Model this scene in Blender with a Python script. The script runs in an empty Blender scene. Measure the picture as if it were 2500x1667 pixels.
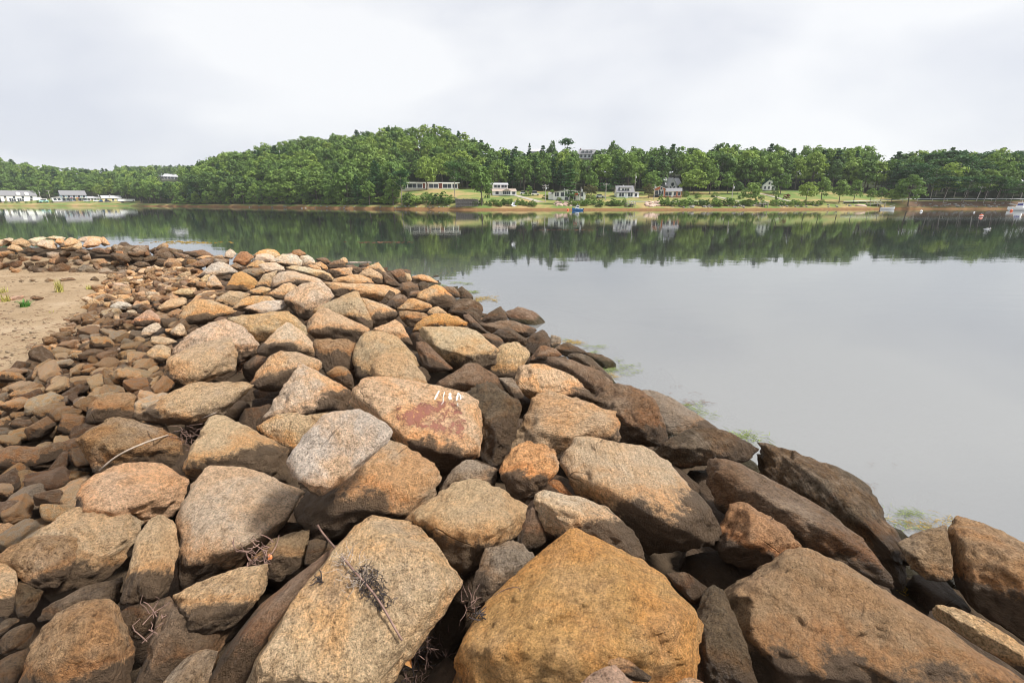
import bpy, bmesh, math, random
import numpy as np
from mathutils import Vector, Matrix
from mathutils.bvhtree import BVHTree

R_ = math.radians
SC = bpy.context.scene
COL = SC.collection
random.seed(7)
RNG = np.random.default_rng(7)

# ------------------------------------------------------------------ camera
CAMZ = 2.8
PITCH = R_(17.04)
FPX, CX, CY = 16.0 / 36.0 * 2500.0, 1250.0, 833.5
cam_data = bpy.data.cameras.new("camera")
cam_data.lens = 16.0
cam_data.sensor_width = 36.0
cam_data.clip_start = 0.05
cam_data.clip_end = 5000.0
cam = bpy.data.objects.new("camera", cam_data)
COL.objects.link(cam)
cam.location = (0, 0, CAMZ)
cam.rotation_euler = (math.pi / 2 - PITCH, 0, 0)
SC.camera = cam

# ------------------------------------------------------------------ sky, sun, exposure
SUN_EL, SUN_AZ = R_(54), R_(94)          # azimuth to the right of the view direction
world = bpy.data.worlds.new("World")
SC.world = world
world.use_nodes = True
wn, wl = world.node_tree.nodes, world.node_tree.links
wn.clear()
w_out = wn.new("ShaderNodeOutputWorld")
w_bg = wn.new("ShaderNodeBackground")
w_bg.inputs["Strength"].default_value = 0.1
w_sky = wn.new("ShaderNodeTexSky")
w_sky.sky_type = 'NISHITA'
w_sky.sun_disc = False
w_sky.sun_elevation = SUN_EL
w_sky.sun_rotation = SUN_AZ
w_tc = wn.new("ShaderNodeTexCoord")
w_map = wn.new("ShaderNodeMapping")
w_map.inputs["Scale"].default_value = (1.0, 1.0, 2.6)
w_map.inputs["Location"].default_value = (0.35, 1.15, 0.2)
w_n1 = wn.new("ShaderNodeTexNoise")
w_n1.inputs["Scale"].default_value = 1.7
w_n1.inputs["Detail"].default_value = 5.0
w_n1.inputs["Roughness"].default_value = 0.45
w_n1.inputs["Distortion"].default_value = 0.3
w_rmp = wn.new("ShaderNodeValToRGB")
w_rmp.color_ramp.elements[0].position = 0.38
w_rmp.color_ramp.elements[0].color = (5.2, 5.38, 5.9, 1)
w_rmp.color_ramp.elements[1].position = 0.60
w_rmp.color_ramp.elements[1].color = (7.0, 7.05, 7.15, 1)
w_mix = wn.new("ShaderNodeMix")
w_mix.data_type = 'RGBA'
w_mix.inputs[0].default_value = 0.93
wl.new(w_tc.outputs["Generated"], w_map.inputs["Vector"])
wl.new(w_map.outputs["Vector"], w_n1.inputs["Vector"])
wl.new(w_n1.outputs["Fac"], w_rmp.inputs["Fac"])
wl.new(w_sky.outputs["Color"], w_mix.inputs[6])
wl.new(w_rmp.outputs["Color"], w_mix.inputs[7])
wl.new(w_mix.outputs[2], w_bg.inputs["Color"])
wl.new(w_bg.outputs["Background"], w_out.inputs["Surface"])

sun_data = bpy.data.lights.new("sun", 'SUN')
sun_data.energy = 4.6
sun_data.angle = R_(11)
sun_data.color = (1.0, 0.955, 0.89)
sun = bpy.data.objects.new("sun", sun_data)
COL.objects.link(sun)
TO_SUN = Vector((math.sin(SUN_AZ) * math.cos(SUN_EL), math.cos(SUN_AZ) * math.cos(SUN_EL), math.sin(SUN_EL)))
sun.rotation_euler = TO_SUN.to_track_quat('Z', 'Y').to_euler()
sun.location = (20, 20, 40)

SC.view_settings.view_transform = 'Standard'
SC.view_settings.look = 'None'
SC.view_settings.exposure = 0.52
SC.view_settings.gamma = 1.0
SC.view_settings.use_curve_mapping = False
SC.render.engine = 'CYCLES'
SC.cycles.use_denoising = True
SC.cycles.filter_width = 1.0
SC.cycles.max_bounces = 6
SC.cycles.diffuse_bounces = 3
SC.cycles.transparent_max_bounces = 8

# ------------------------------------------------------------------ helpers
def tag(o, label=None, cat=None, group=None, kind=None):
    if label: o["label"] = label
    if cat: o["category"] = cat
    if group: o["group"] = group
    if kind: o["kind"] = kind
    return o

def empty(name, loc=(0, 0, 0), rz=0.0):
    o = bpy.data.objects.new(name, None)
    o.empty_display_size = 0.2
    COL.objects.link(o)
    o.location = loc
    o.rotation_euler = (0, 0, rz)
    return o

def mesh_np(name, verts, faces, smooth=False):
    """verts (n,3), faces (m,k) arrays with k fixed."""
    verts = np.asarray(verts, np.float32)
    faces = np.asarray(faces, np.int32)
    me = bpy.data.meshes.new(name)
    m, k = faces.shape
    me.vertices.add(len(verts))
    me.vertices.foreach_set("co", verts.ravel())
    me.loops.add(m * k)
    me.loops.foreach_set("vertex_index", faces.ravel())
    me.polygons.add(m)
    me.polygons.foreach_set("loop_start", np.arange(0, m * k, k, dtype=np.int32))
    me.polygons.foreach_set("use_smooth", np.full(m, smooth, dtype=bool))
    me.update(calc_edges=True)
    return me

def link(name, me, mat=None, parent=None, loc=None):
    o = bpy.data.objects.new(name, me)
    COL.objects.link(o)
    if mat is not None and len(me.materials) == 0:
        me.materials.append(mat)
    if parent is not None:
        o.parent = parent
    if loc is not None:
        o.location = loc
    return o

class MB:
    """collects boxes, prisms and tubes into one mesh"""
    def __init__(self):
        self.v, self.f = [], []
    def add(self, vs, fs):
        n = len(self.v)
        self.v += [tuple(p) for p in vs]
        self.f += [tuple(i + n for i in f) for f in fs]
        return self
    def box(self, x0, x1, y0, y1, z0, z1):
        vs = [(x0, y0, z0), (x1, y0, z0), (x1, y1, z0), (x0, y1, z0), (x0, y0, z1), (x1, y0, z1), (x1, y1, z1), (x0, y1, z1)]
        return self.add(vs, [(0, 3, 2, 1), (4, 5, 6, 7), (0, 1, 5, 4), (1, 2, 6, 5), (2, 3, 7, 6), (3, 0, 4, 7)])
    def prism(self, poly, axis, a0, a1):
        """extrude a 2-d polygon along axis 'x' or 'y' (poly is (other, z))"""
        n = len(poly)
        if axis == 'x':
            vs = [(a0, p, q) for p, q in poly] + [(a1, p, q) for p, q in poly]
        elif axis == 'y':
            vs = [(p, a0, q) for p, q in poly] + [(p, a1, q) for p, q in poly]
        else:
            vs = [(p, q, a0) for p, q in poly] + [(p, q, a1) for p, q in poly]
        fs = [tuple(range(n))[::-1], tuple(range(n, 2 * n))]
        fs += [(i, (i + 1) % n, n + (i + 1) % n, n + i) for i in range(n)]
        return self.add(vs, fs)
    def tube(self, pts, rads, seg=6, cap=True):
        pts = [Vector(p) for p in pts]
        if not hasattr(rads, '__len__'):
            rads = [rads] * len(pts)
        vs, fs = [], []
        for i, p in enumerate(pts):
            d = (pts[min(i + 1, len(pts) - 1)] - pts[max(i - 1, 0)])
            d = d.normalized() if d.length > 1e-9 else Vector((0, 0, 1))
            a = d.cross(Vector((0, 0, 1)) if abs(d.z) < 0.9 else Vector((1, 0, 0))).normalized()
            b = d.cross(a)
            for k in range(seg):
                t = 2 * math.pi * k / seg
                vs.append(p + (a * math.cos(t) + b * math.sin(t)) * rads[i])
        for i in range(len(pts) - 1):
            for k in range(seg):
                fs.append((i * seg + k, i * seg + (k + 1) % seg, (i + 1) * seg + (k + 1) % seg, (i + 1) * seg + k))
        if cap:
            fs.append(tuple(range(seg))[::-1])
            fs.append(tuple((len(pts) - 1) * seg + k for k in range(seg)))
        return self.add(vs, fs)
    def build(self, name, mat, parent=None, smooth=False):
        me = bpy.data.meshes.new(name)
        me.from_pydata(self.v, [], self.f)
        if smooth:
            me.polygons.foreach_set("use_smooth", [True] * len(me.polygons))
        me.update()
        return link(name, me, mat, parent)

SP, CP = math.sin(PITCH), math.cos(PITCH)
def ray(px, py):
    xc, yc = (px - CX) / FPX, (py - CY) / FPX
    return np.array((xc, CP - yc * SP, -(SP + yc * CP)))
EYE = np.array((0.0, 0.0, CAMZ))
def project(P):
    d = np.asarray(P, float) - EYE
    zc = d[..., 1] * CP - d[..., 2] * SP
    yc = (-d[..., 1] * SP - d[..., 2] * CP) / zc
    return CX + FPX * d[..., 0] / zc, CY + FPX * yc, zc

# vectorised value noise
def _hash(ix, iy, iz, seed):
    h = (ix * 374761393 + iy * 668265263 + iz * 1274126177 + seed * 974634777) & 0xFFFFFFFF
    h = ((h ^ (h >> 13)) * 1274126177) & 0xFFFFFFFF
    h = (h ^ (h >> 16)) & 0xFFFFFFFF
    return (h % 100003) / 100003.0
def vnoise(P, seed=0):
    P = np.asarray(P, float)
    I = np.floor(P).astype(np.int64)
    F = P - I
    U = F * F * (3 - 2 * F)
    out = 0
    for dx in (0, 1):
        wx = U[:, 0] if dx else 1 - U[:, 0]
        for dy in (0, 1):
            wy = U[:, 1] if dy else 1 - U[:, 1]
            for dz in (0, 1):
                wz = U[:, 2] if dz else 1 - U[:, 2]
                out = out + wx * wy * wz * _hash(I[:, 0] + dx, I[:, 1] + dy, I[:, 2] + dz, seed)
    return out * 2 - 1
def fbm(P, oct=3, seed=0):
    s, a = 0, 1.0
    for k in range(oct):
        s = s + a * vnoise(P * (2.03 ** k) + 17.3 * k, seed + k)
        a *= 0.5
    return s

def facets(P, seed=0):
    """broken faces: cells of space, each with its own tilt; neighbouring cells meet in ledges"""
    P = np.asarray(P, float)
    I = np.floor(P).astype(np.int64)
    best = np.full(len(P), 1e9)
    val = np.zeros(len(P))
    for dx in (-1, 0, 1):
        for dy in (-1, 0, 1):
            for dz in (-1, 0, 1):
                a, b_, c_ = I[:, 0] + dx, I[:, 1] + dy, I[:, 2] + dz
                C = np.stack([a + _hash(a, b_, c_, seed), b_ + _hash(a, b_, c_, seed + 1), c_ + _hash(a, b_, c_, seed + 2)], 1)
                D = P - C
                d2 = (D * D).sum(1)
                T = np.stack([_hash(a, b_, c_, seed + 3), _hash(a, b_, c_, seed + 4), _hash(a, b_, c_, seed + 5)], 1) * 2 - 1
                m_ = d2 < best
                best = np.where(m_, d2, best)
                val = np.where(m_, (D * T).sum(1) + 0.35 * (T[:, 0] - T[:, 1]), val)
    return val

# ------------------------------------------------------------------ materials
def new_mat(name):
    m = bpy.data.materials.new(name)
    m.use_nodes = True
    n, l = m.node_tree.nodes, m.node_tree.links
    bsdf = n["Principled BSDF"]
    return m, n, l, bsdf
def N(n, typ, **kw):
    x = n.new("ShaderNode" + typ)
    for k, v in kw.items():
        if hasattr(x, k):
            setattr(x, k, v)
        else:
            x.inputs[k.replace('_', ' ')].default_value = v
    return x
def ramp(n, stops):
    r = n.new("ShaderNodeValToRGB")
    e = r.color_ramp.elements
    while len(e) < len(stops):
        e.new(0.5)
    for el, (p, c) in zip(e, stops):
        el.position = p
        el.color = c if len(c) == 4 else (*c, 1)
    return r
def mixc(n, l, fac, a, b, mode='MIX'):
    x = n.new("ShaderNodeMix")
    x.data_type = 'RGBA'
    x.blend_type = mode
    for sock, val in ((x.inputs[0], fac), (x.inputs[6], a), (x.inputs[7], b)):
        if hasattr(val, 'links'):
            l.new(val, sock)
        elif isinstance(val, (tuple, list)):
            sock.default_value = val if len(val) == 4 else (*val, 1)
        else:
            sock.default_value = val
    return x.outputs[2]
def mth(n, l, op, a, b=None, clamp=False):
    x = n.new("ShaderNodeMath")
    x.operation = op
    x.use_clamp = clamp
    for s, v in zip(x.inputs, (a, b)):
        if v is None: continue
        if hasattr(v, 'links'): l.new(v, s)
        else: s.default_value = v
    return x.outputs[0]

def simple_mat(name, col, rough=0.7, var=0.12, scale=3.0, bump=0.0, bscale=20.0, spec=0.3):
    m, n, l, b = new_mat(name)
    tc = N(n, "TexCoord")
    no = N(n, "TexNoise", Scale=scale, Detail=5.0, Roughness=0.6)
    l.new(tc.outputs["Object"], no.inputs["Vector"])
    r = ramp(n, [(0.3, tuple(c * (1 - var) for c in col)), (0.7, tuple(min(1, c * (1 + var)) for c in col))])
    l.new(no.outputs["Fac"], r.inputs["Fac"])
    l.new(r.outputs["Color"], b.inputs["Base Color"])
    b.inputs["Roughness"].default_value = rough
    b.inputs["Specular IOR Level"].default_value = spec
    if bump:
        n2 = N(n, "TexNoise", Scale=bscale, Detail=4.0)
        l.new(tc.outputs["Object"], n2.inputs["Vector"])
        bp = N(n, "Bump", Strength=bump, Distance=0.02)
        l.new(n2.outputs["Fac"], bp.inputs["Height"])
        l.new(bp.outputs["Normal"], b.inputs["Normal"])
    return m

def rock_mat(name, wet=False, joined=False):
    """granite: the object's own colour is its base tone, its alpha the share of brown crust"""
    m, n, l, b = new_mat(name)
    tc = N(n, "TexCoord")
    oi = N(n, "ObjectInfo")
    off = N(n, "VectorMath", operation='ADD')
    sc = N(n, "VectorMath", operation='SCALE')
    cmb = N(n, "CombineXYZ")
    for k in range(3):
        l.new(oi.outputs["Random"], cmb.inputs[k])
    l.new(cmb.outputs[0], sc.inputs[0])
    sc.inputs["Scale"].default_value = 37.0
    l.new(tc.outputs["Object"], off.inputs[0])
    l.new(sc.outputs[0], off.inputs[1])
    V = off.outputs[0]
    def noise(scale, detail=4.0, rough=0.6, dist=0.0):
        x = N(n, "TexNoise", Scale=scale, Detail=detail, Roughness=rough, Distortion=dist)
        l.new(V, x.inputs["Vector"])
        return x.outputs["Fac"]
    base = oi.outputs["Color"]
    if joined:                      # many stones in one mesh: each carries its tone
        base = N(n, "Attribute", attribute_name="tone").outputs["Color"]
    # broad weathering: ochre and grey fields
    p1 = ramp(n, [(0.44, (0, 0, 0)), (0.58, (1, 1, 1))])
    l.new(noise(2.6, 5, 0.62, 0.4), p1.inputs["Fac"])
    ochre = mixc(n, l, 1.0, base, (1.16, 0.88, 0.58), 'MULTIPLY')
    rnd = oi.outputs["Random"]
    r2_ = mth(n, l, 'FRACT', mth(n, l, 'MULTIPLY', rnd, 7.31))
    r3_ = mth(n, l, 'FRACT', mth(n, l, 'MULTIPLY', rnd, 13.77))
    # foliation: each stone has its own bedding direction
    rot = N(n, "VectorRotate", rotation_type='EULER_XYZ')
    rv = N(n, "CombineXYZ")
    for k_, q_ in enumerate((rnd, r2_, r3_)):
        l.new(mth(n, l, 'MULTIPLY', q_, 6.28), rv.inputs[k_])
    l.new(V, rot.inputs["Vector"])
    l.new(rv.outputs[0], rot.inputs["Rotation"])
    st = N(n, "Mapping")
    st.inputs["Scale"].default_value = (1.0, 1.0, 7.0)
    l.new(rot.outputs[0], st.inputs["Vector"])
    band = N(n, "TexNoise", Scale=4.5, Detail=7.0, Roughness=0.72)
    l.new(st.outputs[0], band.inputs["Vector"])
    c = mixc(n, l, mth(n, l, 'MULTIPLY', p1.outputs["Color"], mth(n, l, 'ADD', 0.25, mth(n, l, 'MULTIPLY', r2_, 0.7))), base, ochre)
    bnd = ramp(n, [(0.34, (0.70, 0.66, 0.62)), (0.5, (1, 1, 1)), (0.66, (1.18, 1.17, 1.17))])
    l.new(band.outputs["Fac"], bnd.inputs["Fac"])
    c = mixc(n, l, mth(n, l, 'ADD', 0.25, mth(n, l, 'MULTIPLY', r3_, 0.75)), c, mixc(n, l, 1.0, c, bnd.outputs["Color"], 'MULTIPLY'))
    p2 = ramp(n, [(0.48, (0, 0, 0)), (0.66, (1, 1, 1))])
    l.new(noise(3.7, 6, 0.66, 0.2), p2.inputs["Fac"])
    grey = mixc(n, l, 0.6, base, (0.58, 0.455, 0.345))
    c = mixc(n, l, mth(n, l, 'MULTIPLY', p2.outputs["Color"], mth(n, l, 'ADD', 0.1, mth(n, l, 'MULTIPLY', r3_, 0.75))), c, grey)
    # rust blooms
    p3 = ramp(n, [(0.64, (0, 0, 0)), (0.74, (1, 1, 1))])
    l.new(noise(4.5, 6, 0.7, 0.6), p3.inputs["Fac"])
    c = mixc(n, l, mth(n, l, 'MULTIPLY', p3.outputs["Color"], mth(n, l, 'MULTIPLY', r2_, 0.6)), c, (0.36, 0.165, 0.06))
    # grains: feldspar light, mica dark
    g1 = ramp(n, [(0.34, (0.38, 0.35, 0.31)), (0.45, (0.90, 0.90, 0.90)), (0.58, (1.08, 1.08, 1.08)), (0.72, (1.5, 1.48, 1.42))])
    l.new(noise(95.0, 3, 0.75), g1.inputs["Fac"])
    c = mixc(n, l, mth(n, l, 'ADD', 0.45, mth(n, l, 'MULTIPLY', r3_, 0.55)), c, mixc(n, l, 1.0, c, g1.outputs["Color"], 'MULTIPLY'))
    g2 = ramp(n, [(0.34, (0.42, 0.37, 0.30)), (0.47, (0.92, 0.90, 0.86)), (0.66, (1.26, 1.25, 1.2))])
    l.new(noise(21.0, 6, 0.8), g2.inputs["Fac"])
    c = mixc(n, l, mth(n, l, 'ADD', 0.35, mth(n, l, 'MULTIPLY', rnd, 0.65)), c, mixc(n, l, 1.0, c, g2.outputs["Color"], 'MULTIPLY'))
    g3 = ramp(n, [(0.36, (0.50, 0.46, 0.40)), (0.46, (0.95, 0.94, 0.92)), (0.64, (1.20, 1.19, 1.16))])
    l.new(noise(48.0, 4, 0.8), g3.inputs["Fac"])
    c = mixc(n, l, mth(n, l, 'ADD', 0.4, mth(n, l, 'MULTIPLY', r2_, 0.6)), c, mixc(n, l, 1.0, c, g3.outputs["Color"], 'MULTIPLY'))
    vo = N(n, "TexVoronoi", Scale=70.0)
    l.new(V, vo.inputs["Vector"])
    sp = ramp(n, [(0.12, (1, 1, 1)), (0.22, (0, 0, 0))])
    l.new(vo.outputs["Distance"], sp.inputs["Fac"])
    gate = ramp(n, [(0.48, (0, 0, 0)), (0.6, (1, 1, 1))])
    l.new(noise(9.0, 3), gate.inputs["Fac"])
    c = mixc(n, l, mth(n, l, 'MULTIPLY', sp.outputs["Color"], mth(n, l, 'MULTIPLY', gate.outputs["Color"], 0.7)), c, (0.05, 0.045, 0.04))
    # hairline joints
    wob = N(n, "TexNoise", Scale=3.0, Detail=4.0)
    l.new(V, wob.inputs["Vector"])
    wv = N(n, "VectorMath", operation='MULTIPLY_ADD')
    l.new(wob.outputs["Color"], wv.inputs[0])
    wv.inputs[1].default_value = (0.12, 0.12, 0.12)
    l.new(V, wv.inputs[2])
    jo = N(n, "TexVoronoi", feature='DISTANCE_TO_EDGE', Scale=1.3)
    l.new(wv.outputs[0], jo.inputs["Vector"])
    jm = mth(n, l, 'SUBTRACT', 1.0, mth(n, l, 'MULTIPLY', jo.outputs["Distance"], 150.0), clamp=True)
    jg = mth(n, l, 'MULTIPLY', mth(n, l, 'SUBTRACT', noise(1.9, 2), 0.56), 9.0, clamp=True)
    jm = mth(n, l, 'MULTIPLY', jm, jg)
    c = mixc(n, l, mth(n, l, 'MULTIPLY', jm, 0.6), c, (0.05, 0.036, 0.025))
    # brown algae crust with ragged edge, worn through in places
    ca = N(n, "Attribute", attribute_name="crust")
    zz = mth(n, l, 'MULTIPLY', mth(n, l, 'SUBTRACT', 0.5, ca.outputs["Fac"]), 0.85)
    cr = mth(n, l, 'ADD', mth(n, l, 'ADD', noise(2.1, 7, 0.68, 0.3), zz), mth(n, l, 'MULTIPLY', noise(38.0, 3, 0.7), 0.16))
    thr = mth(n, l, 'SUBTRACT', 1.0, mth(n, l, 'MULTIPLY', oi.outputs["Alpha"], 0.9))
    cm = mth(n, l, 'MULTIPLY', mth(n, l, 'SUBTRACT', cr, thr), 14.0, clamp=True)
    fringe = mth(n, l, 'SUBTRACT', 1.0, mth(n, l, 'MULTIPLY', mth(n, l, 'ABSOLUTE', mth(n, l, 'SUBTRACT', cr, mth(n, l, 'SUBTRACT', thr, 0.02))), 8.0), clamp=True)
    c = mixc(n, l, mth(n, l, 'MULTIPLY', fringe, 0.5), c, mixc(n, l, 1.0, c, (0.98, 0.66, 0.36), 'MULTIPLY'))
    crust = mixc(n, l, noise(13.0, 5, 0.7), (0.048, 0.033, 0.021), (0.185, 0.118, 0.070))
    c = mixc(n, l, mth(n, l, 'MULTIPLY', cm, 0.93), c, crust)
    # wet, weedy band where the cove laps the stone
    gp = N(n, "NewGeometry")
    gs = N(n, "SeparateXYZ")
    l.new(gp.outputs["Position"], gs.inputs[0])
    wet_ = mth(n, l, 'MULTIPLY', mth(n, l, 'SUBTRACT', mth(n, l, 'ADD', 0.07, mth(n, l, 'MULTIPLY', noise(3.0, 5, 0.7), 0.16)), gs.outputs["Z"]), 16.0, clamp=True)
    c = mixc(n, l, mth(n, l, 'MULTIPLY', wet_, 0.85), c, mixc(n, l, noise(17.0, 4), (0.020, 0.018, 0.010), (0.075, 0.062, 0.022)))
    l.new(c, b.inputs["Base Color"])
    rg = mth(n, l, 'SUBTRACT', 0.86 if not wet else 0.62, mth(n, l, 'ADD', mth(n, l, 'MULTIPLY', cm, 0.2), mth(n, l, 'MULTIPLY', wet_, 0.3)))
    l.new(rg, b.inputs["Roughness"])
    b.inputs["Specular IOR Level"].default_value = 0.3
    h = mth(n, l, 'ADD', mth(n, l, 'SUBTRACT', mth(n, l, 'ADD', noise(14.0, 9, 0.72), mth(n, l, 'MULTIPLY', band.outputs["Fac"], 0.6)), mth(n, l, 'MULTIPLY', jm, 0.5)), mth(n, l, 'MULTIPLY', noise(110.0, 3, 0.7), 0.16))
    bp = N(n, "Bump", Strength=1.0, Distance=0.13)
    l.new(h, bp.inputs["Height"])
    l.new(bp.outputs["Normal"], b.inputs["Normal"])
    return m

M_ROCK = rock_mat("granite")
M_WETROCK = rock_mat("wet_granite", wet=True)
M_RUBBLE = rock_mat("rubble_granite", joined=True)

# ------------------------------------------------------------------ near ground: sand, breakwater core, lake bed
def sstep(x):
    x = np.clip(x, 0, 1)
    return x * x * (3 - 2 * x)
_RY, _RX = [-6, 1, 4.3, 8, 12.6, 16.2, 20], [1.8, 0.5, -1.4, -3.6, -6.2, -7.8, -9.5]
_WY, _WX = [-6, 0, 3.4, 5.4, 8.7, 13, 18.3, 22], [10.0, 6.4, 4.2, 2.7, 1.45, -0.6, -2.7, -4]
_SY, _SX = [-6, 3.5, 6.8, 9.1, 12.1, 16, 20], [-6.0, -7.0, -8.1, -9.3, -11.6, -14.3, -16]
def H(x, y):
    x, y = np.asarray(x, float), np.asarray(y, float)
    xr, xw, xs = np.interp(y, _RY, _RX), np.interp(y, _WY, _WX), np.interp(y, _SY, _SX)
    w = (x - xr) / (xw - xr)
    right = np.where(w < 1, 1.15 * (1 - np.clip(w, 0, 1) ** 1.4), -(w - 1) * 1.1)
    v = np.clip((xr - x) / (xr - xs), 0, None)
    left = 1.15 - 0.75 * sstep(v) + 0.02 * np.clip(v - 1, 0, 3)
    h = np.where(x > xr, right, left)
    h = np.where(y > 16.6, np.minimum(h, 1.15 - (y - 16.6) * 0.55), h)
    jh = np.interp(x, [-18, -15.5, -13, -10, -7.5], [1.5, 1.25, 0.65, 0.35, 0.1])
    jet = jh * np.clip(1 - ((y - 18.6) / 2.6) ** 2, -1, 1)
    h = np.maximum(h, np.where(x < -7.5, jet, -9))
    h = np.where((y > 19.5), np.minimum(h, 1.2 - (y - 19.5) * 0.6), h)
    return np.maximum(h, -2.6)
def rocky(x, y):
    """1 where the breakwater's rocks lie, 0 on the open sand"""
    xs = np.interp(y, _SY, _SX)
    a = sstep((x - xs) / 0.8)
    b = sstep((y - 16.9) / 0.6)
    return np.maximum(a, b)
def ground_z(x, y):
    h = H(x, y)
    keep = (np.asarray(x) > -8) & (np.asarray(y) < 15)
    core = np.where(keep & (h > 0.22), np.maximum(h - 0.46, 0.035), h - 0.46)
    return h + (core - h) * rocky(x, y) - 0.4 * sstep((np.asarray(y) - 16.9) / 0.8) * sstep((np.asarray(x) + 14.5) / 3)
def hit_h(px, py, fn=H, t0=0.6, t1=40.0, step=0.04):
    d = ray(px, py)
    t = np.arange(t0, t1, step)
    P = EYE + t[:, None] * d
    below = P[:, 2] < fn(P[:, 0], P[:, 1])
    if not below.any():
        return None, d
    return float(t[np.argmax(below)]), d

m, n, l, b = new_mat("shore_ground")
tc = N(n, "TexCoord")
sx = N(n, "SeparateXYZ")
l.new(tc.outputs["Object"], sx.inputs[0])
n1 = N(n, "TexNoise", Scale=0.9, Detail=6.0, Roughness=0.6)
n2 = N(n, "TexNoise", Scale=55.0, Detail=4.0, Roughness=0.75)
n3 = N(n, "TexNoise", Scale=6.0, Detail=6.0, Roughness=0.7)
for q in (n1, n2, n3):
    l.new(tc.outputs["Object"], q.inputs["Vector"])
r1 = ramp(n, [(0.3, (0.26, 0.185, 0.112)), (0.55, (0.325, 0.24, 0.152)), (0.75, (0.39, 0.30, 0.205))])
l.new(n1.outputs["Fac"], r1.inputs["Fac"])
r2 = ramp(n, [(0.3, (0.62, 0.6, 0.58)), (0.48, (1, 1, 1)), (0.75, (1.15, 1.15, 1.15))])
l.new(n2.outputs["Fac"], r2.inputs["Fac"])
r3 = ramp(n, [(0.32, (0.55, 0.5, 0.45)), (0.42, (0.95, 0.95, 0.95)), (0.7, (1.05, 1.05, 1.05))])
l.new(n3.outputs["Fac"], r3.inputs["Fac"])
sand = mixc(n, l, 1.0, mixc(n, l, 1.0, r1.outputs["Color"], r2.outputs["Color"], 'MULTIPLY'), r3.outputs["Color"], 'MULTIPLY')
at = N(n, "Attribute", attribute_name="rocky")
soil = mixc(n, l, n3.outputs["Fac"], (0.035, 0.026, 0.018), (0.10, 0.07, 0.045))
c = mixc(n, l, at.outputs["Fac"], sand, soil)
# bed of the cove: pale silt, darkened with depth for light lost in water
bedr = N(n, "MapRange")
l.new(sx.outputs["Z"], bedr.inputs["Value"])
bedr.inputs["From Min"].default_value = -2.3
bedr.inputs["From Max"].default_value = -0.1
silt = mixc(n, l, n3.outputs["Fac"], (0.24, 0.235, 0.22), (0.33, 0.31, 0.28))
bedc = mixc(n, l, bedr.outputs["Result"], (0.030, 0.034, 0.032), silt)
isbed = mth(n, l, 'MULTIPLY', mth(n, l, 'SUBTRACT', 0.02, sx.outputs["Z"]), 12.0, clamp=True)
c = mixc(n, l, isbed, c, bedc)
l.new(c, b.inputs["Base Color"])
b.inputs["Roughness"].default_value = 0.95
b.inputs["Specular IOR Level"].default_value = 0.1
hh = mth(n, l, 'ADD', mth(n, l, 'MULTIPLY', n3.outputs["Fac"], 1.0), mth(n, l, 'MULTIPLY', n2.outputs["Fac"], 0.12))
bp = N(n, "Bump", Strength=0.7, Distance=0.10)
l.new(hh, bp.inputs["Height"])
l.new(bp.outputs["Normal"], b.inputs["Normal"])
M_GROUND = m

def grid_mesh(name, xs, ys, zf, mat, attr=None):
    X, Y = np.meshgrid(xs, ys)
    Z = zf(X, Y)
    V = np.stack([X.ravel(), Y.ravel(), Z.ravel()], 1)
    nx, ny = len(xs), len(ys)
    i = np.arange(nx * ny).reshape(ny, nx)
    F = np.stack([i[:-1, :-1].ravel(), i[:-1, 1:].ravel(), i[1:, 1:].ravel(), i[1:, :-1].ravel()], 1)
    me = mesh_np(name, V, F, True)
    if attr:
        a = me.attributes.new(attr[0], 'FLOAT', 'POINT')
        a.data.foreach_set("value", attr[1](X, Y).ravel().astype(np.float32))
    return link(name, me, mat)

def gz(X, Y):
    Z = ground_z(X, Y)
    P = np.stack([X.ravel() * 0.8, Y.ravel() * 0.8, np.zeros(X.size)], 1)
    P2 = np.stack([X.ravel() * 4, Y.ravel() * 4, np.zeros(X.size)], 1)
    return Z + (0.035 * fbm(P, 3, 5) + 0.008 * fbm(P2, 2, 9)).reshape(X.shape)
gx = np.concatenate([np.linspace(-90, -26, 22), np.linspace(-25, 12, 150), np.linspace(13, 90, 22)])
gy = np.concatenate([np.linspace(-40, -5, 10), np.linspace(-4, 24, 120), np.linspace(26, 120, 20)])
ground = grid_mesh("ground", gx, gy, gz, M_GROUND, ("rocky", rocky))
tag(ground, kind="structure")

# ------------------------------------------------------------------ water
m, n, l, b = new_mat("cove_water")
n.remove(b)
out = n["Material Output"]
gl = N(n, "BsdfGlossy")
gl.inputs["Roughness"].default_value = 0.015
gl.inputs["Color"].default_value = (0.95, 0.97, 0.98, 1)
tr = N(n, "BsdfTransparent")
tr.inputs["Color"].default_value = (0.86, 0.90, 0.90, 1)
df = N(n, "BsdfDiffuse")
df.inputs["Color"].default_value = (0.40, 0.405, 0.40, 1)
mx0 = N(n, "MixShader")
wpos = N(n, "NewGeometry")
wsep = N(n, "SeparateXYZ")
l.new(wpos.outputs["Position"], wsep.inputs[0])
wmr = N(n, "MapRange")
l.new(wsep.outputs["Y"], wmr.inputs["Value"])
for k_, v_ in (("From Min", 5.0), ("From Max", 26.0), ("To Min", 0.46), ("To Max", 0.07)):
    wmr.inputs[k_].default_value = v_
l.new(wmr.outputs["Result"], mx0.inputs[0])
mx = N(n, "MixShader")
fr = N(n, "Fresnel")
fr.inputs["IOR"].default_value = 2.0
tc = N(n, "TexCoord")
mp = N(n, "Mapping")
mp.inputs["Scale"].default_value = (0.55, 1.6, 1.0)
mp.inputs["Rotation"].default_value = (0, 0, R_(12))
l.new(tc.outputs["Object"], mp.inputs["Vector"])
w1 = N(n, "TexNoise", Scale=0.8, Detail=3.0, Roughness=0.5)
w2 = N(n, "TexNoise", Scale=5.0, Detail=2.0, Roughness=0.5)
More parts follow.
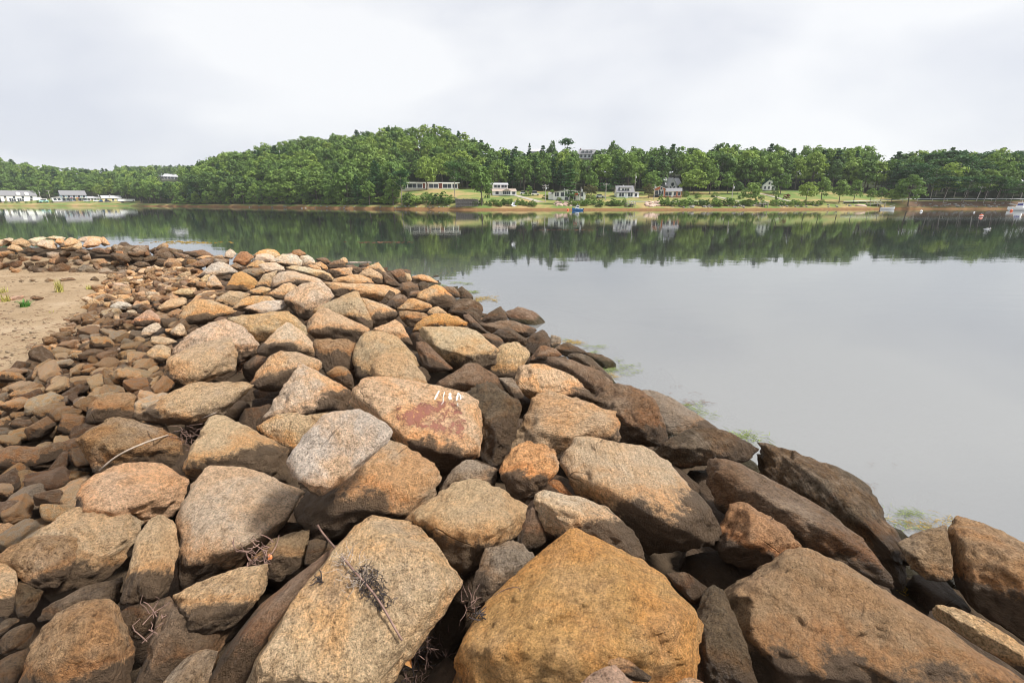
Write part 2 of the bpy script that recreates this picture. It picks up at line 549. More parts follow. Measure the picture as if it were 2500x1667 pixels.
l.new(mp.outputs["Vector"], w1.inputs["Vector"])
l.new(mp.outputs["Vector"], w2.inputs["Vector"])
hh = mth(n, l, 'ADD', w1.outputs["Fac"], mth(n, l, 'MULTIPLY', w2.outputs["Fac"], 0.10))
bp = N(n, "Bump", Strength=0.10, Distance=0.035)
l.new(hh, bp.inputs["Height"])
l.new(bp.outputs["Normal"], gl.inputs["Normal"])
l.new(bp.outputs["Normal"], fr.inputs["Normal"])
l.new(tr.outputs[0], mx0.inputs[1])
l.new(df.outputs[0], mx0.inputs[2])
l.new(fr.outputs[0], mx.inputs[0])
l.new(mx0.outputs[0], mx.inputs[1])
l.new(gl.outputs[0], mx.inputs[2])
l.new(mx.outputs[0], out.inputs["Surface"])
M_WATER = m
water = link("water", mesh_np("water", [(-1100, -150, 0), (1100, -150, 0), (1100, 1000, 0), (-1100, 1000, 0)], [(0, 1, 2, 3)]), M_WATER)
tag(water, kind="structure")
# deep bed under the whole cove, coloured dark for light lost in the water
bed = link("lake_bed", mesh_np("lake_bed", [(-1100, -150, -2.75), (1100, -150, -2.75), (1100, 1000, -2.75), (-1100, 1000, -2.75)], [(0, 1, 2, 3)]),
           simple_mat("depth_dimmed_bed", (0.03, 0.034, 0.032), 0.95))
tag(bed, kind="structure")

# ------------------------------------------------------------------ boulders of the breakwater
ZOOM = {'A1': (0, 1247, 3.675), 'A2': (560, 1247, 3.675), 'A3': (1080, 1247, 3.675), 'A4': (1700, 1200, 2.94), 'A5': (600, 880, 3.675),
        'A6': (1200, 900, 3.675), 'A7': (1700, 900, 2.94), 'Z5': (0, 540, 3.675), 'Z6': (560, 560, 3.675), 'Z7': (1100, 640, 3.675),
        'Z8': (0, 900, 3.675), 'S': (0, 0, 1.0)}
TONE = {'pale': (0.75, 0.60, 0.45), 'white': (0.74, 0.645, 0.55), 'tan': (0.69, 0.49, 0.305), 'gold': (0.68, 0.40, 0.155),
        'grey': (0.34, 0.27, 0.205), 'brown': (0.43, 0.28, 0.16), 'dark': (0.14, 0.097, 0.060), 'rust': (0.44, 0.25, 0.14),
        'olive': (0.65, 0.49, 0.325), 'cream': (0.80, 0.555, 0.36), 'pink': (0.64, 0.41, 0.30), 'mud': (0.24, 0.155, 0.098)}
def parse(s):
    """points in pixels of the photograph's enlarged crops -> (px, py[, bulge])"""
    pts, z = [], 'S'
    for w in s.split():
        if w in ZOOM:
            z = w
            continue
        q = [float(a) for a in w.split(',')]
        ox, oy, f = ZOOM[z]
        pts.append((ox + q[0] / f, oy + q[1] / f) + tuple(q[2:]))
    return pts

ICO = {}
def ico(level):
    if level not in ICO:
        bm = bmesh.new()
        bmesh.ops.create_icosphere(bm, subdivisions=level, radius=1.0)
        bm.verts.ensure_lookup_table()
        v = np.array([q.co[:] for q in bm.verts])
        f = np.array([[q.index for q in t.verts] for t in bm.faces])
        bm.free()
        ICO[level] = (v, f)
    return ICO[level]

def hull_planes(pts):
    bm = bmesh.new()
    for p in pts:
        bm.verts.new(p)
    bmesh.ops.convex_hull(bm, input=bm.verts[:])
    bm.normal_update()
    out = []
    for f in bm.faces:
        nn = np.array(f.normal)
        if np.linalg.norm(nn) < 0.5:
            continue
        d = float(nn @ np.array(f.verts[0].co))
        out.append((nn, d, f.calc_area()))
    bm.free()
    out.sort(key=lambda q: -q[2])
    keep = []
    for nn, d, a in out:
        if d <= 1e-4:
            continue
        if any(nn @ k[0] > 0.985 and abs(d - k[1]) < 0.06 * k[1] + 1e-3 for k in keep):
            continue
        keep.append((nn, d))
    return keep

def stone_surface(pts, level, p, seed, cuts=7, rough=1.0, ledge=0.0):
    """pts: corner points about the origin -> rounded, chipped, weathered body"""
    rg = np.random.default_rng(seed)
    pts = np.asarray(pts, float)
    size = np.sqrt(np.mean(np.sum(pts * pts, 1)))
    pl = hull_planes(pts)
    for _ in range(cuts):
        d = rg.normal(size=3)
        d /= np.linalg.norm(d)
        pl.append((d, float((pts @ d).max()) * rg.uniform(0.78, 0.95)))
    Nn = np.array([q[0] for q in pl])
    D = np.array([max(q[1], 0.02 * size) for q in pl])
    C = pts.T @ pts / len(pts)
    w, U = np.linalg.eigh(C)
    A = U @ np.diag(np.sqrt(np.maximum(w, 1e-6 * w.max()) + 0.02 * w.max())) @ U.T
    dirs, F = ico(level)
    dirs = dirs @ A
    dirs = dirs / np.linalg.norm(dirs, axis=1)[:, None]
    q = np.maximum(dirs @ Nn.T, 0) / D
    r = np.sum(q ** p, 1) ** (-1.0 / p) * 1.025
    V = dirs * r[:, None]
    S = V / size
    so = rg.uniform(0, 50, 3)
    disp = 0.022 * fbm(S * 1.3 + so, 2, seed) + 0.022 * fbm(S * 3.4 + so, 3, seed + 3)
    rid = 1 - np.abs(fbm(S * 2.6 + so + 9, 3, seed + 5))
    disp = disp + 0.036 * (rid - 0.75)
    rid2 = 1 - np.abs(fbm(S * 6.5 + so + 21, 3, seed + 15))
    disp = disp + 0.020 * (rid2 - 0.75)
    wq = S + 0.10 * np.stack([vnoise(S * 3 + so, seed + 31), vnoise(S * 3 + so + 5, seed + 32), vnoise(S * 3 + so + 9, seed + 33)], 1)
    disp = disp + np.clip(0.060 * facets(wq * 1.7 + so, seed + 40), -0.035, 0.035) + np.clip(0.030 * facets(wq * 3.9 + so, seed + 50), -0.018, 0.018)
    disp = disp + 0.026 * fbm(S * 9 + so, 4, seed + 7)
    if ledge:
        ax = rg.normal(size=3); ax /= np.linalg.norm(ax)
        tt = (S @ ax) * 3.2 + 0.35 * fbm(S * 1.6 + so, 2, seed + 11)
        st = np.floor(tt) + sstep((tt - np.floor(tt)) * 3.0)
        disp = disp + ledge * (st - tt)
    return V * (1 + rough * disp)[:, None], F

ROCKS = []      # name -> data for later projections
UPV = np.array((0, 0, 1.0))
def make_rock(spec, idx):
    label, tone, stain, opts, outl, crest = [q.strip() for q in spec.split('|')]
    o = dict((w.split('=')[0], float(w.split('=')[1])) for w in opts.split())
    P2 = parse(outl)
    xs, ys = np.array([q[0] for q in P2]), np.array([q[1] for q in P2])
    a2 = 0.5 * abs(np.sum(xs * np.roll(ys, -1) - np.roll(xs, -1) * ys))
    cx, cy = xs.mean(), ys.mean()
    if 'z' in o:
        d = ray(cx, cy)
        t = (CAMZ - o['z']) / -d[2]
    else:
        t, d = hit_h(cx, cy)
        if t is None:
            t = 17.0
    t *= 1 - o.get('l', 0.0)
    P = EYE + d * t
    v = -d / np.linalg.norm(d)
    k = o.get('k', 0.35)
    nrm = v * (1 - k) + UPV * k
    nrm /= np.linalg.norm(nrm)
    def onplane(px, py):
        q = ray(px, py)
        return EYE + q * ((P - EYE) @ nrm) / (q @ nrm)
    W = np.array([onplane(x, y) for x, y in P2])
    size = math.sqrt(a2) / FPX * t
    ctr = W.mean(0)
    rg0 = np.random.default_rng(idx + 500)
    jit = rg0.uniform(0.35, 0.75, len(W))
    jb = rg0.uniform(0.20, 0.34, len(W))
    cr = parse(crest) if crest else []
    def corners(W):
        pts = [w for w in W]
        for w in W:                       # body behind the outline
            s = ctr + (w - ctr) * 0.84
            q = (s - EYE) / np.linalg.norm(s - EYE)
            pts.append(s + q * size * 0.42)
            s = ctr + (w - ctr) * 0.45
            q = (s - EYE) / np.linalg.norm(s - EYE)
            pts.append(s + q * size * 0.62)
        if cr:                            # front: edges between the faces one sees
            for x, y, bb in cr:
                w = onplane(x, y)
                pts.append(w + (EYE - w) / np.linalg.norm(EYE - w) * bb * 1.5 * size)
        elif o.get('flat'):
            for w in W:
                s = ctr + (w - ctr) * 0.84
                pts.append(s + (EYE - s) / np.linalg.norm(EYE - s) * 0.16 * size)
        else:
            a0 = jit[0] * 40                # a few broken faces meeting at two to four corners
            m_ = 2 + int(jit[1] * 1000) % 3
            for q_ in range(m_):
                w = W[int((q_ + 0.5 * jit[2]) * len(W) / m_ + a0) % len(W)]
                s = ctr + (w - ctr) * jit[q_ % len(jit)]
                pts.append(s + (EYE - s) / np.linalg.norm(EYE - s) * (jb[q_ % len(jb)] + 0.04) * size)
        return np.array(pts)
    pix = math.sqrt(a2)
    level = 6 if pix > 330 else 5 if pix > 100 else 4
    args = ((o['p'] if o.get('p', 99) < 24 else o.get('p', 36.0) * 2.6 + rg0.uniform(-12, 16)), 100 + idx, int(o.get('cuts', 5)), o.get('r', 1.0), o.get('led', 0.007) * 1.5)
    # the chipped body is a little smaller than its corners: grow the corners until its outline has the size seen
    PX = np.array([(q[0], q[1]) for q in P2])
    c2 = PX.mean(0)
    ang_i = np.arctan2(PX[:, 1] - c2[1], PX[:, 0] - c2[0])
    A_, B_ = PX - c2, np.roll(PX, -1, 0) - c2
    def poly_r(th):
        dd = np.array((math.cos(th), math.sin(th)))
        den = dd[0] * (B_ - A_)[:, 1] - dd[1] * (B_ - A_)[:, 0]
        den = np.where(np.abs(den) < 1e-9, 1e-9, den)
        tt = (A_[:, 0] * (B_ - A_)[:, 1] - A_[:, 1] * (B_ - A_)[:, 0]) / den
        uu = (A_[:, 0] * dd[1] - A_[:, 1] * dd[0]) / den
        ok = (uu >= -1e-6) & (uu <= 1 + 1e-6) & (tt > 0)
        return tt[ok].max() if ok.any() else None
    Wk = W.copy()
    for it in range(3):
        pts = corners(Wk)
        O = pts.mean(0)
        V, F = stone_surface(pts - O, 4, *args)
        u, w_, _ = project(V + O)
        th = np.arctan2(w_ - c2[1], u - c2[0])
        rr = np.hypot(w_ - c2[1], u - c2[0])
        for i in range(len(Wk)):
            pr = poly_r(ang_i[i])
            dth = np.abs((th - ang_i[i] + math.pi) % (2 * math.pi) - math.pi)
            near = dth < 0.16
            if pr is None or near.sum() < 2:
                continue
            g = np.clip(pr * 1.015 / rr[near].max(), 0.94, 1.12)
            Wk[i] = ctr + (Wk[i] - ctr) * g
    pts = corners(Wk)
    O = pts.mean(0)
    V, F = stone_surface(pts - O, level, *args)
    # old waterline of the stone as it lay: which end carries the brown crust
    ax = np.array((rg0.normal() * 0.3, 0.55 + rg0.normal() * 0.25, 0.85))
    ax /= np.linalg.norm(ax)
    cv = (V @ ax)
    vis = ((V + O - EYE) * V).sum(1) < 0
    lo_, hi_ = np.percentile(cv[vis], 3), np.percentile(cv[vis], 97)
    cv = (cv - lo_) / max(hi_ - lo_, 1e-6)
    me = mesh_np("boulder", V, F, True)
    me.attributes.new("crust", 'FLOAT', 'POINT').data.foreach_set("value", cv.astype(np.float32))
    ob = link("boulder", me, M_WETROCK if tone in ('dark', 'mud') else M_ROCK, loc=O)
    rg = np.random.default_rng(idx + 900)
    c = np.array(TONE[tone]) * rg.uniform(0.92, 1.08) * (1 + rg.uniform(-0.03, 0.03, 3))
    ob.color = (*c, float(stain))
    if 'st' in o:
        ob.name = "stone"
        tag(ob, label, "stone", "stones lying on the sand")
    else:
        tag(ob, label, "boulder", "granite boulders of the breakwater")
    ROCKS.append((ob, V + O, F, (xs.min(), xs.max(), ys.min(), ys.max())))
    return ob

ROCK_SPECS = """
big flat tan boulder crossed by a dry twig with black weed, bottom centre | cream | 0.15 | r=0.6 cuts=5 k=0.45 l=0.05 | A2 1290,55 1420,70 1560,85 1660,120 1760,230 1900,340 1990,450 2060,570 2080,640 2060,740 1960,880 1850,1010 1740,1130 1650,1220 1500,1350 1400,1460 1300,1700 330,1750 150,1480 130,1330 170,1210 280,1090 430,950 600,760 750,600 880,420 1000,280 1120,200 1200,120 | A2 1300,150,.1 1640,220,.12 1950,640,.14 1600,1100,.16 1250,1450,.18 450,1500,.18 300,1250,.14 800,720,.1 1100,330,.1
long smooth brown rock wedged along the left edge of the twig boulder | mud | 0.6 | r=0.7 | S 478,1720 512,1628 533,1592 572,1541 640,1470 690,1425 740,1390 800,1345 825,1330 795,1372 760,1425 700,1490 660,1530 620,1570 600,1610 610,1720 | 
rounded brown and gold boulder in the bottom left corner of the pile | brown | 0.45 | l=0.06 | A1 150,1700 160,1544 180,1420 260,1230 330,1090 420,1000 560,900 720,820 850,795 980,800 1040,870 1080,1040 1150,1120 1210,1230 1205,1320 1180,1450 1130,1560 1100,1700 | A1 700,960,.22 980,1030,.24 420,1400,.2 900,1350,.26 1050,1300,.16
small dark stone between the bottom left gold boulder and the photo edge | dark | 0.4 | | A1 0,1150 60,1080 180,1020 290,1000 320,1040 300,1120 240,1220 100,1290 0,1280 | 
dark stone fragment below the upright brown rock at the left edge | dark | 0.4 | | A1 -60,1080 0,1010 60,960 130,945 180,980 140,1020 40,1100 -60,1160 | 
dark grey rock at the very bottom left corner | dark | 0.5 | | A1 -80,1380 0,1350 120,1290 240,1240 200,1380 150,1540 140,1700 -80,1700 | 
upright brown rock cut by the left edge below the orange streaked boulder | tan | 0.45 | l=0.05 | A1 -90,480 0,475 90,465 140,500 160,580 158,700 150,830 110,920 40,960 -90,970 | 
dark stone in the hollow right of the upright left edge rock | dark | 0.4 | | A1 160,640 280,700 390,720 330,850 240,960 160,950 130,830 | 
brown boulder with an orange rust streak down its corner, by left edge | brown | 0.3 | l=0.06 | A1 -60,430 0,390 130,310 240,240 360,220 520,205 640,215 690,240 685,340 680,420 640,520 610,600 540,660 440,700 330,690 220,630 160,600 155,500 90,465 -40,470 | A1 480,330,.24 430,520,.24 200,420,.18 600,300,.14 550,560,.14
low ledge rock under the mottled left boulder, worn pale along its lip | olive | 0.45 | | A1 230,300 260,250 380,140 520,60 640,0 690,-40 900,40 1100,60 1270,60 1250,200 1190,350 1100,510 960,610 760,690 620,740 440,760 330,800 400,720 600,610 690,420 690,250 520,205 360,225 | A1 800,110,.18 1150,180,.2 1000,350,.22 750,330,.14
large mottled tan boulder with squared left end, left of the grey topped one | cream | 0.25 | l=0.04 led=0.01 | Z8 685,1280 690,1130 700,1080 780,1020 900,960 980,930 1080,850 1180,840 1260,845 1330,835 1420,845 1500,870 1580,900 1650,950 1690,990 1680,1060 1640,1160 1590,1240 1560,1310 1420,1320 1340,1340 1260,1400 1000,1420 760,1390 | Z8 1000,1000,.16 1300,900,.12 1500,960,.16 1150,1300,.26 820,1250,.24 1400,1230,.22 780,1080,.14
upright tan stone with grey streaks standing between two large left boulders | tan | 0.3 | l=0.08 | A1 1250,180 1290,110 1350,50 1410,35 1480,55 1560,110 1600,150 1608,250 1600,350 1580,450 1540,600 1510,720 1440,820 1330,845 1180,850 1080,830 1065,760 1085,650 1130,520 1190,380 1230,260 | A1 1420,200,.16 1400,480,.22 1250,620,.2 1400,740,.2
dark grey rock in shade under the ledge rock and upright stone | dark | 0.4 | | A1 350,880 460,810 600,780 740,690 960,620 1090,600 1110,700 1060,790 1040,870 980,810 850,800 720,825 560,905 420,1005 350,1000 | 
dark brown cobble under the foot of the upright tan stone | dark | 0.6 | | A1 1060,930 1120,870 1250,845 1430,845 1540,780 1540,870 1440,980 1380,1060 1300,1130 1250,1160 1150,1130 1080,1040 | 
low mottled tan slab leaning right below the grey topped boulder | olive | 0.4 | l=0.06 led=0.012 | A1 1560,760 1700,680 1850,640 1960,590 2060,520 2200,470 2330,455 2395,470 2400,600 2390,700 2310,830 2200,930 2050,1030 1900,1080 1780,1110 1680,1085 1620,1040 1590,960 1560,900 | A1 1700,760,.12 1850,950,.22 2250,640,.16 2200,830,.22 1700,980,.2
long dark grey brown rock running down below the mottled tan slab | mud | 0.5 | | A1 1180,1720 1220,1540 1280,1350 1330,1200 1400,1060 1470,940 1540,800 1590,960 1680,1085 1900,1085 2100,1010 1980,1240 1900,1400 1830,1544 1780,1720 | 
narrow grey tan rock with a spotted flank at the bottom left centre | grey | 0.35 | l=0.06 | A1 1340,1720 1430,1540 1560,1400 1700,1290 1800,1230 1900,1230 1955,1260 1890,1400 1815,1544 1780,1720 | 
large rounded grey topped boulder with a clean flat face, left of centre | pale | 0.22 | l=0.03 r=0.7 cuts=4 | S 433,1275 436,1250 450,1220 463,1194 480,1172 506,1148 533,1137 566,1137 600,1140 641,1152 695,1174 722,1185 740,1198 739,1212 728,1242 717,1266 692,1299 663,1318 640,1340 600,1370 560,1400 517,1421 470,1434 446,1437 432,1405 440,1360 437,1310 | S 449,1320,.22 463,1348,.27 522,1342,.28 585,1329,.28 626,1312,.27 695,1262,.2 540,1170,.12 620,1180,.12 470,1220,.14
brown angular stone with a jagged top and a fallen orange leaf | brown | 0.5 | led=0.012 | A2 170,470 260,380 330,300 430,240 540,190 550,230 640,200 700,165 718,180 712,280 690,350 665,400 660,480 560,560 470,640 380,620 340,600 330,460 250,450 | 
small dark brown stone tucked behind the top of the twig boulder | dark | 0.5 | | A2 670,480 680,400 710,270 780,245 860,260 930,310 960,320 900,400 780,470 | 
flat grey stone with broken top between the twig boulder and gold boulder | grey | 0.5 | l=0.02 | A3 230,880 250,680 300,560 350,420 395,340 500,330 640,270 680,310 750,380 830,430 700,560 560,680 440,790 350,890 | 
largest golden boulder with a broad flat face, at the bottom centre | gold | 0.18 | r=0.6 cuts=4 k=0.45 l=0.05 | A3 1100,230 1170,195 1260,205 1340,225 1420,290 1530,350 1640,410 1760,450 1880,520 2000,570 2080,640 2150,740 2250,840 2285,910 2290,1010 2260,1130 2270,1250 2275,1400 2250,1520 2230,1720 80,1720 90,1500 110,1350 110,1150 170,1050 250,930 330,840 430,770 560,640 700,520 830,420 950,320 | A3 1180,280,.08 2080,880,.2 1960,980,.26 1900,1230,.27 1500,1200,.26 1300,1370,.27 900,1480,.27 220,1500,.2 230,1150,.1 1450,380,.08 2180,930,.16 2200,1400,.12
pale pink pebbled rock tip poking up at the bottom edge, below gold boulder | pink | 0.0 | l=0.18 | A3 1180,1720 1230,1544 1340,1450 1450,1400 1540,1385 1620,1440 1720,1540 1780,1720 | 
brown wedge stone lodged against the foot of the gold boulder | brown | 0.5 | l=0.14 | A3 1390,1350 1440,1325 1600,1310 1680,1340 1740,1390 1870,1490 1860,1530 1780,1545 1690,1530 1600,1440 1540,1400 1450,1400 | 
tan rock tip at the bottom edge right of the gold boulder | tan | 0.2 | l=0.1 | A3 2040,1700 2090,1540 2160,1500 2230,1490 2300,1510 2352,1540 2400,1620 2420,1700 | 
dark rock filling the hollow between gold boulder and huge right slab | dark | 0.5 | | A4 0,950 10,800 70,700 130,675 190,690 180,800 200,900 260,980 350,1060 340,1150 400,1280 440,1420 80,1420 20,1100 | 
dark brown stone in the gap above the gold boulder's right shoulder | dark | 0.6 | | A3 2010,570 2100,545 2180,545 2220,590 2352,650 2390,720 2280,830 2250,840 2150,740 2080,640 | 
low spotted boulder with pale crest above the gold boulder, brown flank | pale | 0.45 | l=0.05 | A6 380,1170 420,1100 470,1080 540,1075 610,1100 680,1145 760,1165 860,1180 960,1220 1060,1260 1140,1330 1230,1400 1290,1440 1325,1500 A3 1740,180 1780,260 1815,350 1805,435 1640,420 1480,340 1300,280 1100,270 980,230 900,180 A6 450,1430 400,1340 375,1250 | A6 450,1200,.18 700,1290,.26 860,1420,.28 1150,1380,.16 A3 1560,230,.22 1500,330,.2
dark grey rock in the hollow left of the low spotted boulder | mud | 0.5 | | A6 290,1270 380,1170 375,1260 400,1340 450,1440 490,1520 430,1600 330,1640 220,1610 205,1520 | 
tan boulder with a rounded gold front above the twig boulder's right end | tan | 0.45 | l=0.05 | A5 1450,1430 1480,1370 1550,1310 1640,1260 1720,1200 1800,1140 1900,1095 1990,1065 2090,1055 2160,1085 2250,1130 A6 60,1060 150,1120 230,1190 300,1225 280,1300 260,1400 200,1540 A3 690,80 640,250 500,325 390,340 300,480 200,560 A2 2070,590 1980,460 1900,350 1760,240 1640,110 | A5 1550,1370,.12 1800,1330,.22 1990,1150,.1 A3 250,170,.28 420,200,.3 560,140,.28 640,60,.2 A2 1800,110,.24 A3 600,-60,.16
blocky tan stone with a pebbled face between two long boulders | tan | 0.35 | l=0.07 p=26 | A6 80,880 110,830 160,760 220,690 320,648 400,665 480,690 540,720 580,770 600,850 600,920 560,980 500,1030 430,1090 380,1150 340,1180 300,1220 230,1190 150,1120 100,1010 75,930 | A6 200,990,.26 400,1010,.28 550,930,.24 240,740,.1 540,780,.12 330,690,.08
small reddish brown stone behind the low spotted boulder | rust | 0.6 | | A6 420,1080 470,1030 560,990 620,1010 690,1080 750,1160 680,1170 610,1130 540,1100 450,1110 | 
long ridged grey and gold boulder with dark shaded underside, right of centre | olive | 0.38 | l=0.05 r=0.8 | A6 620,850 640,790 680,720 740,670 760,610 800,585 870,578 960,600 1050,640 1150,660 1250,680 1350,700 1450,730 1530,790 1600,850 1680,930 1760,1010 1850,1080 1940,1160 1990,1230 2030,1310 2055,1400 2040,1470 2000,1560 A3 2340,310 2200,360 2100,375 1950,390 1830,395 A6 1330,1570 1290,1450 1140,1340 1060,1270 960,1230 860,1190 760,1170 720,1100 680,1010 640,930 | A6 690,960,.16 850,1010,.24 1100,1100,.29 1350,1230,.3 1620,1370,.29 1960,1260,.14 1000,760,.14 1250,880,.17 1500,1020,.18 1750,1150,.16
squared tan boulder with reddish seam behind the long ridged boulder | tan | 0.3 | led=0.01 | A6 380,270 430,230 500,212 580,235 680,240 780,280 880,310 990,340 1060,370 1120,395 1138,440 1135,540 1140,650 1060,660 960,640 870,610 760,640 700,720 650,800 600,840 580,770 540,720 480,690 400,665 320,648 220,690 160,760 110,830 90,860 120,780 200,640 260,520 320,380 | A6 430,420,.18 400,540,.22 850,390,.14 600,480,.18 1060,520,.2 700,600,.24 300,620,.1
dark brown pyramid rock with pink worn crest near the water | mud | 0.4 | cuts=5 p=26 | A6 920,240 1000,180 1080,130 1150,120 1220,150 1330,190 1400,240 1470,290 1500,350 1540,440 1580,520 1600,580 1580,640 1500,690 1450,715 1350,700 1250,680 1145,655 1135,540 1138,440 1110,385 1040,350 960,310 | A6 1150,360,.22 1330,240,.12 1440,310,.28 1300,560,.26 1480,560,.18
smooth grey slab dipping into the water beside the dark pyramid rock | grey | 0.2 | k=0.5 r=0.6 | A6 1330,220 1400,165 1460,175 1530,210 1620,260 1700,330 1800,400 1880,440 1960,500 2030,545 1900,600 1740,640 1640,660 1560,600 1500,450 1400,300 | A6 1500,300,.1 1650,420,.14 1850,500,.12 1560,480,.12
broad dark wet rock at the waterline right of the long ridged boulder | dark | 0.5 | r=1.1 | A7 0,430 100,425 200,440 290,470 360,490 410,530 442,570 420,640 380,680 290,700 190,690 100,690 20,690 A6 1970,830 1850,830 1720,870 1640,890 1530,790 1450,730 1460,715 1540,650 1640,600 1720,560 | A7 60,520,.14 250,560,.16 A6 1750,720,.2 1600,720,.18
long dark sloping boulder with a pale lit ridge, right of the pyramid stones | mud | 0.3 | l=0.03 | A7 70,870 80,720 100,660 150,625 230,610 300,630 380,680 440,730 540,800 640,860 720,910 820,970 900,1010 1000,1080 1110,1150 1200,1220 1290,1300 1370,1370 1410,1430 A4 1410,560 1410,620 1390,680 1350,695 1280,660 1200,620 1100,560 1000,500 930,460 840,420 740,400 A7 690,1220 650,1140 580,1090 500,1020 400,980 280,960 240,1010 180,1100 100,980 | A7 200,690,.2 450,890,.28 700,1050,.3 950,1180,.28 1250,1380,.2 A4 900,400,.2
long dark wet boulder at the waterline, behind the pale ridged dark one | dark | 0.4 | r=1.2 l=-0.03 | A7 420,640 440,570 480,535 560,515 620,520 660,580 720,620 770,670 830,690 910,740 1000,750 1080,780 1150,830 1200,900 1250,970 1300,1060 1350,1160 1400,1250 1450,1330 1480,1380 A4 1490,540 1490,620 1460,720 1400,700 1410,580 1350,500 1200,370 1100,290 A7 1000,1100 820,990 640,880 440,750 415,690 | A7 560,640,.18 720,800,.24 950,860,.26 1180,1060,.26 1350,1280,.2
reddish brown triangular boulder above the huge right hand slab | rust | 0.5 | l=0.05 cuts=5 | A4 140,330 180,240 230,160 260,80 300,68 350,75 410,110 470,150 550,200 640,240 690,290 700,340 740,385 640,420 560,490 530,560 440,550 330,550 250,530 190,490 150,420 | A4 330,160,.18 350,420,.26 620,290,.22 520,420,.22
huge grooved brown slab filling the bottom right corner | brown | 0.36 | r=0.8 k=0.45 l=0.04 led=0.012 cuts=4 | A4 175,860 190,780 230,680 280,620 300,590 380,540 430,540 530,555 570,490 640,430 720,400 800,405 860,440 930,475 1000,485 1080,530 1170,590 1260,650 1370,710 1480,760 1560,830 1640,880 1750,940 1850,1000 1950,1050 2060,1110 2200,1190 2352,1280 2480,1400 2480,1560 700,1560 620,1400 560,1320 480,1230 400,1150 350,1070 270,1010 200,940 | A4 300,720,.14 550,920,.2 900,1200,.22 750,500,.12 1000,700,.14 1500,1000,.18 1300,1300,.2 2000,1300,.18 560,1150,.2
tall mottled brown rock at the right edge beside the water | brown | 0.45 | l=0.02 | A4 1800,260 1820,220 1870,190 1940,195 2040,220 2120,270 2200,290 2300,340 2400,390 2520,460 2520,1150 2352,1040 2250,980 2100,900 1990,850 1930,780 1870,690 1840,600 1800,480 1795,350 | A4 1900,320,.18 2080,350,.2 2000,700,.22 2300,820,.22 2350,520,.22
low greenish grey slab at the waterline with yellow weed on its edge | grey | 0.15 | k=0.5 | A4 1440,370 1500,340 1600,290 1700,275 1790,250 1810,400 1825,500 1850,600 1800,640 1650,640 1560,560 1520,480 1470,420 | 
low tan slab under the tall right edge rock | tan | 0.3 | | A4 1690,890 1710,830 1750,800 1830,800 1920,850 2050,920 2200,1010 2352,1090 2500,1180 2520,1400 2352,1300 2200,1210 2060,1130 1900,1040 1780,950 | A4 1800,880,.16 2050,1010,.18 2300,1150,.18
large rust stained boulder with white paint dribbles, centre of the pile | cream | 0.22 | l=0.02 r=0.7 cuts=4 | A5 920,400 930,330 970,250 1020,190 1100,130 1200,110 1290,130 1380,170 1460,200 1550,225 1700,240 1880,255 1980,280 2050,330 2100,370 2118,400 2110,470 2122,540 2090,600 2095,700 2100,790 2080,840 1980,880 1900,910 1820,950 1740,1030 1730,960 1680,900 1560,850 1480,780 1380,730 1220,710 1255,640 1150,490 1080,440 960,430 | A5 1300,690,.2 1400,710,.22 1700,810,.26 1950,830,.26 2040,800,.24 2060,420,.1 1100,220,.08 1500,500,.18 1750,330,.1
pale grey granite slab lying tilted on top of a darker boulder at centre | white | 0.05 | l=0.28 flat=1 r=0.8 p=20 cuts=0 k=0.25 | A5 365,880 380,820 450,740 530,650 600,590 680,530 740,470 800,450 840,455 900,435 980,430 1060,440 1120,480 1180,510 1215,550 1230,600 1252,640 1250,670 1210,710 1160,770 1090,840 1030,900 960,960 880,1030 800,1090 700,1150 620,1168 540,1160 480,1120 430,1040 410,960 375,920 | 
big speckled boulder partly covered by the tilted pale slab, brown beneath | olive | 0.5 | l=0.0 | A5 460,1400 470,1330 530,1240 540,1150 700,1100 880,980 1030,850 1160,730 1230,700 1310,715 1400,750 1480,800 1540,850 1620,890 1690,930 1730,1000 1750,1080 1735,1170 1690,1220 1640,1270 1550,1310 1470,1390 1440,1440 1330,1440 1200,1415 1100,1430 990,1530 A2 1000,290 960,310 900,310 800,280 720,260 690,150 610,120 605,40 | A5 880,1250,.28 1070,1310,.28 1350,1240,.28 1530,1130,.26 1620,1000,.16 1250,900,.1 1000,1020,.18 1250,1080,.2
small grey dark stone right of the speckled boulder, under the rust stained one | grey | 0.4 | | A5 1750,1170 1780,1080 1830,990 1900,930 1980,890 2070,910 2180,930 2250,970 2240,1050 2230,1130 2160,1120 2090,1090 1990,1100 1850,1150 | 
pale pyramid boulder with sharp ridge, left of the rust stained boulder | pale | 0.28 | cuts=4 p=26 | A5 180,545 250,430 330,310 400,180 450,70 490,25 540,35 600,70 680,130 780,180 870,230 930,260 958,290 940,350 920,420 850,460 740,480 640,500 520,480 400,500 330,520 | A5 500,80,.14 480,220,.2 370,450,.28 550,470,.28 760,380,.28 640,150,.16
tan brown boulder in front of the pale pyramid, left of the tilted slab | tan | 0.3 | | A5 90,600 170,540 280,480 380,465 480,460 540,490 620,550 580,630 500,710 440,770 380,810 300,740 200,680 | 
small tan chip behind the tilted pale slab | tan | 0.2 | | A5 550,490 640,480 740,465 720,520 640,570 600,550 | 
wedge boulder with streaked upper face, left of the tilted pale slab | tan | 0.4 | | Z8 1650,900 1680,830 1700,720 1740,640 1810,550 1880,440 1960,440 1980,400 2040,430 2130,500 2220,560 2300,600 A5 0,590 100,640 200,690 300,740 380,800 370,880 400,960 410,1040 390,1090 300,1090 220,1060 100,1020 0,990 Z8 2200,900 2080,890 1960,890 1860,930 1760,1010 1700,1000 | Z8 1700,800,.24 1900,820,.26 2170,770,.26 A5 240,830,.24 20,930,.28 Z8 2000,480,.1 A5 100,720,.14
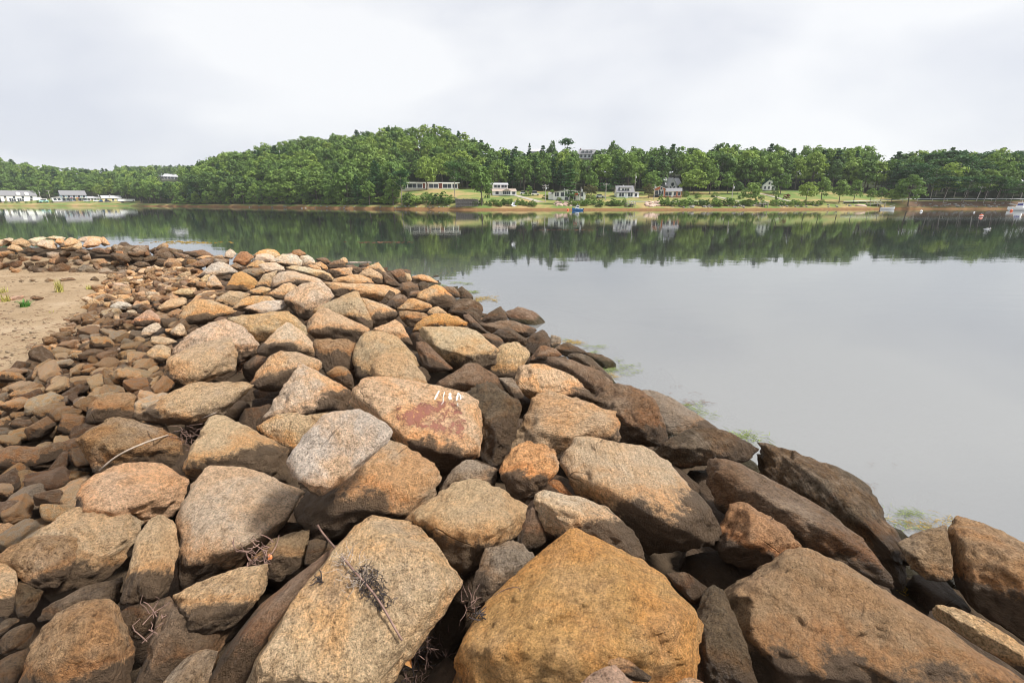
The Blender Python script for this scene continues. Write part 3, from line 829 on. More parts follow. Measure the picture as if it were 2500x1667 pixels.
brown boulder with golden ridge under the thin curved stick | brown | 0.45 | | Z8 690,640 720,580 790,510 880,470 980,430 1060,420 1130,440 1200,470 1250,490 1330,500 1400,510 1470,560 1560,560 1620,600 1660,620 1690,760 1680,830 1640,930 1580,900 1500,880 1420,860 1330,860 1180,870 1080,880 980,920 880,950 830,900 760,800 700,700 | Z8 800,630,.18 1050,700,.24 1200,590,.14 1330,720,.22 1560,680,.18
long pale topped slab left of the pale pyramid, above the curved stick | tan | 0.2 | l=0.05 k=0.3 | Z8 1190,440 1240,390 1340,330 1450,270 1560,200 1680,145 1780,115 1900,115 2020,110 2130,100 2220,115 2255,155 2240,200 2150,250 2100,300 2080,340 2000,400 1960,440 1850,470 1740,500 1660,500 1580,480 1480,490 1400,520 1320,500 1240,480 | Z8 1450,400,.2 1700,400,.24 2000,290,.22 2170,190,.16 1750,200,.1
brown boulder at the rubble edge left of the long pale topped slab | brown | 0.5 | | Z8 760,490 770,410 790,330 830,290 920,250 1020,225 1120,205 1200,220 1250,280 1280,350 1250,400 1195,460 1060,460 980,470 880,500 800,520 | Z8 880,360,.22 1150,320,.22 1000,280,.12
rough pinkish tan boulder at the left side of the pile, rubble beside it | tan | 0.25 | led=0.01 | Z5 1465,1340 1480,1260 1530,1200 1620,1150 1750,1110 1880,1080 1990,1055 2060,1060 2090,1130 2125,1190 2115,1260 2110,1320 2060,1370 1950,1410 1800,1450 1680,1500 1600,1550 Z8 1530,200 1500,150 1480,100 | Z5 1560,1260,.18 2040,1190,.2 1800,1290,.22 1700,1420,.22
large blue grey boulder with rust spot behind the rough pinkish one | pale | 0.2 | | Z5 1545,1130 1570,1080 1650,1020 1760,960 1880,910 2000,885 2080,900 2170,930 2230,970 2300,1050 2330,1100 2310,1170 2230,1230 2150,1290 2120,1260 2125,1190 2090,1130 2060,1080 1990,1070 1880,1100 1750,1130 1620,1170 1540,1210 | Z5 1720,1040,.18 2100,1080,.24 2290,1110,.18 1950,940,.1
bluish patched slab behind the pale triangular boulder, left of centre | olive | 0.2 | | Z6 0,800 60,760 160,742 240,755 320,775 400,770 480,745 530,730 560,780 600,830 680,900 700,940 640,970 560,920 500,870 440,900 360,950 290,1010 260,1030 240,940 190,880 120,830 | 
pale triangular boulder with an ochre disc on its face | pale | 0.25 | l=0.04 p=26 cuts=4 | Z6 245,1090 290,1010 350,960 420,900 470,860 520,832 570,850 640,900 720,960 780,1040 790,1090 770,1140 700,1130 600,1120 500,1110 400,1130 300,1150 260,1130 | Z6 520,880,.14 380,1080,.26 540,1050,.28 740,1060,.22
tan rounded boulder with dark underside below the pale triangular one | tan | 0.38 | l=0.03 | Z6 190,1390 230,1300 300,1200 370,1120 450,1095 560,1100 660,1110 760,1150 820,1190 835,1240 810,1290 740,1250 680,1220 640,1220 590,1270 540,1350 480,1440 420,1460 320,1450 230,1430 | Z6 380,1380,.26 560,1270,.24 300,1370,.26 700,1180,.14
tall greenish tan boulder at the centre of the pile | olive | 0.2 | | Z6 1110,1180 1115,1080 1150,1010 1200,940 1250,912 1330,915 1430,935 1500,970 1570,1010 1620,1060 1660,1130 1700,1220 1600,1150 1500,1130 1400,1140 1330,1160 1290,1220 1270,1300 1220,1340 1160,1365 1130,1320 1115,1250 | Z6 1250,1000,.14 1200,1200,.22 1550,1070,.16
flat speckled tan slab leaning against the tall greenish boulder | tan | 0.1 | l=0.04 flat=1 | Z6 1265,1285 1290,1200 1330,1130 1400,1105 1500,1100 1600,1130 1660,1190 1710,1250 1750,1330 1785,1400 1700,1430 1600,1420 1500,1380 1400,1350 1310,1340 | 
brown stained boulder left of the tall greenish one | brown | 0.55 | | Z6 760,1000 850,985 960,980 1020,1000 1080,990 1120,1020 1125,1080 1120,1180 1120,1260 1060,1280 1000,1250 930,1260 870,1300 835,1260 820,1190 770,1140 790,1060 | 
small brown stone right of the pale pyramid boulder | brown | 0.55 | | Z6 870,1290 930,1240 1000,1222 1050,1245 1100,1300 1120,1360 1120,1450 1040,1430 960,1360 | 
broad tan boulder with a brown cut face in front of the rust faced block | tan | 0.35 | l=0.04 p=26 cuts=4 | Z6 690,890 720,830 760,760 800,710 840,700 900,725 960,760 1040,810 1120,850 1190,890 1260,910 1210,940 1160,1020 1110,1010 1040,1000 960,985 860,990 780,1000 720,960 | Z6 950,850,.2 740,920,.26 930,900,.24 1000,820,.18 1150,920,.18
angular block with a bright rust red right face, upper centre | olive | 0.25 | p=28 cuts=3 | Z6 740,730 790,690 860,650 950,620 1030,580 1100,555 1150,552 1180,600 1200,680 1230,760 1260,830 1290,880 1260,915 1190,900 1120,870 1040,830 960,780 900,750 840,730 790,740 | Z6 1070,640,.24 1110,620,.26 1120,780,.24 900,690,.14
large pale domed boulder left of the rust faced block | pale | 0.28 | l=0.02 p=26 cuts=4 | Z6 490,630 540,590 620,520 680,480 760,472 850,480 900,540 945,600 900,640 830,690 750,740 720,820 700,830 640,790 560,710 530,680 | Z6 600,640,.22 800,600,.24 700,720,.2 830,520,.1
flat whitish slab left of the large pale domed boulder | white | 0.1 | | Z6 130,710 180,680 260,650 350,640 440,635 520,640 528,690 500,735 430,755 350,780 280,775 200,750 | Z6 200,710,.2 270,745,.26 420,720,.26 500,690,.18
long low tan boulder behind the rust faced block | tan | 0.25 | | Z6 850,480 940,470 1060,475 1200,485 1330,495 1420,500 1500,520 1530,560 1480,590 1440,590 1390,650 1350,660 1280,640 1180,620 1150,580 1080,580 1000,610 945,610 900,560 | 
tan boulder with a reddish left cheek right of the rust faced block | tan | 0.35 | | Z6 1180,610 1230,605 1290,630 1350,660 1420,680 1500,720 1515,770 1480,820 1420,850 1350,880 1290,895 1260,830 1230,760 1210,690 | Z6 1270,690,.18 1290,830,.22 1400,760,.18
tan humped rock between the rust faced block and the overhanging boulder | tan | 0.25 | | Z6 1290,900 1350,870 1430,835 1500,810 1540,840 1580,900 1620,960 1645,1040 1600,1050 1570,1030 1500,990 1430,950 1340,940 | 
tan triangular rock on the crest left of the steep pyramid rock | tan | 0.3 | | Z6 1505,720 1560,670 1620,620 1660,618 1720,650 1790,680 1820,690 1780,740 1700,750 1620,740 1540,735 | 
brown cracked block below the tan triangular crest rock | brown | 0.5 | | Z6 1520,740 1590,725 1700,735 1770,760 1780,790 1700,830 1650,880 1600,870 1550,820 1520,790 | 
steep brown pyramid rock with tan crest near the water, upper right | tan | 0.6 | l=0.03 | Z6 1670,610 1720,580 1790,530 1850,495 1890,505 1940,540 1990,580 2030,630 2035,680 2010,720 1960,745 1900,730 1830,690 1760,660 | Z6 1720,620,.16 1900,590,.2 1990,650,.18
small tan rock under the steep brown pyramid rock | tan | 0.3 | | Z6 1770,750 1820,700 1870,690 1920,720 1950,750 1880,780 1800,790 | 
gold flat topped rock behind the overhanging grey topped boulder | gold | 0.15 | | Z6 1640,900 1660,840 1740,790 1830,760 1920,748 2000,760 2070,775 2110,810 2140,860 2060,890 1960,900 1850,880 1760,900 1710,940 1650,930 | 
big overhanging boulder with grey top and dark groove, right of centre | olive | 0.33 | l=0.05 led=0.012 | Z6 1700,910 1740,870 1830,850 1920,850 2000,870 2100,875 2200,910 2280,960 2352,1000 Z7 390,740 420,760 435,790 420,850 390,920 350,960 280,950 200,910 100,960 50,1000 Z6 2060,1250 2000,1190 1950,1110 1850,1070 1790,1020 1740,970 | Z6 1780,980,.22 1900,1080,.25 2100,1170,.27 Z7 100,880,.26 300,800,.22 420,790,.16 Z6 1950,930,.12
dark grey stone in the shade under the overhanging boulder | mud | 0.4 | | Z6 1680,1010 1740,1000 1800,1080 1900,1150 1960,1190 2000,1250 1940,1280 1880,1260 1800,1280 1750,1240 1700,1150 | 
broad grey brown ledge behind the rust stained boulder's right end | mud | 0.35 | | A5 1710,225 1770,150 1850,110 1930,60 1990,25 2060,30 2150,80 2210,130 2290,160 Z7 320,960 380,1020 440,1060 500,1100 560,1190 480,1200 400,1150 330,1130 250,1140 180,1160 100,1170 A5 1960,290 1860,270 | 
small grey stone wedged under the left end of the bright tan block | grey | 0.4 | | Z7 430,1040 500,1035 560,1040 580,1110 620,1160 660,1200 600,1250 560,1230 500,1130 | 
craggy dark boulder in shade right of the rust stained one | dark | 0.5 | r=1.3 | A5 1980,290 2070,220 2160,225 2260,245 2330,280 Z7 520,1180 600,1240 640,1290 635,1360 605,1470 A6 200,640 120,780 60,890 20,940 A5 2250,970 2180,940 2060,910 2095,830 2095,700 2090,600 2120,540 2110,470 2115,390 2050,340 | A6 100,290,.2 A5 2220,330,.18 2250,560,.26 A6 50,620,.26
bright tan long block with flat top near the water, right of centre | cream | 0.3 | l=0.05 p=26 cuts=4 | Z7 570,1060 600,990 620,920 680,895 760,900 850,920 940,950 1040,990 1120,1020 1180,1060 1230,1110 1270,1180 1310,1210 1330,1260 1250,1260 1150,1240 1040,1220 980,1210 900,1190 850,1190 790,1220 730,1250 680,1210 620,1160 580,1110 | Z7 640,1150,.26 770,1040,.26 1000,1110,.24 1250,1210,.2 690,940,.08
gold faced upright block above the bright tan long block | tan | 0.4 | | Z7 350,960 400,910 420,850 440,780 480,750 520,720 580,715 630,735 690,780 715,830 700,880 640,910 615,940 600,1000 570,1045 500,1045 430,1050 380,1020 | Z7 540,870,.2 690,850,.16 500,790,.1 530,990,.2
grey brown block right of the gold faced upright block | mud | 0.3 | | Z7 710,900 740,820 790,760 830,747 900,760 980,800 1000,830 930,840 880,850 855,910 760,910 | 
long brown rock with a tan chipped corner near the water | mud | 0.35 | | Z7 850,910 860,860 890,830 960,830 1040,850 1140,890 1250,940 1350,970 1385,1010 1440,1070 1470,1100 1400,1130 1350,1150 1290,1190 1265,1190 1240,1120 1180,1080 1100,1040 1000,990 920,960 | 
narrow dark slab lying along the waterline beyond the long brown rock | dark | 0.5 | | Z7 1040,850 1080,810 1150,800 1210,820 1280,870 1340,930 1400,1000 1460,1050 1490,1090 1440,1090 1380,1030 1340,990 1250,960 1130,900 | 
dark wet humped rock with green weed at its foot, at the waterline | dark | 0.5 | | Z7 1200,815 1270,805 1340,820 1400,850 1460,880 1485,920 1470,970 1440,1015 1410,1010 1340,940 1270,870 | 
dark low rock at the waterline left of the wet humped one | dark | 0.5 | | Z7 930,780 980,735 1050,720 1120,750 1200,790 1230,815 1150,815 1080,825 1040,850 990,830 | 
small tan grey block touching the water below the domed brown rock | grey | 0.3 | | Z7 895,670 900,655 960,665 990,685 985,735 930,775 895,750 | 
rough dark brown block below the domed brown rock at the water | dark | 0.5 | r=1.2 | Z7 700,840 660,770 680,690 740,640 820,605 870,640 900,690 895,760 830,760 780,780 730,830 | 
domed brown rock standing highest against the water on the right | mud | 0.3 | l=0.0 | Z7 495,460 500,440 540,420 600,400 670,405 740,440 810,490 870,540 905,600 905,660 870,650 820,620 760,640 700,620 640,590 540,540 500,510 | 
dark peaked rock left of the domed brown rock by the water | dark | 0.4 | | Z7 265,540 290,490 350,450 410,410 450,395 480,430 515,520 440,540 350,560 | 
smooth dark grey slab in front of the domed brown rock | mud | 0.25 | l=0.02 | Z7 265,560 350,545 450,520 540,520 640,555 720,590 770,610 740,650 690,690 660,700 600,660 500,610 430,620 370,660 320,630 290,600 | 
dark lumpy rock below the smooth dark grey slab | dark | 0.5 | r=1.3 | Z7 370,650 420,600 500,582 570,610 640,660 690,700 670,750 600,740 490,730 440,680 | 
large dark boulder at the waterline above the dark peaked rock | dark | 0.4 | | Z7 -20,450 0,440 30,390 50,350 100,330 180,325 240,350 280,380 290,430 270,500 250,540 200,490 130,470 100,480 0,480 | 
dark brown stone standing left of the dark peaked rock | mud | 0.5 | | Z7 110,480 160,460 220,510 280,570 330,630 280,650 200,620 150,570 | 
small black stone under the large dark waterline boulder | dark | 0.5 | | Z7 120,450 170,420 220,440 260,490 250,545 180,500 | 
brown stone left of the dark lumpy rock | mud | 0.5 | | Z7 260,650 340,640 380,640 440,670 490,730 500,755 440,800 400,770 340,710 | 
dark stone left of the steep brown pyramid rock's peak | mud | 0.5 | | Z6 1610,600 1620,560 1700,545 1770,570 1700,615 1650,630 | 
dark brown rock on the far crest beside the yellow weed | mud | 0.4 | | Z6 1540,500 1550,480 1620,470 1690,500 1700,550 1620,570 1600,630 1560,600 1520,540 | 
dark cracked stone at the end of the long low tan boulder | mud | 0.5 | | Z6 1400,690 1450,620 1510,580 1570,590 1600,630 1560,670 1510,720 1450,710 | 
dark narrow stone behind the dark cracked one | dark | 0.4 | | Z6 1360,660 1400,590 1440,545 1490,575 1460,630 1420,670 | 
brown rock at the waterline under the yellow weed | mud | 0.4 | | Z6 1890,540 1900,520 1960,510 2020,520 2060,560 2070,610 2020,620 1960,580 | 
dark low rock reaching the water below the yellow weed | dark | 0.4 | | Z6 2030,550 2090,510 2140,560 2190,600 2180,640 2100,640 2060,610 | 
dark block on the crest left of the yellow weed | dark | 0.4 | | Z6 1690,500 1700,480 1750,465 1790,500 1770,560 1700,560 | 
flat tan brown rock at the far waterline, last before open water | tan | 0.4 | | Z6 1640,420 1720,400 1800,420 1860,450 1875,480 1800,475 1700,475 1640,470 | 
dark brown cube shaped rock on the far right crest | mud | 0.5 | | Z6 1440,380 1500,355 1560,360 1590,440 1600,480 1530,485 1480,440 | 
small tan rock beside the dark cube shaped crest rock | tan | 0.2 | | Z6 1570,390 1620,400 1640,450 1600,485 1575,450 | 
dark flat stones wedge below the dark cube shaped rock | dark | 0.4 | | Z6 1380,380 1420,400 1450,440 1520,480 1545,510 1400,505 1380,460 | 
tan peaked rock leaning right on the far crest | tan | 0.4 | | Z6 1160,410 1200,360 1260,345 1330,380 1380,420 1390,490 1340,500 1300,470 1240,430 | 
brown tan broken rock standing on the far crest | tan | 0.45 | led=0.02 | Z6 1190,360 1260,320 1330,295 1360,320 1400,370 1420,420 1380,440 1330,390 1260,355 | 
pale tan mound rock behind the long low tan boulder | tan | 0.15 | | Z6 915,500 940,440 1030,415 1130,402 1220,410 1290,450 1310,500 1200,500 1060,490 940,490 | 
brown tan block in the far row, squared | tan | 0.45 | p=28 | Z6 890,360 960,345 1050,345 1100,340 1105,410 1020,430 940,440 900,400 | 
dark brown rock at the back of the far row | mud | 0.5 | | Z6 875,325 930,285 1000,270 1050,300 1030,345 960,350 890,355 | 
small tan rock topping the dark brown far row rock | tan | 0.2 | | Z6 985,275 1020,250 1050,260 1065,300 1040,310 1000,290 | 
dark brown rock furthest right on the skyline of the far row | mud | 0.5 | | Z6 770,270 830,250 890,270 895,310 860,320 800,295 | 
brown sloping stone right of the squared far row block | mud | 0.5 | | Z6 1040,330 1100,320 1180,350 1190,380 1120,410 1100,370 | 
largest whitish boulder in the far row, flat topped | white | 0.1 | p=26 | Z6 365,295 420,250 480,220 560,218 620,240 655,280 650,330 580,345 500,335 440,315 380,310 | 
whitish grey boulder right of the largest whitish far row boulder | white | 0.15 | | Z6 630,245 700,230 740,250 770,285 760,330 700,325 655,325 640,270 | 
tan stone right of the whitish grey far row boulder | tan | 0.3 | | Z6 770,300 820,290 870,320 885,360 820,370 770,345 | 
brown tan low stone below the whitish grey far row boulder | tan | 0.45 | | Z6 655,325 740,310 820,340 830,370 740,385 680,355 | 
long pale tan slab below the whitish far row boulders | pale | 0.2 | | Z6 500,345 540,315 620,320 700,345 780,360 860,365 920,400 940,440 910,480 840,460 760,420 650,395 560,370 | 
broad pale boulder with a ridge, middle of the far part of the pile | pale | 0.25 | l=0.02 | Z6 365,530 380,450 420,400 480,370 560,375 650,390 740,410 830,450 835,490 700,495 620,525 560,500 480,520 400,540 | 
pale tan wedge left of the broad pale ridged boulder | olive | 0.2 | | Z6 230,525 270,450 320,400 380,375 430,370 410,430 380,490 365,525 300,530 | 
grey stone left of the pale tan wedge in the far part | grey | 0.15 | | Z6 95,380 160,345 250,350 310,340 300,400 270,450 200,415 130,400 | 
pale grey stone behind the pale tan wedge | pale | 0.15 | | Z6 260,325 330,295 420,300 490,340 500,370 440,380 380,385 310,390 | 
reddish pointed boulder in the far row on the left | rust | 0.15 | | Z5 2085,370 2110,320 2150,280 2190,272 2250,295 2280,320 2250,360 2190,410 2130,390 | 
tan stone behind the reddish pointed boulder | tan | 0.2 | | Z6 145,350 190,300 250,275 300,290 310,335 250,365 | 
tan domed boulder on the far skyline, left of the whitish ones | tan | 0.2 | | Z6 200,250 260,190 330,175 400,180 450,210 470,245 400,275 300,245 | 
pale boulder in front of the tan domed skyline boulder | pale | 0.15 | | Z6 215,290 240,225 320,215 400,235 420,275 360,305 280,295 | 
orange tan rock on the far skyline above the whitish boulders | rust | 0.1 | | Z6 550,225 580,185 630,180 690,220 640,250 590,250 | 
tan stone left of the large pale domed boulder | tan | 0.25 | | Z6 340,590 420,530 480,490 540,475 590,500 625,525 560,580 500,630 450,640 400,620 | 
low tan stone in front of the gold domed rock | tan | 0.25 | | Z6 140,570 200,530 290,512 350,515 375,540 330,590 250,600 | 
tan grey slab left of the flat whitish slab, weathered dark on top | olive | 0.2 | | Z6 30,710 80,640 160,600 250,595 380,600 420,640 350,655 260,665 180,700 110,750 | 
gold domed rock in the left part of the far pile | gold | 0.2 | | Z5 2020,610 2060,530 2100,470 2160,450 2230,480 2310,530 2300,580 2240,630 2170,615 2100,625 | 
big tan brown rock rising from the rubble edge | tan | 0.3 | | Z5 1600,890 1620,820 1680,740 1760,700 1850,705 1950,740 2060,770 2140,800 2100,840 2000,870 1850,920 1700,940 1630,920 | 
pale flat stone above the big tan brown rubble edge rock | olive | 0.15 | | Z5 1910,720 1960,680 2040,670 2050,630 2110,625 2250,650 2200,700 2140,740 2090,780 2000,750 | 
pinkish peaked rock in the middle of the rubble | pink | 0.2 | | Z5 1170,910 1240,850 1300,810 1340,795 1390,820 1450,860 1520,910 1480,940 1350,945 1250,955 | 
small white rock lying on the rubble near the sand | white | 0.0 | l=0.015 | Z5 985,775 1010,735 1060,715 1130,725 1190,745 1225,775 1160,795 1060,800 | 
pale tilted stone right of the pinkish peaked rock | pale | 0.15 | l=0.015 | Z5 1265,1000 1290,960 1360,920 1410,910 1450,950 1400,1010 1330,1050 1280,1050 | 
flat olive stone beside the rough pinkish tan boulder | olive | 0.2 | l=0.01 | Z5 1345,1090 1360,1035 1440,1030 1540,1045 1590,1080 1520,1120 1400,1125 | 
blocky tan stone left of the large blue grey boulder | tan | 0.25 | | Z5 1310,1190 1400,1110 1470,1110 1530,1140 1540,1230 1470,1280 1400,1270 | 
greyish stone between pinkish peaked rock and big tan brown one | pale | 0.15 | | Z5 1530,1000 1580,940 1620,915 1660,960 1650,1020 1590,1040 | 
large white pointed rock at the far left of the pile | white | 0.08 | cuts=4 | Z5 1770,505 1820,440 1900,380 1980,365 2060,390 2120,430 2145,460 2080,475 2000,495 1900,505 | 
dark topped long stone behind the large white pointed rock | grey | 0.2 | | Z5 1660,415 1730,370 1820,335 1890,330 1920,355 1870,390 1810,420 1740,415 | 
tan stone left of the dark topped long stone | tan | 0.2 | | Z5 1560,390 1580,340 1630,330 1690,370 1675,405 | 
dark grey rock at the corner where the two rock arms meet | dark | 0.3 | | Z5 1330,370 1370,330 1450,335 1540,355 1530,395 1430,405 1350,400 | 
pale grey triangular stone below the large white pointed rock | pale | 0.1 | | Z5 1850,580 1870,510 1910,480 1960,520 2000,590 1940,610 1880,605 | 
tan stone left of the pale grey triangular one | tan | 0.2 | | Z5 1785,530 1840,480 1890,480 1860,540 1830,560 1800,555 | 
smaller tan stone in the rubble below the white pointed rock | tan | 0.2 | | Z5 1680,560 1740,510 1790,510 1805,560 1730,575 | 
tan wedge in the rubble left of the gold domed rock | tan | 0.25 | | Z5 1550,650 1620,600 1700,595 1760,630 1800,670 1740,680 1690,700 1600,680 | 
tan rounded stone above the big tan brown rubble edge rock's left end | tan | 0.25 | | Z5 1410,790 1500,710 1600,680 1670,690 1675,750 1590,780 1480,820 | 
pale grey round rock standing against the water at the far left row | pale | 0.1 | | Z5 2010,330 2030,270 2070,250 2120,290 2080,340 | 
tan stone between reddish pointed boulder and white skyline rocks | tan | 0.2 | | Z5 2200,420 2260,370 2352,350 2390,380 2352,430 | 
small grey stone below the reddish pointed boulder | grey | 0.15 | | Z5 2060,410 2110,370 2180,410 2150,440 | 
grey flat stone right of the large white pointed rock | grey | 0.1 | | Z5 2155,450 2250,425 2352,430 2380,460 2310,510 2230,490 | 
pale boulder cut by the left edge on the far rock arm | pale | 0.1 | z=1.35 | Z5 -60,190 0,165 60,170 100,180 20,225 -60,240 | 
pale flat rock at the back of the far arm near the left edge | pale | 0.1 | z=1.45 | Z5 20,165 80,150 120,155 110,190 60,185 | 
tan rounded boulder on the far arm, second from the left edge | tan | 0.15 | z=1.3 | Z5 50,220 110,170 190,150 250,170 285,210 250,240 150,230 | 
tan low boulder below the second rounded one on the far arm | tan | 0.15 | z=1.2 | Z5 60,240 110,205 180,225 210,260 150,280 90,270 | 
greyish pale boulder on the crest of the far arm | pale | 0.1 | z=1.4 | Z5 250,170 320,145 390,135 420,150 350,195 300,230 270,200 | 
round pale boulder, frontmost on the far arm's crest | pale | 0.15 | z=1.25 | Z5 325,215 350,180 420,168 470,170 515,210 510,255 450,262 380,250 | 
pale long boulder at the back of the far arm's crest | pale | 0.1 | z=1.45 | Z5 415,150 470,130 540,135 590,150 560,180 500,175 | 
brown tan round stone between two pale boulders on the far arm | tan | 0.3 | z=1.35 | Z5 490,185 530,150 570,165 580,205 540,225 | 
grey domed boulder on the far arm behind the mottled one | pale | 0.15 | z=1.4 | Z5 530,235 570,180 630,145 680,155 700,195 660,220 600,235 | 
large mottled boulder at the front of the far arm's crest | olive | 0.3 | z=1.22 | Z5 545,255 600,195 680,170 730,190 740,240 690,275 620,275 | 
pale flat boulder topping the right end of the far arm | pale | 0.1 | z=1.4 | Z5 690,180 720,145 800,135 870,130 910,150 850,175 770,190 | 
round light tan boulder below the flat topping one on the far arm | pale | 0.15 | z=1.28 | Z5 740,235 760,180 830,155 890,155 912,195 880,230 800,245 | 
tan rock ending the pale crest of the far arm on the right | tan | 0.35 | z=1.3 | Z5 880,160 930,140 960,170 990,210 940,225 910,210 | 
dark low rock under the large mottled boulder on the far arm | dark | 0.3 | z=1.05 | Z5 665,280 700,250 760,250 800,275 780,300 720,295 | 
long dark tan rock under the round light tan boulder, far arm | mud | 0.3 | z=1.0 | Z5 790,270 830,240 900,238 970,245 1020,270 990,300 920,295 850,285 | 
black rounded rock rising alone against the bright water gap | dark | 0.2 | z=0.75 | Z5 1055,215 1090,185 1130,185 1170,210 1195,245 1130,245 | 
broad dark sloping rock below the alone black rounded one | dark | 0.3 | z=0.85 | Z5 1025,270 1060,235 1150,250 1230,300 1280,355 1220,370 1120,345 1050,310 | 
dark brown rock in the low dark row, left part | dark | 0.4 | z=0.8 | Z5 1215,270 1280,250 1340,270 1360,310 1300,325 1240,300 | 
small dark rock at the back of the low dark row | dark | 0.3 | z=0.75 | Z5 1330,265 1390,240 1420,255 1380,300 | 
black angular rock in the middle of the low dark row | dark | 0.2 | z=0.75 | Z5 1365,315 1370,300 1430,270 1500,265 1560,300 1570,350 1480,355 | 
flat dark rock along the back of the low dark row | dark | 0.3 | z=0.7 | Z5 1440,265 1540,250 1640,255 1650,295 1560,300 | 
brown rock in front of the flat dark back rock | mud | 0.4 | z=0.7 | Z5 1560,280 1640,290 1700,310 1660,340 1570,335 | 
long brown hump beside the bright water gap | mud | 0.4 | z=0.7 | Z5 1650,280 1740,260 1820,255 1880,275 1930,315 1850,330 1760,335 1700,320 | 
dark stone in front of the dark row's left part | dark | 0.4 | z=0.75 | Z5 1280,340 1340,310 1420,320 1380,360 1300,380 | 
tan flat stone before the long brown hump | tan | 0.3 | z=0.8 | Z5 1740,340 1820,310 1890,310 1860,345 1780,355 | 
dark stone right of the orange wooden stake | dark | 0.4 | z=0.7 | Z5 1190,390 1240,355 1320,370 1350,400 1250,415 | 
smooth dark rock behind the orange wooden stake | dark | 0.3 | z=0.85 | Z5 985,300 1050,280 1130,300 1180,345 1130,390 1060,365 | 
black stone wedged low on the far arm near the left | dark | 0.2 | z=1.05 | Z5 220,260 260,230 310,260 335,285 260,285 | 
dark flat stone on the sand left of the dry grass tuft | mud | 0.3 | st=1 z=0.45 | Z5 395,533 430,512 490,525 485,542 440,548 | 
dark stone on the sand just right of the tall grass tuft | mud | 0.3 | st=1 z=0.45 | Z5 525,530 545,513 610,520 640,502 685,525 670,540 600,545 | 
dark pointed stone on the sand nearest the rubble edge | dark | 0.2 | st=1 z=0.45 | Z5 806,530 825,505 850,495 893,525 870,540 | 
small dark stone on the sand, second from the photo's left edge | mud | 0.3 | st=1 z=0.45 | Z5 163,538 190,523 220,536 | 
thin brown stone on the sand between two small dark ones | mud | 0.3 | st=1 z=0.45 | Z5 255,532 285,517 325,530 290,540 | 
brown flat stone on the sand behind the green plant | mud | 0.3 | st=1 z=0.45 | Z5 268,683 310,666 395,685 380,705 290,706 | 
pale flat slab half buried in the sand by the green plant | pink | 0.1 | st=1 z=0.42 | Z5 -20,705 60,690 130,668 210,665 215,695 120,728 0,735 |
"""
for i_, s_ in enumerate(x for x in ROCK_SPECS.strip().splitlines() if x.strip()):
    make_rock(s_, i_)

_BV = {}
def rock_hit(px, py, only=None):
    """first boulder surface seen through a pixel of the photograph"""
    d = Vector(ray(px, py)).normalized()
    best = None
    for k, (ob, V, F, bb) in enumerate(ROCKS):
        if not (bb[0] - 15 < px < bb[1] + 15 and bb[2] - 15 < py < bb[3] + 15):
            continue
        if k not in _BV:
            _BV[k] = BVHTree.FromPolygons([tuple(q) for q in V], [tuple(int(a) for a in f) for f in F])
        h = _BV[k].ray_cast(Vector(EYE), d)
        if h[0] is not None and (best is None or h[3] < best[1]):
            best = (h[0], h[3], k)
    if best is None:
        t, dd = hit_h(px, py, ground_z)
        p = EYE + dd * (t or 10)
        return Vector(p), -1
    return best[0], best[2]

# ------------------------------------------------------------------ loose rubble between the sand and the boulders
def in_poly(px, py, P):
    P = np.asarray(P)
    x1, y1 = P[:, 0], P[:, 1]
    x2, y2 = np.roll(x1, -1), np.roll(y1, -1)
    px, py = np.atleast_1d(px)[:, None], np.atleast_1d(py)[:, None]
    c = ((y1 > py) != (y2 > py)) & (px < (x2 - x1) * (py - y1) / np.where(y2 == y1, 1e-9, y2 - y1) + x1)
    return c.sum(1) % 2 == 1
RUB_AREA = parse("S -120,1330 -120,940 0,905 60,868 110,820 150,800 165,765 200,730 235,700 262,672 300,655 330,645 430,640 500,660 560,700 580,760 520,800 470,860 440,980 300,1060 190,1180 120,1260 40,1320")
ARM_AREA = parse("Z5 -200,425 -200,255 60,255 260,255 560,250 760,265 1000,215 1300,235 1650,250 1900,270 2010,340 1900,360 1600,400 1300,420 1185,440 1080,455 900,455 600,436 300,427")
HERO = []
for s_ in (x for x in ROCK_SPECS.strip().splitlines() if x.strip()):
    HERO.append(np.array([(q[0], q[1]) for q in parse(s_.split('|')[4])]))
def in_hero(u, v):
    r = np.zeros(len(u), bool)
    for Pg in HERO:
        r |= in_poly(u, v, Pg)
    return r

def stone_shape(seed, level):
    rg = np.random.default_rng(seed)
    pts = rg.uniform(-1, 1, (10, 3)) * np.array((1.0, 0.78, 0.62))
    pts = np.vstack([pts, np.array([(sx * 0.7, sy * 0.55, sz * 0.42) for sx in (-1, 1) for sy in (-1, 1) for sz in (-1, 1)]) * rg.uniform(0.7, 1.1, (8, 1))])
    V, F = stone_surface(pts - pts.mean(0), level, 45, seed, 8, 1.0, 0.012)
    return V / np.abs(V).max(), F
STONES = []
for k in range(26):
    V, F = stone_shape(3000 + k, 4)
    me = mesh_np("stone", V, F, True)
    me.materials.append(M_ROCK)
    me.attributes.new("crust", 'FLOAT', 'POINT').data.foreach_set("value", (V[:, 2] * 0.7 + 0.5).astype(np.float32))
    STONES.append((me, stone_shape(3000 + k, 3)))

def poisson(n, xr, yr, dist, seed):
    rg = np.random.default_rng(seed)
    pts, cell = [], {}
    for _ in range(n):
        p = (rg.uniform(*xr), rg.uniform(*yr))
        k = (int(p[0] // dist), int(p[1] // dist))
        if any((p[0] - q[0]) ** 2 + (p[1] - q[1]) ** 2 < dist * dist for i in (-1, 0, 1) for j in (-1, 0, 1) for q in cell.get((k[0] + i, k[1] + j), ())):
            continue
        cell.setdefault(k, []).append(p)
        pts.append(p)
    return np.array(pts)

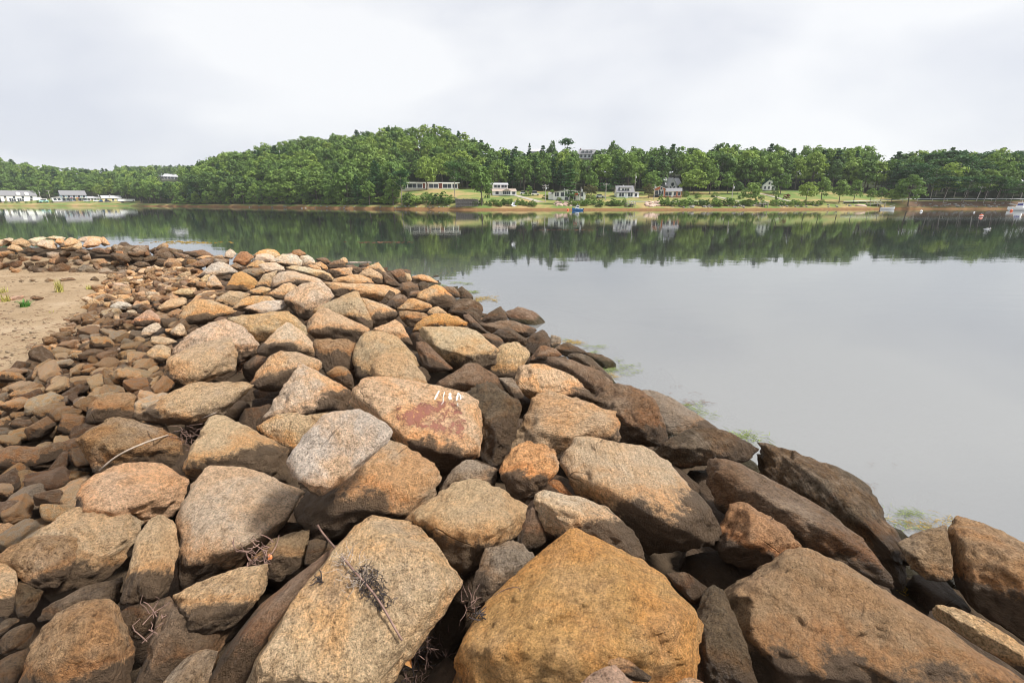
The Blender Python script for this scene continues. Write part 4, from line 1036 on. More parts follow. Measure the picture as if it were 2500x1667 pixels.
cand = []      # x, y, z, size, zone, tone
def add_layer(n, dist, size, zoff, seed, area, xr, yr, tones, zone):
    rg = np.random.default_rng(seed)
    P = poisson(n, xr, yr, dist, seed)
    Z = H(P[:, 0], P[:, 1])
    u, v, _ = project(np.stack([P[:, 0], P[:, 1], Z + 0.05], 1))
    ok = in_poly(u, v, area) & ~in_hero(u, v)
    for (x, y), z in zip(P[ok], Z[ok]):
        cand.append((x, y, z + rg.uniform(*zoff), rg.uniform(*size), zone, tones[rg.integers(len(tones))]))
add_layer(14000, 0.125, (0.09, 0.16), (-0.16, -0.05), 11, RUB_AREA, (-17, 1), (0.5, 17.5), ['tan', 'brown', 'mud', 'brown', 'tan', 'grey', 'mud', 'tan'], 'rub')
add_layer(3000, 0.26, (0.12, 0.20), (-0.10, 0.01), 12, RUB_AREA, (-17, 1), (0.5, 17.5), ['tan', 'brown', 'brown', 'tan', 'mud', 'pale'], 'rub')
add_layer(9000, 0.20, (0.18, 0.32), (-0.14, 0.0), 13, ARM_AREA, (-36, -6), (15.5, 21), ['mud', 'dark', 'dark', 'mud', 'brown', 'grey'], 'arm')
# loose single stones strewn at the rubble's sandy edge
rg = np.random.default_rng(21)
info = []
for x, y, z, s, zone, tone in cand:
    u, v, d = project(np.array((x, y, z)))
    info.append((s / d, u, v))
order = sorted(range(len(cand)), key=lambda i: -info[i][0])
TW = {'pale': 'pale', 'tan': 'tan', 'brown': 'brown', 'mud': 'dark brown', 'olive': 'greenish tan', 'pink': 'pinkish', 'dark': 'blackish', 'grey': 'grey'}
single = [i for i in order if cand[i][4] == 'rub' and -10 < info[i][1]][:290]
single_set = set(single)
nsm, made = len(STONES), []
SV, SF, ST, SCR, nb = [], [], [], [], 0
for i, (x, y, z, s, zone, tone) in enumerate(cand):
    c = np.array(TONE[tone]) * rg.uniform(0.75, 1.12) * (1 + rg.uniform(-0.03, 0.03, 3))
    damp = 0.50 + 0.5 * float(sstep((z - 0.45) / 0.35)) if zone == 'rub' else 0.8
    rot = Matrix.Rotation(rg.uniform(0, 6.28), 3, 'Z') @ Matrix.Rotation(rg.normal() * 0.35, 3, 'X') @ Matrix.Rotation(rg.normal() * 0.35, 3, 'Y')
    k = int(rg.integers(nsm))
    sc = np.array((s, s * rg.uniform(0.75, 1.0), s * rg.uniform(0.7, 1.0)))
    low = z < 0.72
    if i in single_set:
        me = STONES[k][0]
        o = bpy.data.objects.new("rubble_stone", me)
        COL.objects.link(o)
        o.location = (x, y, z)
        o.rotation_euler = rot.to_euler()
        o.scale = sc
        o.color = (*(c * (1.0 if low else 1.22)), 0.50 if low else 0.20)
        u, v = info[i][1], info[i][2]
        flat_, long_ = sc[2] / s, sc[1] / s
        shp = "flat" if flat_ < 0.79 else "long" if long_ < 0.83 else "blocky" if flat_ > 0.93 else "angular"
        size_ = "fist sized" if s < 0.125 else "small" if s < 0.155 else "larger"
        where = ("in the near left rubble by the big boulders" if v > 1010 else "in the rubble below the sand" if v > 850 else
                 "in the middle of the rubble beside the sand" if v > 745 else "in the far upper rubble below the wooden stake")
        tag(o, "%s %s %s stone %s" % (size_, TW[tone], shp, where), "stone", "%s %s %s stones %s" % (size_, TW[tone], shp, where))
    else:
        V, F = STONES[k][1]
        Vt = (V * sc) @ np.array(rot).T + np.array((x, y, z))
        SV.append(Vt); SF.append(F + nb); nb += len(V)
        ST.append(np.tile(np.append(c * (1.0 if low else 1.22), 1), (len(V), 1)))
        SCR.append(Vt[:, 2] - z + 0.5)
# deep filling seen only through the gaps between the boulders
P = poisson(2600, (-10, 6), (0.3, 18), 0.30, 31)
Zs = H(P[:, 0], P[:, 1])
for (x, y), z in zip(P, Zs):
    xs_, xw_ = np.interp(y, _SY, _SX), np.interp(y, _WY, _WX)
    if x < xs_ + 1.2 or x > xw_ + 1.7 or (x * x + y * y) < 1.0:
        continue
    s = rg.uniform(0.16, 0.30)
    V, F = STONES[int(rg.integers(nsm))][1]
    rot = np.array(Matrix.Rotation(rg.uniform(0, 6.28), 3, 'Z') @ Matrix.Rotation(rg.normal() * 0.5, 3, 'X'))
    Vt = (V * s) @ rot.T + np.array((x, y, z - (0.36 if x < xw_ else 0.34) + rg.uniform(-0.08, 0.06)))
    SV.append(Vt); SF.append(F + nb); nb += len(V)
    c = np.array(TONE['mud']) * rg.uniform(0.6, 1.2)
    ST.append(np.tile(np.append(c, 1), (len(V), 1)))
    SCR.append(Vt[:, 2] - z + 0.5)
me = mesh_np("rubble", np.vstack(SV), np.vstack(SF), True)
me.attributes.new("tone", 'FLOAT_COLOR', 'POINT').data.foreach_set("color", np.vstack(ST).astype(np.float32).ravel())
me.attributes.new("crust", 'FLOAT', 'POINT').data.foreach_set("value", np.concatenate(SCR).astype(np.float32))
rub = link("rubble", me, M_RUBBLE)
rub.color = (0.3, 0.2, 0.1, 0.4)
tag(rub, "loose rubble stones filling the gaps below the boulders and the far arm", kind="stuff")
print("rubble", len(cand), "single", len(single), "tris", len(me.polygons))

# ------------------------------------------------------------------ far shore terrain
def slope_at(tanth, py):
    yc = (py - CY) / FPX
    den = CP - yc * SP
    return (SP + yc * CP) / (den * np.sqrt(1 + tanth ** 2))
def px_to_tan(px, py=490.0):
    yc = (py - CY) / FPX
    return (px - CX) / FPX / (CP - yc * SP)
# columns: pixel column, [(metres behind the waterline, image row of the ground there)...]
COLS = [
    (-900, [(0, 503.5), (4, 500), (12, 497), (26, 493), (45, 485), (75, 466), (120, 440), (170, 420), (420, 440)]),
    (0,    [(0, 503.5), (4, 500), (12, 497), (26, 493), (45, 487), (75, 468), (120, 438), (170, 420), (420, 440)]),
    (150,  [(0, 503.5), (4, 500), (12, 497), (26, 493), (45, 486), (75, 472), (120, 456), (170, 447), (420, 448)]),
    (290,  [(0, 503.5), (4, 500), (12, 497), (26, 493), (45, 487), (75, 474), (120, 460), (200, 449), (420, 432)]),
    (350,  [(0, 504), (4, 500), (12, 497), (30, 492), (60, 486), (90, 476), (130, 462), (220, 446), (420, 430)]),
    (470,  [(0, 505), (4, 500), (14, 494), (35, 482), (60, 468), (100, 460), (160, 456), (240, 444), (420, 431)]),
    (520,  [(0, 505.5), (4, 500), (14, 490), (35, 466), (60, 446), (80, 438), (150, 440), (240, 440), (420, 434)]),
    (600,  [(0, 506.5), (4, 500), (14, 488), (40, 452), (70, 424), (90, 419), (150, 424), (240, 430), (420, 440)]),
    (750,  [(0, 508.5), (4, 501), (14, 488), (40, 456), (70, 422), (110, 391), (140, 390), (240, 410), (420, 430)]),
    (930,  [(0, 511), (4, 502), (14, 490), (40, 460), (70, 428), (110, 388), (140, 367), (240, 390), (420, 420)]),
    (985,  [(0, 511.5), (4, 503), (10, 493), (25, 478), (50, 462), (64, 460), (100, 402), (142, 363), (240, 380), (420, 420)]),
    (1080, [(0, 512.5), (4, 503), (9, 492), (25, 478), (50, 462), (64, 460), (100, 404), (142, 362), (240, 380), (420, 420)]),
    (1140, [(0, 513), (4, 504), (9, 492), (25, 482), (50, 468), (64, 462), (100, 415), (140, 386), (240, 400), (420, 420)]),
    (1210, [(0, 513), (5, 504), (14, 496), (26, 486), (42, 477), (60, 466), (100, 432), (140, 414), (240, 420), (420, 430)]),
    (1400, [(0, 513), (5, 504), (14, 496), (24, 489), (40, 479), (60, 468), (100, 434), (128, 420), (240, 422), (420, 425)]),
    (1800, [(0, 513), (5, 504), (14, 496), (24, 489), (40, 479), (60, 467), (100, 437), (128, 424), (240, 424), (420, 425)]),
    (2070, [(0, 511.5), (5, 503), (14, 495), (24, 488), (40, 477), (60, 464), (90, 444), (120, 436), (240, 434), (420, 434)]),
    (2230, [(0, 511), (3, 506), (7, 497), (10, 492), (18, 491), (26, 487), (50, 470), (90, 450), (130, 443), (240, 440), (420, 440)]),
    (2500, [(0, 511), (3, 506), (7, 497), (10, 492), (18, 491), (26, 487), (50, 472), (90, 455), (130, 448), (240, 445), (420, 445)]),
    (3600, [(0, 511), (3, 506), (7, 497), (10, 492), (18, 491), (26, 487), (50, 472), (90, 455), (130, 448), (240, 445), (420, 445)]),
]
SROW = np.array([-30, 0, 2, 4, 6, 8, 10, 12, 14, 18, 22, 26, 32, 38, 44, 50, 56, 62, 68, 76, 84, 92, 100, 110, 120, 130, 142, 156, 170, 190, 220, 260, 320, 420.0])
COLT = np.array([px_to_tan(c[0]) for c in COLS])
COL0 = np.array([c[1][0][1] for c in COLS])
COLP = np.array([[np.interp(s, [q[0] for q in c[1]], [q[1] for q in c[1]]) for s in SROW] for c in COLS])
def shore_r(tt):
    return CAMZ / slope_at(tt, np.interp(tt, COLT, COL0))
TT = np.concatenate([np.linspace(COLT[0], px_to_tan(-100), 14), px_to_tan(np.arange(-80, 2600, 16.0)), np.linspace(px_to_tan(2640), COLT[-1], 14)])
FZ = np.zeros((len(SROW), len(TT)))
FR = shore_r(TT)
for j, s in enumerate(SROW):
    py = np.interp(TT, COLT, COLP[:, j])
    FZ[j] = CAMZ - (FR + s) * slope_at(TT, py) if s > 0 else -3.2 if s < 0 else 0.0
FZ[1] = -0.15
def far_z(x, y):
    """height of the far shore (arrays)"""
    x, y = np.asarray(x, float), np.asarray(y, float)
    tt = x / y
    r = np.hypot(x, y)
    s = np.clip(r - shore_r(tt), SROW[0], SROW[-1])
    fi = np.clip(np.interp(tt, TT, np.arange(len(TT))), 0, len(TT) - 1.001)
    fj = np.clip(np.interp(s, SROW, np.arange(len(SROW))), 0, len(SROW) - 1.001)
    i, j = fi.astype(int), fj.astype(int)
    a, b_ = fi - i, fj - j
    return ((FZ[j, i] * (1 - a) + FZ[j, i + 1] * a) * (1 - b_) + (FZ[j + 1, i] * (1 - a) + FZ[j + 1, i + 1] * a) * b_)
def far_s(x, y):
    return np.hypot(x, y) - shore_r(np.asarray(x) / np.asarray(y))
def far_hit(px, py):
    """where the far ground lies under a pixel of the photograph"""
    d = ray(px, py)
    rr = math.hypot(d[0], d[1])
    r0 = float(shore_r(d[0] / d[1]))
    t = np.arange(r0 - 3, r0 + 420, 0.4) / rr
    P = EYE + t[:, None] * d
    below = P[:, 2] <= far_z(P[:, 0], P[:, 1])
    k = int(np.argmax(below)) if below.any() else len(t) - 1
    return P[k]
def at_px(px, s, dz=0.0):
    """point s metres behind the waterline in an image column"""
    tt = px_to_tan(px)
    r = shore_r(tt) + s
    x, y = r * tt / math.sqrt(1 + tt * tt), r / math.sqrt(1 + tt * tt)
    return np.array((x, y, float(far_z(x, y)) + dz))
def zdepth(P):
    d = np.asarray(P) - EYE
    return d[1] * CP - d[2] * SP

FV = np.stack([((FR[None] + SROW[:, None]) * (TT / np.sqrt(1 + TT ** 2))[None]).ravel(),
               ((FR[None] + SROW[:, None]) * (1 / np.sqrt(1 + TT ** 2))[None]).ravel(), FZ.ravel()], 1)
nj, ni = FZ.shape
FV[:, 2] += np.where((np.tile(SROW[:, None], (1, len(TT))).ravel() > 64), 0.22 * fbm(FV * np.array((0.12, 0.12, 0)), 3, 3), 0)
ii = np.arange(nj * ni).reshape(nj, ni)
FF = np.stack([ii[:-1, :-1].ravel(), ii[:-1, 1:].ravel(), ii[1:, 1:].ravel(), ii[1:, :-1].ravel()], 1)

def forest_mask(px, s):
    """1 where woods cover the ground (px: image column)"""
    lim = np.interp(px, [-900, 300, 330, 350, 470, 520, 960, 985, 1125, 1150, 1210, 1300, 1800, 2060, 2090, 2200, 2240, 3600],
                    [44, 44, 40, 14, 6, 4, 4, 69, 69, 62, 62, 60, 62, 58, 52, 40, 20, 20])
    return s > lim
m, n, l, b = new_mat("far_bank")
tc = N(n, "TexCoord")
n1 = N(n, "TexNoise", Scale=0.09, Detail=5.0, Roughness=0.6)
n2 = N(n, "TexNoise", Scale=0.8, Detail=5.0, Roughness=0.7)
for q in (n1, n2):
    l.new(tc.outputs["Object"], q.inputs["Vector"])
lawn = ramp(n, [(0.42, (0.11, 0.18, 0.045)), (0.52, (0.24, 0.23, 0.08)), (0.62, (0.38, 0.26, 0.13))])
l.new(n1.outputs["Fac"], lawn.inputs["Fac"])
c = mixc(n, l, mth(n, l, 'MULTIPLY', n2.outputs["Fac"], 0.5), lawn.outputs["Color"], (0.14, 0.15, 0.05))
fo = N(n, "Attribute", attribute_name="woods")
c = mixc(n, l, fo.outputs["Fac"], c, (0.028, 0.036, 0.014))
kelp = mixc(n, l, n2.outputs["Fac"], (0.075, 0.04, 0.018), (0.29, 0.16, 0.07))
bk = N(n, "Attribute", attribute_name="beach")
sepb = mth(n, l, 'ADD', bk.outputs["Fac"], mth(n, l, 'MULTIPLY', mth(n, l, 'SUBTRACT', n2.outputs["Fac"], 0.5), 0.8))
c = mixc(n, l, mth(n, l, 'MULTIPLY', mth(n, l, 'SUBTRACT', sepb, 0.45), 5.0, clamp=True), c, kelp)
er = N(n, "Attribute", attribute_name="earth")
c = mixc(n, l, er.outputs["Fac"], c, mixc(n, l, n2.outputs["Fac"], (0.07, 0.045, 0.03), (0.20, 0.13, 0.085)))
l.new(c, b.inputs["Base Color"])
b.inputs["Roughness"].default_value = 0.95
b.inputs["Specular IOR Level"].default_value = 0.1
fme = mesh_np("far_shore", FV, FF, True)
PXC = CX + FPX * (CP - (490 - CY) / FPX * SP) * TT
Pg, Sg = np.meshgrid(PXC, SROW)
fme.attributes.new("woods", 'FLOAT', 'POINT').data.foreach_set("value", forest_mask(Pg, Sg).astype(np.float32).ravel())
fme.attributes.new("beach", 'FLOAT', 'POINT').data.foreach_set("value", np.clip(1.15 - Sg / np.where(Pg < 340, 2.2, 4.2), 0, 1).astype(np.float32).ravel())
fme.attributes.new("earth", 'FLOAT', 'POINT').data.foreach_set("value", ((Sg > 2.5) & (Sg < 10.5) & (Pg > 2215)).astype(np.float32).ravel())
far_shore = tag(link("terrain", fme, m), kind="structure")

# ------------------------------------------------------------------ trees
def leaf_mat(name, joined=False, stops=None):
    m, n, l, b = new_mat(name)
    tc = N(n, "TexCoord")
    if joined:
        f = N(n, "Attribute", attribute_name="tint").outputs["Fac"]
    else:
        f = N(n, "ObjectInfo").outputs["Random"]
    r = ramp(n, stops)
    l.new(f, r.inputs["Fac"])
    no = N(n, "TexNoise", Scale=0.35 if joined else 5.0, Detail=3.0)
    l.new(tc.outputs["Object"], no.inputs["Vector"])
    v = ramp(n, [(0.3, (0.72, 0.74, 0.7)), (0.7, (1.25, 1.22, 1.2))])
    l.new(no.outputs["Fac"], v.inputs["Fac"])
    l.new(mixc(n, l, 1.0, r.outputs["Color"], v.outputs["Color"], 'MULTIPLY'), b.inputs["Base Color"])
    b.inputs["Roughness"].default_value = 0.75
    b.inputs["Specular IOR Level"].default_value = 0.15
    tr = N(n, "BsdfTranslucent")
    l.new(mixc(n, l, 1.0, r.outputs["Color"], (1.2, 1.25, 0.75), 'MULTIPLY'), tr.inputs["Color"])
    mx = N(n, "MixShader")
    mx.inputs[0].default_value = 0.22
    l.new(b.outputs[0], mx.inputs[1])
    l.new(tr.outputs[0], mx.inputs[2])
    l.new(mx.outputs[0], n["Material Output"].inputs["Surface"])
    return m
BROAD = [(0.0, (0.080, 0.138, 0.043)), (0.45, (0.124, 0.205, 0.050)), (0.8, (0.176, 0.262, 0.058)), (1.0, (0.225, 0.305, 0.066))]
PINE = [(0.0, (0.036, 0.085, 0.036)), (0.6, (0.055, 0.120, 0.042)), (1.0, (0.085, 0.155, 0.048))]
M_BROAD, M_PINE = leaf_mat("broad_leaves", stops=BROAD), leaf_mat("pine_needles", stops=PINE)
M_BRIGHT = leaf_mat("bright_leaves", stops=[(0, (0.135, 0.22, 0.055)), (1, (0.185, 0.265, 0.07))])
M_OLIVE = leaf_mat("olive_leaves", stops=[(0, (0.095, 0.095, 0.04)), (1, (0.13, 0.115, 0.055))])
M_RED = leaf_mat("red_leaves", stops=[(0, (0.13, 0.030, 0.022)), (1, (0.20, 0.055, 0.035))])
M_BARK = simple_mat("bark", (0.12, 0.10, 0.085), 0.9, 0.3, 6.0)
M_PALEBARK = simple_mat("pale_bark", (0.30, 0.27, 0.235), 0.9, 0.25, 6.0)

def leaf_quads(C, Nn, size, rg):
    """quads centred at C facing about Nn"""
    k = len(C)
    a = rg.normal(size=(k, 3))
    a -= Nn * np.sum(a * Nn, 1)[:, None]
    a /= np.linalg.norm(a, axis=1)[:, None] + 1e-9
    b_ = np.cross(Nn, a)
    s = size * rg.uniform(0.6, 1.25, (k, 1))
    e = rg.uniform(0.5, 0.9, (k, 1))
    V = np.stack([C - a * s, C - b_ * s * e, C + a * s, C + b_ * s * e], 1).reshape(-1, 3)
    return V
def crown_broad(seed, clumps=44, per=26, size=0.040, zc=0.56, rx=0.36, rz=0.42):
    rg = np.random.default_rng(seed)
    cc = []
    lob = rg.normal(size=(5, 3)); lob /= np.linalg.norm(lob, axis=1)[:, None]
    while len(cc) < clumps:
        d = rg.normal(size=3); d /= np.linalg.norm(d)
        if d[2] < -0.75: continue
        r = rg.uniform(0.35, 1.0) ** 0.5 * (0.80 + 0.24 * max((lob @ d).max(), 0))
        w = 1.0 - 0.25 * max(d[2], 0)
        cc.append((d[0] * rx * r * w, d[1] * rx * r * w, zc + d[2] * rz * r))
    cc = np.array(cc)
    out = []
    for c in cc:
        q = rg.normal(size=(per, 3)); q /= np.linalg.norm(q, axis=1)[:, None]
        q[:, 2] = np.where(q[:, 2] < -0.35, -q[:, 2], q[:, 2])
        R = rg.uniform(0.075, 0.135)
        nn = q * 0.8 + rg.normal(size=(per, 3)) * 0.35 + np.array((0, 0, 0.25))
        nn /= np.linalg.norm(nn, axis=1)[:, None]
        out.append(leaf_quads(c + q * R * np.array((1.1, 1.1, 0.8)) * rg.uniform(0.65, 1.1, (per, 1)), nn, size, rg))
    return np.vstack(out)
def crown_pine(seed, tiers=11, size=0.034, z0=0.22, w=0.26, gap=0.0, per=17):
    rg = np.random.default_rng(seed)
    out = []
    for t in range(tiers):
        f = t / (tiers - 1)
        z = z0 + (1 - z0) * f * 0.97
        L = w * (1 - f) ** 0.65 * rg.uniform(0.75, 1.15) + 0.025
        nb = int(rg.integers(5, 8))
        for k in range(nb):
            if rg.random() < gap: continue
            an = rg.uniform(0, 6.28)
            Lb = L * rg.uniform(0.6, 1.15)
            m_ = per
            rr = rg.uniform(0.2, 1, m_) * Lb
            C = np.stack([np.cos(an) * rr, np.sin(an) * rr, z + rr * rg.uniform(-0.05, 0.22) + rg.normal(size=m_) * 0.010], 1)
            C[:, :2] += rg.normal(size=(m_, 2)) * 0.035 * (0.4 + Lb / w)
            nn = rg.normal(size=(m_, 3)) * 0.45 + np.array((np.cos(an) * 0.3, np.sin(an) * 0.3, 0.9))
            nn /= np.linalg.norm(nn, axis=1)[:, None]
            out.append(leaf_quads(C, nn, size, rg))
    return np.vstack(out)
def crown_umbrella(seed):
    """old pine with flat tufted plates high on a bare stem"""
    rg = np.random.default_rng(seed)
    out = []
    for t in range(15):
        z = rg.uniform(0.48, 0.98)
        an, rr = rg.uniform(0, 6.28), rg.uniform(0.04, 0.30) * (1.15 - 0.6 * abs(z - 0.72) / 0.3)
        c = np.array((math.cos(an) * rr, math.sin(an) * rr, z))
        m_ = 60
        q = rg.normal(size=(m_, 3)) * np.array((0.075, 0.075, 0.016))
        nn = rg.normal(size=(m_, 3)) * 0.5 + np.array((0, 0, 0.9))
        nn /= np.linalg.norm(nn, axis=1)[:, None]
        out.append(leaf_quads(c + q, nn, 0.03, rg))
    return np.vstack(out)
def quads_mesh(name, V, mat):
    me = mesh_np(name, V, np.arange(len(V)).reshape(-1, 4))
    me.materials.append(mat)
    return me
def trunk_mesh(seed, h=0.72, r=0.020, limbs=5, mat=None, bend=0.03):
    rg = np.random.default_rng(seed)
    mb = MB()
    pts = [(rg.normal() * bend * f, rg.normal() * bend * f, h * f - 0.02) for f in np.linspace(0, 1, 5)]
    mb.tube(pts, [r * (1 - 0.75 * f) for f in np.linspace(0, 1, 5)], 6)
    for k in range(limbs):
        f = rg.uniform(0.45, 0.95)
        i = min(int(f * 4), 3)
        p0 = np.array(pts[i]) + (np.array(pts[i + 1]) - np.array(pts[i])) * (f * 4 - i)
        an = rg.uniform(0, 6.28)
        L = rg.uniform(0.10, 0.24)
        mb.tube([p0, p0 + np.array((math.cos(an) * L * .6, math.sin(an) * L * .6, L * .35)), p0 + np.array((math.cos(an) * L, math.sin(an) * L, L * 0.8))], [r * .4, r * .28, r * .12], 4)
    me = bpy.data.meshes.new("trunk")
    me.from_pydata(mb.v, [], mb.f)
    me.materials.append(mat or M_BARK)
    return me
SPEC = {
    'broad': ([quads_mesh("crown", crown_broad(40 + k, rx=(0.36, 0.33, 0.40, 0.30, 0.36, 0.38)[k], rz=(0.42, 0.43, 0.40, 0.44, 0.42, 0.41)[k]), M_BROAD) for k in range(6)],
              [trunk_mesh(50 + k) for k in range(3)]),
    'pine': ([quads_mesh("crown", crown_pine(60 + k, w=(0.24, 0.28, 0.22, 0.30)[k], gap=(0, .1, .15, .05)[k]), M_PINE) for k in range(4)],
             [trunk_mesh(70 + k, h=0.95, r=0.014, limbs=0, bend=0.008) for k in range(2)]),
    'umbrella': ([quads_mesh("crown", crown_umbrella(80 + k), M_PINE) for k in range(4)], [trunk_mesh(84 + k, h=0.9, r=0.013, limbs=9, mat=M_PALEBARK, bend=0.02) for k in range(3)]),
    'bright': ([quads_mesh("crown", crown_broad(90 + k), M_BRIGHT) for k in range(3)], [trunk_mesh(94 + k) for k in range(2)]),
    'olive': ([quads_mesh("crown", crown_broad(100 + k, zc=0.55, rx=0.46, rz=0.42), M_OLIVE) for k in range(2)], [trunk_mesh(104, h=0.5)]),
    'red': ([quads_mesh("crown", crown_broad(110, clumps=30, zc=0.55, rx=0.4), M_RED)], [trunk_mesh(114)]),
    'shrub': ([quads_mesh("foliage", crown_broad(120 + k, clumps=30, zc=0.40, rx=0.44, rz=0.46, size=0.055), M_BROAD) for k in range(4)], [trunk_mesh(126, h=0.4, r=0.03)]),
    'brightshrub': ([quads_mesh("foliage", crown_broad(130 + k, clumps=30, zc=0.40, rx=0.44, rz=0.46, size=0.055), M_BRIGHT) for k in range(2)], [trunk_mesh(136, h=0.4, r=0.03)]),
    'redshrub': ([quads_mesh("foliage", crown_broad(140, clumps=30, zc=0.42, rx=0.46, rz=0.44, size=0.055), M_RED)], [trunk_mesh(146, h=0.4, r=0.03)]),
}
TREE_NAME = {'broad': 'broadleaf_tree', 'pine': 'pine_tree', 'umbrella': 'pine_tree', 'bright': 'broadleaf_tree', 'olive': 'broadleaf_tree', 'red': 'broadleaf_tree',
             'shrub': 'shrub', 'brightshrub': 'shrub', 'redshrub': 'shrub'}
RT = np.random.default_rng(77)
def tree(kind, P, h, w, label, group=None, lean=0.0):
    crowns, trunks = SPEC[kind]
    t = empty(TREE_NAME[kind], (P[0], P[1], P[2] - 0.15), RT.uniform(0, 6.28))
    if lean:
        t.rotation_euler = (0, lean, RT.uniform(-0.3, 0.3))
    cm = crowns[int(RT.integers(len(crowns)))]
    a = link(cm.name.split('.')[0], cm, None, t)
    b_ = link("trunk", trunks[int(RT.integers(len(trunks)))], None, t)
    base_w = {'pine': 0.52, 'umbrella': 0.62}.get(kind, 0.86 if 'shrub' not in kind else 1.06)
    a.scale = (w / base_w, w / base_w, h)
    b_.scale = (h, h, h)
    tag(t, label, "shrub" if 'shrub' in kind else "tree", group)
    return t
def tree_px(kind, px, base, top, wpx, label, group=None, lean=0.0, s=None):
    P = far_hit(px, base) if s is None else at_px(px, s)
    zc = zdepth(P)
    h = (base - top) * zc / FPX if s is None else max(1.0, (project(P)[1] - top) * zc / FPX)
    return tree(kind, P, h, wpx * zc / FPX, label, group, lean)

# --- trees one can tell apart
for a in [
    ('pine', 1391, 498, 404, 46, "tall pine standing before the long white house"),
    ('bright', 1443, 478, 422, 40, "bright green rounded tree behind the olive brown bush, right of the long white house"),
    ('olive', 1440, 483, 451, 42, "olive brown bushy tree right of the long white house"),
    ('umbrella', 1476, 484, 444, 34, "thin flat topped pine left of the small white cottage"),
    ('broad', 1590, 474, 417, 58, "rounded broadleaf tree between the cottage and the orange brick house"),
    ('olive', 1583, 484, 450, 26, "slim olive tree at the left corner of the orange brick house"),
    ('broad', 1694, 474, 416, 76, "large dense broadleaf tree right of the orange brick house"),
    ('bright', 1733, 474, 414, 44, "lighter tree touching the large dense one right of the brick house"),
    ('bright', 1684, 468, 416, 36, "lighter tree behind the orange brick house's right end"),
    ('bright', 1775, 474, 423, 36, "upright light green tree right of the pale utility pole on the lawn"),
    ('broad', 1801, 474, 443, 34, "grey green rounded tree on the lawn edge left of the green roofed house"),
    ('bright', 1829, 502, 447, 46, "bushy bank tree below the green roofed house"),
    ('bright', 1843, 478, 446, 40, "light green tree at the left side of the green roofed house"),
    ('pine', 1888, 478, 450, 16, "small dark conifer before the green roofed house"),
    ('broad', 1905, 474, 425, 46, "leafy tree at the right side of the green roofed house"),
    ('broad', 1967, 498, 446, 48, "bushy broadleaf tree on the bank right of the red bush"),
    ('bright', 2003, 494, 436, 38, "light green tree with a visible trunk on the tan slope"),
    ('bright', 2048, 496, 440, 42, "rounded green tree on the tan slope, left of a pair"),
    ('bright', 2084, 494, 441, 36, "rounded green tree on the tan slope, right of a pair"),
    ('broad', 2124, 494, 460, 26, "first of three round trees in a row by the road end"),
    ('broad', 2148, 494, 458, 26, "middle of three round trees in a row by the road end"),
    ('broad', 2176, 496, 461, 36, "widest of three round trees in a row by the road end"),
    ('broad', 2216, 503, 428, 72, "large tree standing on the shore above the small boat dock"),
    ('bright', 30, 491, 449, 30, "leafy tree in front of the white house with dormers"),
    ('bright', 88, 487, 455, 36, "rounded tree right of the white house with dormers"),
    ('umbrella', 982, 503, 417, 50, "half bare brownish pine left of the low glass fronted house"),
    ('broad', 1042, 464, 384, 56, "broadleaf tree splitting the view of the low glass fronted house"),
    ('umbrella', 1111, 484, 398, 52, "bare stemmed tree at the right end of the glass fronted house"),
    ('broad', 1176, 503, 414, 66, "dense tree on the shore right of the stone retaining wall"),
    ('red', 1018, 402, 350, 12, "small dead reddish tree high on the wooded hill"),
    ('red', 804, 470, 432, 14, "small reddish tree low on the wooded hill"),
    ('red', 1207, 440, 380, 8, "thin dead brown tree at the right foot of the hill"),
    ('broad', 1346, 430, 348, 32, "dark rounded tree rising over the ridge behind the white houses"),
    ('umbrella', 1382, 428, 345, 40, "open tufted pine on the ridge beside the grey hilltop house"),
    ('broad', 1491, 430, 348, 38, "tall rounded tree highest on the ridge right of the grey hilltop house"),
    ('pine', 1292, 430, 356, 16, "narrow dark conifer on the ridge left of centre"),
    ('bright', 1404, 470, 398, 24, "slim light green tree among dark pines behind the long white house"),
    ('bright', 775, 488, 420, 66, "light green broadleaf tree on the hill's lower slope"),
    ('bright', 850, 492, 416, 60, "rounded mid green tree on the hill's lower slope"),
    ('bright', 620, 470, 392, 40, "light green tree near the left end of the hill"),
]:
    tree_px(*a)
